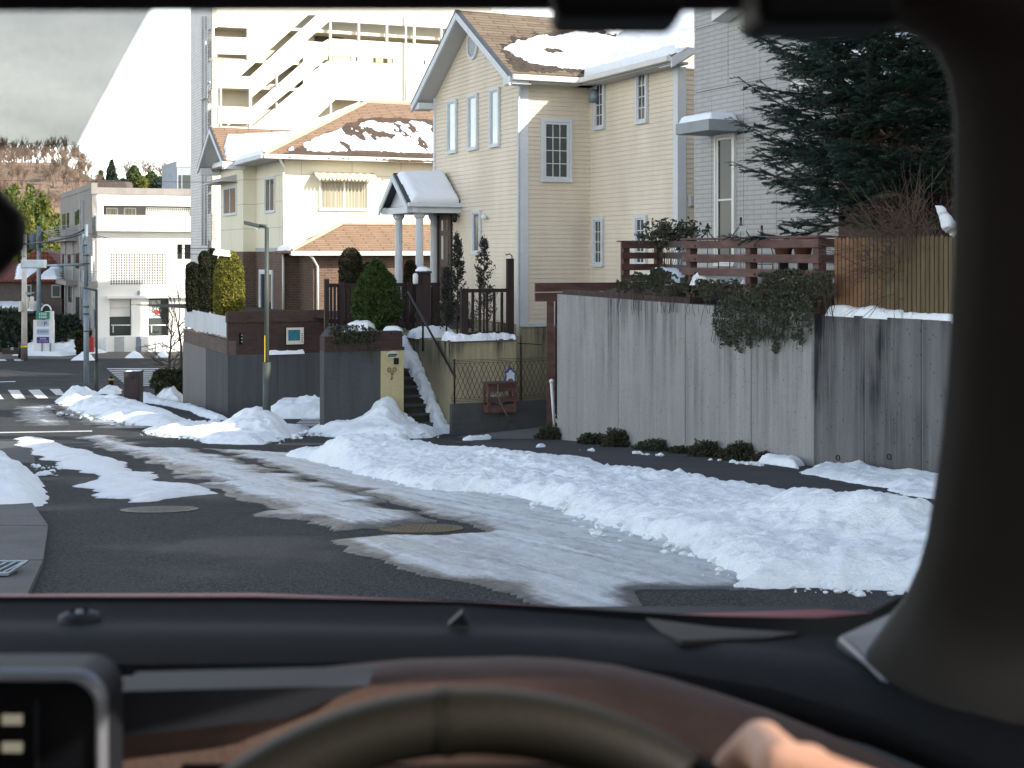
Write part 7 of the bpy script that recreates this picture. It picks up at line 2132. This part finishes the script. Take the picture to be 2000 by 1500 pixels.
# trees one can tell apart on the right part of the hill
def hill_tree(px, top, bot, Y, wpx, m, lab, seed, kind='round', n=1500):
    x = (px-CX)/F*Y; z1 = P(px,top,Y).z; z0 = min(P(px,bot,Y).z, z1-2); rad = wpx/2/F*Y
    if kind == 'bare':
        t = thing('bare_tree', (x,Y,z0-1.5), lab, 'tree', 'trees on the far ridge'); b = MB(); rn = random.Random(seed)
        h = z1-z0+1.5; b.tube([V((x,Y,z0-1.5)), V((x,Y,z0-1.5+h*.4))], [.14,.10], 5, caps=False); b.build('trunk', M['twig_far'], t)
        b = MB(); bare(b, V((x,Y,z0-1.5+h*.38)), UP, h*.27, .07, 4, rn, 4, .55, .1, .74, 3, .12, .02); b.build('crown', M['twig_far'], t); return
    prof = (lambda z: max(.04,(1-z))**.8) if kind == 'cone' else (lambda z: math.sin(math.pi*min(1,z*.85+.12))**.7)
    t = thing('evergreen_tree', (x,Y,z0), lab, 'tree', 'trees on the far ridge')
    r = np.random.default_rng(seed); z = r.uniform(0,1,n); rd = np.array([prof(q) for q in z]); th = r.uniform(0,6.28,n)
    cl = .65+.7*fbm(th*1.8, z*6, seed, 3); rr = rad*rd*cl*np.sqrt(r.uniform(.15,1,n))
    p = np.stack([x+rr*np.cos(th), Y+rr*np.sin(th), z0+z*(z1-z0)], 1)
    foliage('crown', p, None, .42, M[m], t, 1.2, seed)
    b = MB(); b.tube([V((x,Y,z0-2)), V((x,Y,z0+(z1-z0)*.8))], [.15,.04], 5, caps=False); b.build('trunk', M['bark'], t)
hill_tree(218, 313, 370, 185, 34, 'far_dark', 'dark ragged conifer on the far ridge', 101, 'cone', 1500)
hill_tree(197, 334, 368, 180, 13, 'far_green', 'small bright green tree at the roof edge of the ridge', 102, 'round', 700)
hill_tree(250, 308, 372, 190, 46, '', 'wide bare tree right of the dark conifer', 103, 'bare')
hill_tree(262, 325, 372, 186, 30, 'far_green', 'olive evergreen below the wide bare tree', 104, 'round', 1300)
hill_tree(285, 312, 372, 192, 40, '', 'bare tree in the middle of the ridge', 105, 'bare')
hill_tree(278, 345, 372, 178, 26, 'bamboo', 'yellow-green bushy tree low on the ridge', 106, 'round', 1100)
hill_tree(296, 336, 372, 180, 26, 'far_green', 'rounded green tree in the ridge gap', 107, 'round', 1300)
hill_tree(318, 316, 372, 192, 44, '', 'reddish bare tree near the blue-grey building', 108, 'bare')
hill_tree(334, 322, 372, 188, 30, '', 'last bare tree before the blue-grey building', 109, 'bare')
hill_tree(313, 346, 374, 178, 26, 'far_dark', 'dark green tree above the white building roof', 110, 'round', 1300)
hill_tree(240, 350, 374, 176, 30, 'far_dark', 'low dark evergreen behind the white parapet', 111, 'round', 1100)
b = MB(); b.prism([P(178,372,170), P(250,372,170), P(244,354,170), P(186,351,170)], (0,3,0)); tag(b.build('ridge_house', M['dh_wall']), 'brown low house roof showing on the ridge', 'house')
# ------------------------------------------------------------------ the car the photograph is taken from
M['red_paint'] = mat('red_car_paint', (.16,.010,.022), .55, .05, 2, coat=.0, spec=.3)
M['dash'] = mat('dash_plastic', (.0065,.0078,.0095), .8, .12, 30, .0012, 260, spec=.22)
M['dash_brown'] = mat('brown_leather', (.085,.054,.045), .75, .15, 25, .0010, 220, spec=.2)
M['dash_dark'] = mat('dark_trim', (.008,.009,.013), .6, .08, 4)
M['lining'] = mat('roof_lining', (.02,.019,.018), .9, .1, 5)
M['pillar'] = mat('pillar_trim', (.026,.024,.022), .8, .08, 3)
M['leather'] = mat('wheel_leather', (.008,.007,.004), .55, .12, 6, .0005, 500, spec=.28)
M['gloss_black'] = mat('gloss_black', (.004,.004,.005), .12, 0.01, 3, spec=.5)
M['satin'] = mat('satin_metal', (.20,.21,.235), .40, .05, 4, metal=.5)
M['frit'] = mat('black_glass_edge', (.004,.004,.005), .6, .01, 3, spec=.1)
car = thing('car', (-.35, .3, G(0)), 'interior and red bonnet of the right-hand-drive car the view looks out of', 'car')
def loft(rows, name, material, parent, th=.012, up=(0,0,-1), smooth=True):
    """surface through rows of points, thickened"""
    n = len(rows[0]); U_ = V(up)*th; vs = []; fs = []
    for r_ in rows: vs += [V(p) for p in r_]
    m = len(rows); tot = m*n
    vs += [v+U_ for v in vs[:tot]]
    for j in range(m-1):
        for i in range(n-1):
            a = j*n+i; fs.append((a,a+1,a+n+1,a+n)); fs.append((tot+a,tot+a+n,tot+a+n+1,tot+a+1))
    for j in range(m-1):
        for i in (0, n-1):
            a = j*n+i; fs.append((a,a+n,tot+a+n,tot+a))
    for i in range(n-1):
        for j in (0, m-1):
            a = j*n+i; fs.append((a,a+1,tot+a+1,tot+a))
    return mk(name, np.array([tuple(v) for v in vs]), fs, material, parent, smooth=False, sm=[smooth]*len(fs))
def resample(pl, xs):
    a = np.array(pl, float)
    return [tuple(float(np.interp(x, a[:,0], a[:,k])) for k in range(1, a.shape[1])) for x in xs]
XS = list(range(-1300, 2401, 100))
# bonnet
rows = []
for Yv, dz in ((1.32,.0), (1.5,.035), (1.7,.0), (1.95,-.095), (2.2,-.19), (2.4,-.28), (2.48,-.4), (2.5,-.60)):
    row = []
    for px in range(-1900, 2100, 100):
        x = (px-CX)/F*1.7
        py = float(np.interp(px, [-1900,-600,0,500,1000,1300,1600,1800,2100], [1185,1170,1160,1158,1178,1200,1190,1202,1290]))
        z = -(py-CY)/F*1.7
        row.append((x*(1.0), Yv, z+dz))
    rows.append(row)
loft(rows, 'bonnet', M['red_paint'], car, .02)
# black glass edge and dash top
frit = [(-1300,1200,1.25),(-600,1172,1.28),(0,1165,1.28),(500,1165,1.28),(900,1174,1.27),(1100,1185,1.26),(1250,1196,1.24),(1425,1204,1.2),(1600,1206,1.14),(1700,1196,1.08),(1760,1166,1.03),(1950,1060,.98),(2400,900,.9)]
fl = [(-1300,1212,1.24),(-600,1184,1.27),(0,1177,1.27),(500,1177,1.27),(900,1184,1.26),(1100,1199,1.25),(1250,1212,1.23),(1425,1227,1.19),(1600,1243,1.12),(1700,1250,1.06),(1760,1262,1.02),(1950,1330,.96),(2400,1500,.88)]
A_ = resample(frit, XS); B_ = resample(fl, XS)
loft([[P(x,a[0],a[1]) for x, a in zip(XS, A_)], [P(x,a[0],a[1]) for x, a in zip(XS, B_)]], 'black_glass_edge', M['frit'], car, .006, (0,.5,-1))
d1 = [(-1300,1262,1.14),(0,1222,1.16),(600,1226,1.16),(1100,1236,1.14),(1400,1256,1.08),(1650,1290,1.0),(1950,1400,.92),(2400,1600,.85)]
d2 = [(-1300,1345,1.0),(0,1300,1.02),(600,1296,1.03),(850,1290,1.04),(1100,1283,1.05),(1300,1310,1.0),(1500,1345,.96),(1700,1400,.92),(1950,1500,.86),(2400,1720,.80)]
d3 = [(-1300,1420,.98),(0,1380,.985),(600,1360,.99),(1000,1320,1.0),(1300,1360,.98),(1500,1400,.93),(1700,1460,.90),(1950,1560,.84)]
C_, D__, E__ = resample(d1, XS), resample(d2, XS), resample(d3, XS)
loft([[P(x,a[0]-.5,a[1]) for x, a in zip(XS, R_)] for R_ in (B_, C_, D__)], 'dashboard_top', M['dash'], car, .02)
# mesh patch whose tan colour stands in for a sun patch on the dash
b = MB()
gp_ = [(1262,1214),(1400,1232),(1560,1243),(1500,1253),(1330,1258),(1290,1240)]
def onloft(px, py):
    y0 = np.interp(px, [a[0] for a in fl], [a[1] for a in fl]); Y0 = np.interp(px, [a[0] for a in fl], [a[2] for a in fl])
    y1 = np.interp(px, [a[0] for a in d1], [a[1] for a in d1]); Y1 = np.interp(px, [a[0] for a in d1], [a[2] for a in d1])
    k = (py-y0)/max(1e-6, y1-y0); return P(px, py, float(Y0+(Y1-Y0)*k))+UP*.003
b.prism([onloft(*p) for p in gp_], (0,0,-.004)); b.build('sun_patch', brick('sun_patch_mesh', (.10,.085,.06), (.085,.072,.052), (.015,.015,.015), .004, .004, .0012, .0005, .7), car)
for px, py, w_, h_ in ((155,1213,45,14), (893,1230,16,16)):
    c_ = onloft(px, py); b = MB()
    if w_ > 20: b.lathe(c_-UP*.008, [(.019,0),(.017,.010),(.009,.014),(.008,.009)], 20)
    else: b.prism([c_+V((-.008,0,0)), c_+V((.010,0,0)), c_+V((.004,0,.011))], (0,.015,0))
    o = b.build('sunlight_sensor' if w_ > 20 else 'dash_clip', M['dash_dark'], car)
    if w_ > 20: b = MB(); b.ball(c_+UP*.005+V((.002,-.006,0)), .004, 8); b.build('sensor_lens', M['satin'], o)
# brown instrument cowl
ax = list(range(200, 1901, 50))
top = [(200,1322,.96),(400,1316,.96),(560,1312,.955),(680,1298,.95),(800,1287,.95),(1000,1282,.95),(1100,1286,.95),(1200,1298,.945),(1300,1322,.94),(1400,1352,.93),(1500,1385,.92),(1600,1425,.90),(1750,1490,.88),(1900,1560,.86)]
tr_ = resample(top, ax)
rows = [[P(x,a[0]+4,a[1]+.05) for x, a in zip(ax, tr_)], [P(x,a[0],a[1]) for x, a in zip(ax, tr_)], [P(x,a[0]+12,a[1]-.03) for x, a in zip(ax, tr_)], [P(x,a[0]+45,a[1]-.06) for x, a in zip(ax, tr_)], [P(x,a[0]+130,a[1]-.075) for x, a in zip(ax, tr_)], [P(x,a[0]+420,a[1]-.08) for x, a in zip(ax, tr_)]]
loft(rows, 'instrument_cowl', M['dash_brown'], car, .012)
b = MB(); b.prism([P(232,1350,.865), P(720,1338,.865), P(560,1402,.862), P(232,1440,.86)], (0,.04,0)); b.build('recess_shadow', M['dash_dark'], car)  # dark plate stands in for the recess shadow on the dash
b = MB(); b.box((-1.15,.90,-1.0), (1.65,0,0), (0,.3,0), (0,0,.62)); b.build('lower_dashboard', M['dash_dark'], car)
b = MB(); b.box((-.2,.78,-.44), (.38,0,0), (0,.06,0), (0,0,.13)); b.build('instrument_cluster', M['gloss_black'], car)
# steering wheel
wc = V((-.0167,.522,-.3565)); ex_, ey_ = V((1,0,0)), V((0,.42,.9075)); wn = V((0,-.9075,.42))
def rim(th, er=0, n=0): 
    d = ex_*math.sin(th)+ey_*math.cos(th); return wc+d*(.185-.0135+er)+wn*n
b = MB(); ring = []
NS, NR = 14, 96; vs = []; fs = []
for i in range(NR):
    th = 2*math.pi*i/NR; d = ex_*math.sin(th)+ey_*math.cos(th)
    for k in range(NS):
        a = 2*math.pi*k/NS; vs.append(wc+d*(.1715+.0140*math.cos(a))+wn*(.0165*math.sin(a)))
for i in range(NR):
    for k in range(NS):
        fs.append((i*NS+k, i*NS+(k+1) % NS, ((i+1) % NR)*NS+(k+1) % NS, ((i+1) % NR)*NS+k))
sw_ = mk('steering_wheel', np.array([tuple(v) for v in vs]), fs, M['leather'], car, smooth=True)
for th in (-.055, -.075):
    b = MB(); d = ex_*math.sin(th)+ey_*math.cos(th); tg = ex_*math.cos(th)-ey_*math.sin(th)
    vs = []; fs = []
    for s_ in (-.0012, .0012):
        for k in range(14):
            a = 2*math.pi*k/14; vs.append(wc+d*(.1715+.0149*math.cos(a))+wn*(.0174*math.sin(a))+tg*s_)
    for k in range(14): fs.append((k,(k+1) % 14,14+(k+1) % 14,14+k))
    mk('rim_seam', np.array([tuple(v) for v in vs]), fs, M['leather'], sw_, smooth=True)
for th in (math.pi*.5, math.pi*1.5, math.pi):
    b = MB(); b.tube([wc+wn*-.02, rim(th)], [.026,.012], 8); b.build('spoke', M['dash_dark'], sw_)
b = MB(); b.lathe(wc+wn*-.04, [(.06,0),(.075,.02),(.07,.04),(.04,.05)], 24, ax=wn); b.build('hub', M['dash_dark'], sw_)
b = MB(); b.tube([wc+wn*-.03, wc+wn*-.32], .035, 12); b.build('steering_column', M['dash_dark'], sw_)
# centre display
Y = .80
x0, x1, zt_, zb_ = -.50, P(200,0,Y).x, P(0,1318,Y).z, -.46
def rrect(x0, x1, z0, z1, r, y, n=8):
    pts = []
    for cx, cz, a0 in ((x1-r,z1-r,0),(x0+r,z1-r,90),(x0+r,z0+r,180),(x1-r,z0+r,270)):
        for k in range(n+1):
            a = R(a0+90*k/n); pts.append(V((cx+r*math.cos(a), y, cz+r*math.sin(a))))
    return pts
b = MB(); b.prism(rrect(x0,x1,zb_,zt_,.019,Y+.012), (0,.03,0)); ds = b.build('display_back', M['dash_dark'], car)
out_, inn = rrect(x0,x1,zb_,zt_,.019,Y), rrect(x0+.0035,x1-.0035,zb_+.0035,zt_-.0035,.0165,Y-.001)
n = len(out_); b = MB()
vs = out_+inn+[p+V((0,.013,0)) for p in out_]+[p+V((0,.006,0)) for p in inn]
fs = []
for k in range(n):
    j = (k+1) % n; fs += [(k,j,n+j,n+k), (k,2*n+k,2*n+j,j), (n+k,n+j,3*n+j,3*n+k)]
b.add(vs, fs, 0, True); b.build('display_rim', M['satin'], car)
b = MB(); b.prism(rrect(x0+.003,x1-.003,zb_+.003,zt_-.003,.0165,Y+.004), (0,.006,0)); sc_ = b.build('screen', M['gloss_black'], car)
em, en, eo = nodes('screen_icon'); e_n = en.nodes.new('ShaderNodeEmission'); e_n.inputs[0].default_value = (.75,.70,.52,1); e_n.inputs[1].default_value = .16; en.links.new(e_n.outputs[0], eo.inputs[0])
for py in (1405, 1459):
    for k in range(4):
        a_ = P(5+k*10, py+10, Y+.003); c_ = P(13+k*10, py-9, Y+.003)
        b = MB(); b.box((a_.x,Y+.002,a_.z), (c_.x-a_.x,0,0), (0,.002,0), (0,0,c_.z-a_.z)); b.build('icon', em, sc_)
b = MB(); a_ = P(68,1500,Y+.003); b.box((a_.x,Y+.0025,a_.z), (.0022,0,0), (0,.001,0), (0,0,.04)); b.build('screen_divider', M['dash'], sc_)
# pillars, roof, doors
def sweep(pts, sec, name, material, parent=car):
    n = len(sec); vs = []; fs = []
    for p in pts:
        for s_ in sec: vs.append(V(p)+V(s_))
    for i in range(len(pts)-1):
        for k in range(n):
            fs.append((i*n+k, i*n+(k+1) % n, (i+1)*n+(k+1) % n, (i+1)*n+k))
    fs.append(tuple(range(n))[::-1]); fs.append(tuple(range((len(pts)-1)*n, len(pts)*n)))
    return mk(name, np.array([tuple(v) for v in vs]), fs, material, parent, sm=[True]*len(fs))
pil = [(1690,10,.60),(1745,38,.60),(1800,62,.60),(1835,95,.61),(1858,150,.62),(1868,230,.64),(1867,340,.67),(1866,470,.70),(1860,620,.74),(1852,750,.79),(1842,860,.83),(1828,960,.87),(1812,1060,.91),(1795,1120,.94),(1770,1175,.965),(1735,1225,.98),(1690,1290,.985),(1765,1372,.965),(1850,1432,.94),(1990,1500,.92),(2150,1590,.90)]
sec = [(0,0,0),(.010,-.022,0),(.030,-.040,0),(.060,-.050,0),(.16,-.055,0),(.16,.06,0),(.03,.05,0),(.006,.022,0)]
sweep([P(*p) for p in pil], sec, 'pillar_trim', M['pillar'])
pl2 = [(-P(*p).x*1.0-.74, P(*p).y, P(*p).z) for p in pil]
sweep(pl2, [(-a, b_, c_) for a, b_, c_ in sec], 'pillar_trim', M['pillar'])
b = MB(); b.prism([P(1640,1243,1.06), P(1740,1198,1.05), P(1772,1160,1.03), P(1745,1235,1.0), P(1700,1290,.99)], (0,.01,-.01)); b.build('corner_reflection', mat('painted_reflection', (.09,.10,.115), .5, .05, 3), car)  # pale panel imitates a reflection at the pillar foot
b = MB(); b.tube([P(1642,1250,1.04), P(1700,1300,.985), P(1765,1368,.955), P(1880,1440,.92)], .0022, 6); b.build('seam_trim', M['satin'], car)
rows = []
for Yv, z in ((.80,.155),(.66,.118),(.60,.1051),(.57,.105),(.50,.150),(.42,.205),(.30,.225),(0,.24),(-.6,.24),(-1.4,.20),(-1.9,.08)):
    rows.append([(x, Yv, z+(.0 if -1.1 < x < .42 else -.02)) for x in (-1.16,-1.05,-.7,-.3,0,.2,.34,.44)])
loft(rows, 'roof_lining', M['lining'], car, .05, (0,0,1))
for x0, x1, zb2, w_ in ((1078,1328,49,.04), (1466,1736,60,.04)):
    a_ = P(x0,zb2,.52); c_ = P(x1,zb2,.52)
    b = MB(); b.box((a_.x,.50,a_.z), (c_.x-a_.x,0,0), (0,.045,0), (0,0,.06)); b.build('visor_hinge', M['frit'], car, .004)
b = MB(); b.box((.42,-1.7,.212), (.07,0,0), (0,2.25,0), (0,0,.05)); b.build('door_rail', M['lining'], car)
b = MB(); b.box((-1.18,-1.7,.14), (.07,0,0), (0,2.25,0), (0,0,.06)); b.build('door_rail', M['lining'], car)
b = MB(); b.box((.42,-1.7,-1.05), (.08,0,0), (0,2.6,0), (0,0,.68)); b.build('door_panel', M['dash_dark'], car, .01)
b = MB(); b.box((-1.2,-1.7,-1.05), (.08,0,0), (0,2.6,0), (0,0,.68)); b.build('door_panel', M['dash_dark'], car, .01)
b = MB(); b.box((-1.2,-1.8,-1.08), (1.7,0,0), (0,3.1,0), (0,0,.03)); b.build('floor_mat', M['dash_dark'], car)
b = MB(); b.box((-1.2,-1.8,-1.05), (1.7,0,0), (0,.1,0), (0,0,.85)); b.build('rear_panel', M['dash_dark'], car)
b = MB(); b.box((-1.18,1.30,-1.15), (1.72,0,0), (0,1.05,0), (0,0,.55)); b.build('engine_bay', M['dash_dark'], car)
for x in (-1.02, .32):
    for yv in (1.75, -1.2):
        b = MB(); b.lathe((x, yv, G(yv)+.32), [(.20,-.1),(.30,-.1),(.32,-.06),(.32,.06),(.30,.1),(.20,.1)], 28, ax=(1,0,0)); b.build('wheel', M['dash_dark'], car)
for x, s_ in ((-.78,-1), (.04,1)):
    b = MB(); b.box((x-.24,-.62,-.78), (.48,0,0), (0,.5,0), (0,0,.18)); b.build('seat', M['dash_dark'], car, .04)
    b = MB(); b.box((x-.24,-.80,-.62), (.48,0,0), (0,.14,0), (0,-.1,.62)); b.build('seat_back', M['dash_dark'], car, .04)
# windscreen
m_, n_2, o_2 = nodes('clear_windscreen'); tb = n_2.nodes.new('ShaderNodeBsdfTransparent'); tb.inputs[0].default_value = (.975,.985,.98,1); n_2.links.new(tb.outputs[0], o_2.inputs[0])
rows = [[V((x, .64, .13)) for x in (-1.05,-.4,.31)], [V((-1.15,1.20,-.305)), V((-.4,1.29,-.318)), V((.33,1.10,-.29))]]
b = MB(); b.add(rows[0]+rows[1], [(0,1,4,3), (1,2,5,4)]); b.build('windscreen', m_, car)
# rear-view mirror
c_ = V((-.31,.55,.0083)); b = MB()
vs = []; fs = []; ns_ = 24
prf = [(0,.3),(.012,.75),(.03,.95),(.06,1),(.20,1),(.225,.95),(.245,.7),(.25,.25)]
for u, k in prf:
    for i in range(ns_):
        a = 2*math.pi*i/ns_; ca, sa = math.cos(a), math.sin(a)
        vs.append(V((-.195-u, .55+.022*k*math.copysign(abs(sa)**.7, sa), .0083+.0262*k*math.copysign(abs(ca)**.7, ca))))
for j in range(len(prf)-1):
    for i in range(ns_): fs.append((j*ns_+i, j*ns_+(i+1) % ns_, (j+1)*ns_+(i+1) % ns_, (j+1)*ns_+i))
fs.append(tuple(range(ns_))[::-1]); fs.append(tuple(range((len(prf)-1)*ns_, len(prf)*ns_)))
mo = mk('rear_view_mirror', np.array([tuple(v) for v in vs]), fs, M['frit'], car, smooth=True)
b = MB(); b.tube([V((-.32,.56,.03)), V((-.32,.60,.10))], .010, 8); b.build('mirror_stalk', M['frit'], mo)
# perforated shade film stuck inside the windscreen
m_, n_2, o_2 = nodes('shade_film')
tb = n_2.nodes.new('ShaderNodeBsdfTransparent'); df = n_2.nodes.new('ShaderNodeBsdfDiffuse'); df.inputs[0].default_value = (.30,.30,.29,1)
vv = nd(n_2, 'ShaderNodeTexVoronoi'); vv.inputs['Scale'].default_value = 900; n_2.links.new(pos(n_2), vv.inputs['Vector'])
cc = mixc(n_2, ramp(n_2, vv.outputs['Distance'], .2, .7), (.48,.485,.475), (.385,.39,.39)); n_2.links.new(cc, tb.inputs[0])
mx_ = n_2.nodes.new('ShaderNodeMixShader'); mx_.inputs[0].default_value = .06
n_2.links.new(tb.outputs[0], mx_.inputs[1]); n_2.links.new(df.outputs[0], mx_.inputs[2]); n_2.links.new(mx_.outputs[0], o_2.inputs[0])
b = MB(); b.prism([P(-900,15,.618), P(299,15,.618), P(150,291,.69), P(120,289,.69), P(-900,284,.69)], (0,.0012,0))
tag(b.build('shade_film', m_), 'translucent grey shade film across the upper left of the windscreen', 'sun shade')

# ------------------------------------------------------------------ the driver's hand on the wheel
def hand():
    b = MB()
    def caps(pts, rs):
        for i in range(len(pts)-1):
            a, c = V(pts[i]), V(pts[i+1]); k = max(2, int((c-a).length/.004))
            for j in range(k+1):
                u = j/k; b.ball(a.lerp(c,u), rs[i]+(rs[i+1]-rs[i])*u, 8)
    th = [R(37), R(42.8), R(48.6), R(54)]
    wrist = rim(R(58), .060, .115)+V((.03,0,-.03))
    scl = (1.0,1.12,1.1,.95)
    for k, t_ in enumerate(th):
        s_ = scl[k]; mcp = rim(t_+.05, .020*s_, .050)
        pip = rim(t_, .0305*s_, .010); dip = rim(t_-.01, .022*s_, -.027*s_); tip = rim(t_-.01, -.006, -.030*s_)
        caps([mcp, pip, dip, tip], [.0125*s_, .0105*s_, .0092*s_, .0078*s_])
        caps([mcp, mcp.lerp(wrist,.5), wrist], [.0135*s_, .016, .019])
    tb_ = wrist.lerp(rim(R(38),-.01,.045),.45)
    caps([wrist, tb_+wn*.006, rim(R(38),-.018,.032), rim(R(32),-.016,.030)], [.019,.015,.0115,.009])
    fore = wrist+V((.16,-.20,-.16))
    caps([wrist, wrist.lerp(fore,.4), fore], [.021,.030,.038])
    return b
M['skin'] = None
m_, n_2, o_2 = nodes('skin')
f_ = ramp(n_2, noi(n_2, pos(n_2), 60, 4), .3, .7)
c_ = mixc(n_2, f_, (.50,.27,.19), (.58,.34,.25))
pb = bsdf(n_2, o_2, c_, .5, .35, 0, noi(n_2, pos(n_2), 350, 4), .0006)
pb.inputs['Subsurface Weight'].default_value = .2; pb.inputs['Subsurface Radius'].default_value = (.008,.003,.0015); pb.inputs['Subsurface Scale'].default_value = .6
hb = hand(); ho = hb.build('person', m_)
rm = ho.modifiers.new('remesh', 'REMESH'); rm.mode = 'VOXEL'; rm.voxel_size = .0022; rm.use_smooth_shade = True
sm_ = ho.modifiers.new('smooth', 'SMOOTH'); sm_.iterations = 4; sm_.factor = .5
tag(ho, "driver's bare hand gripping the upper right of the steering wheel", 'person')
# fingernails sit on the far side of the rim; sleeve covers the forearm
wr = rim(R(58), .060, .115)+V((.02,0,-.03)); fo = wr+V((.16,-.20,-.16))
b = MB(); b.tube([wr.lerp(fo,.38), wr.lerp(fo,.45), wr.lerp(fo,1.02)], [.038,.042,.052], 16); b.build('sleeve', M['dash_dark'], ho)
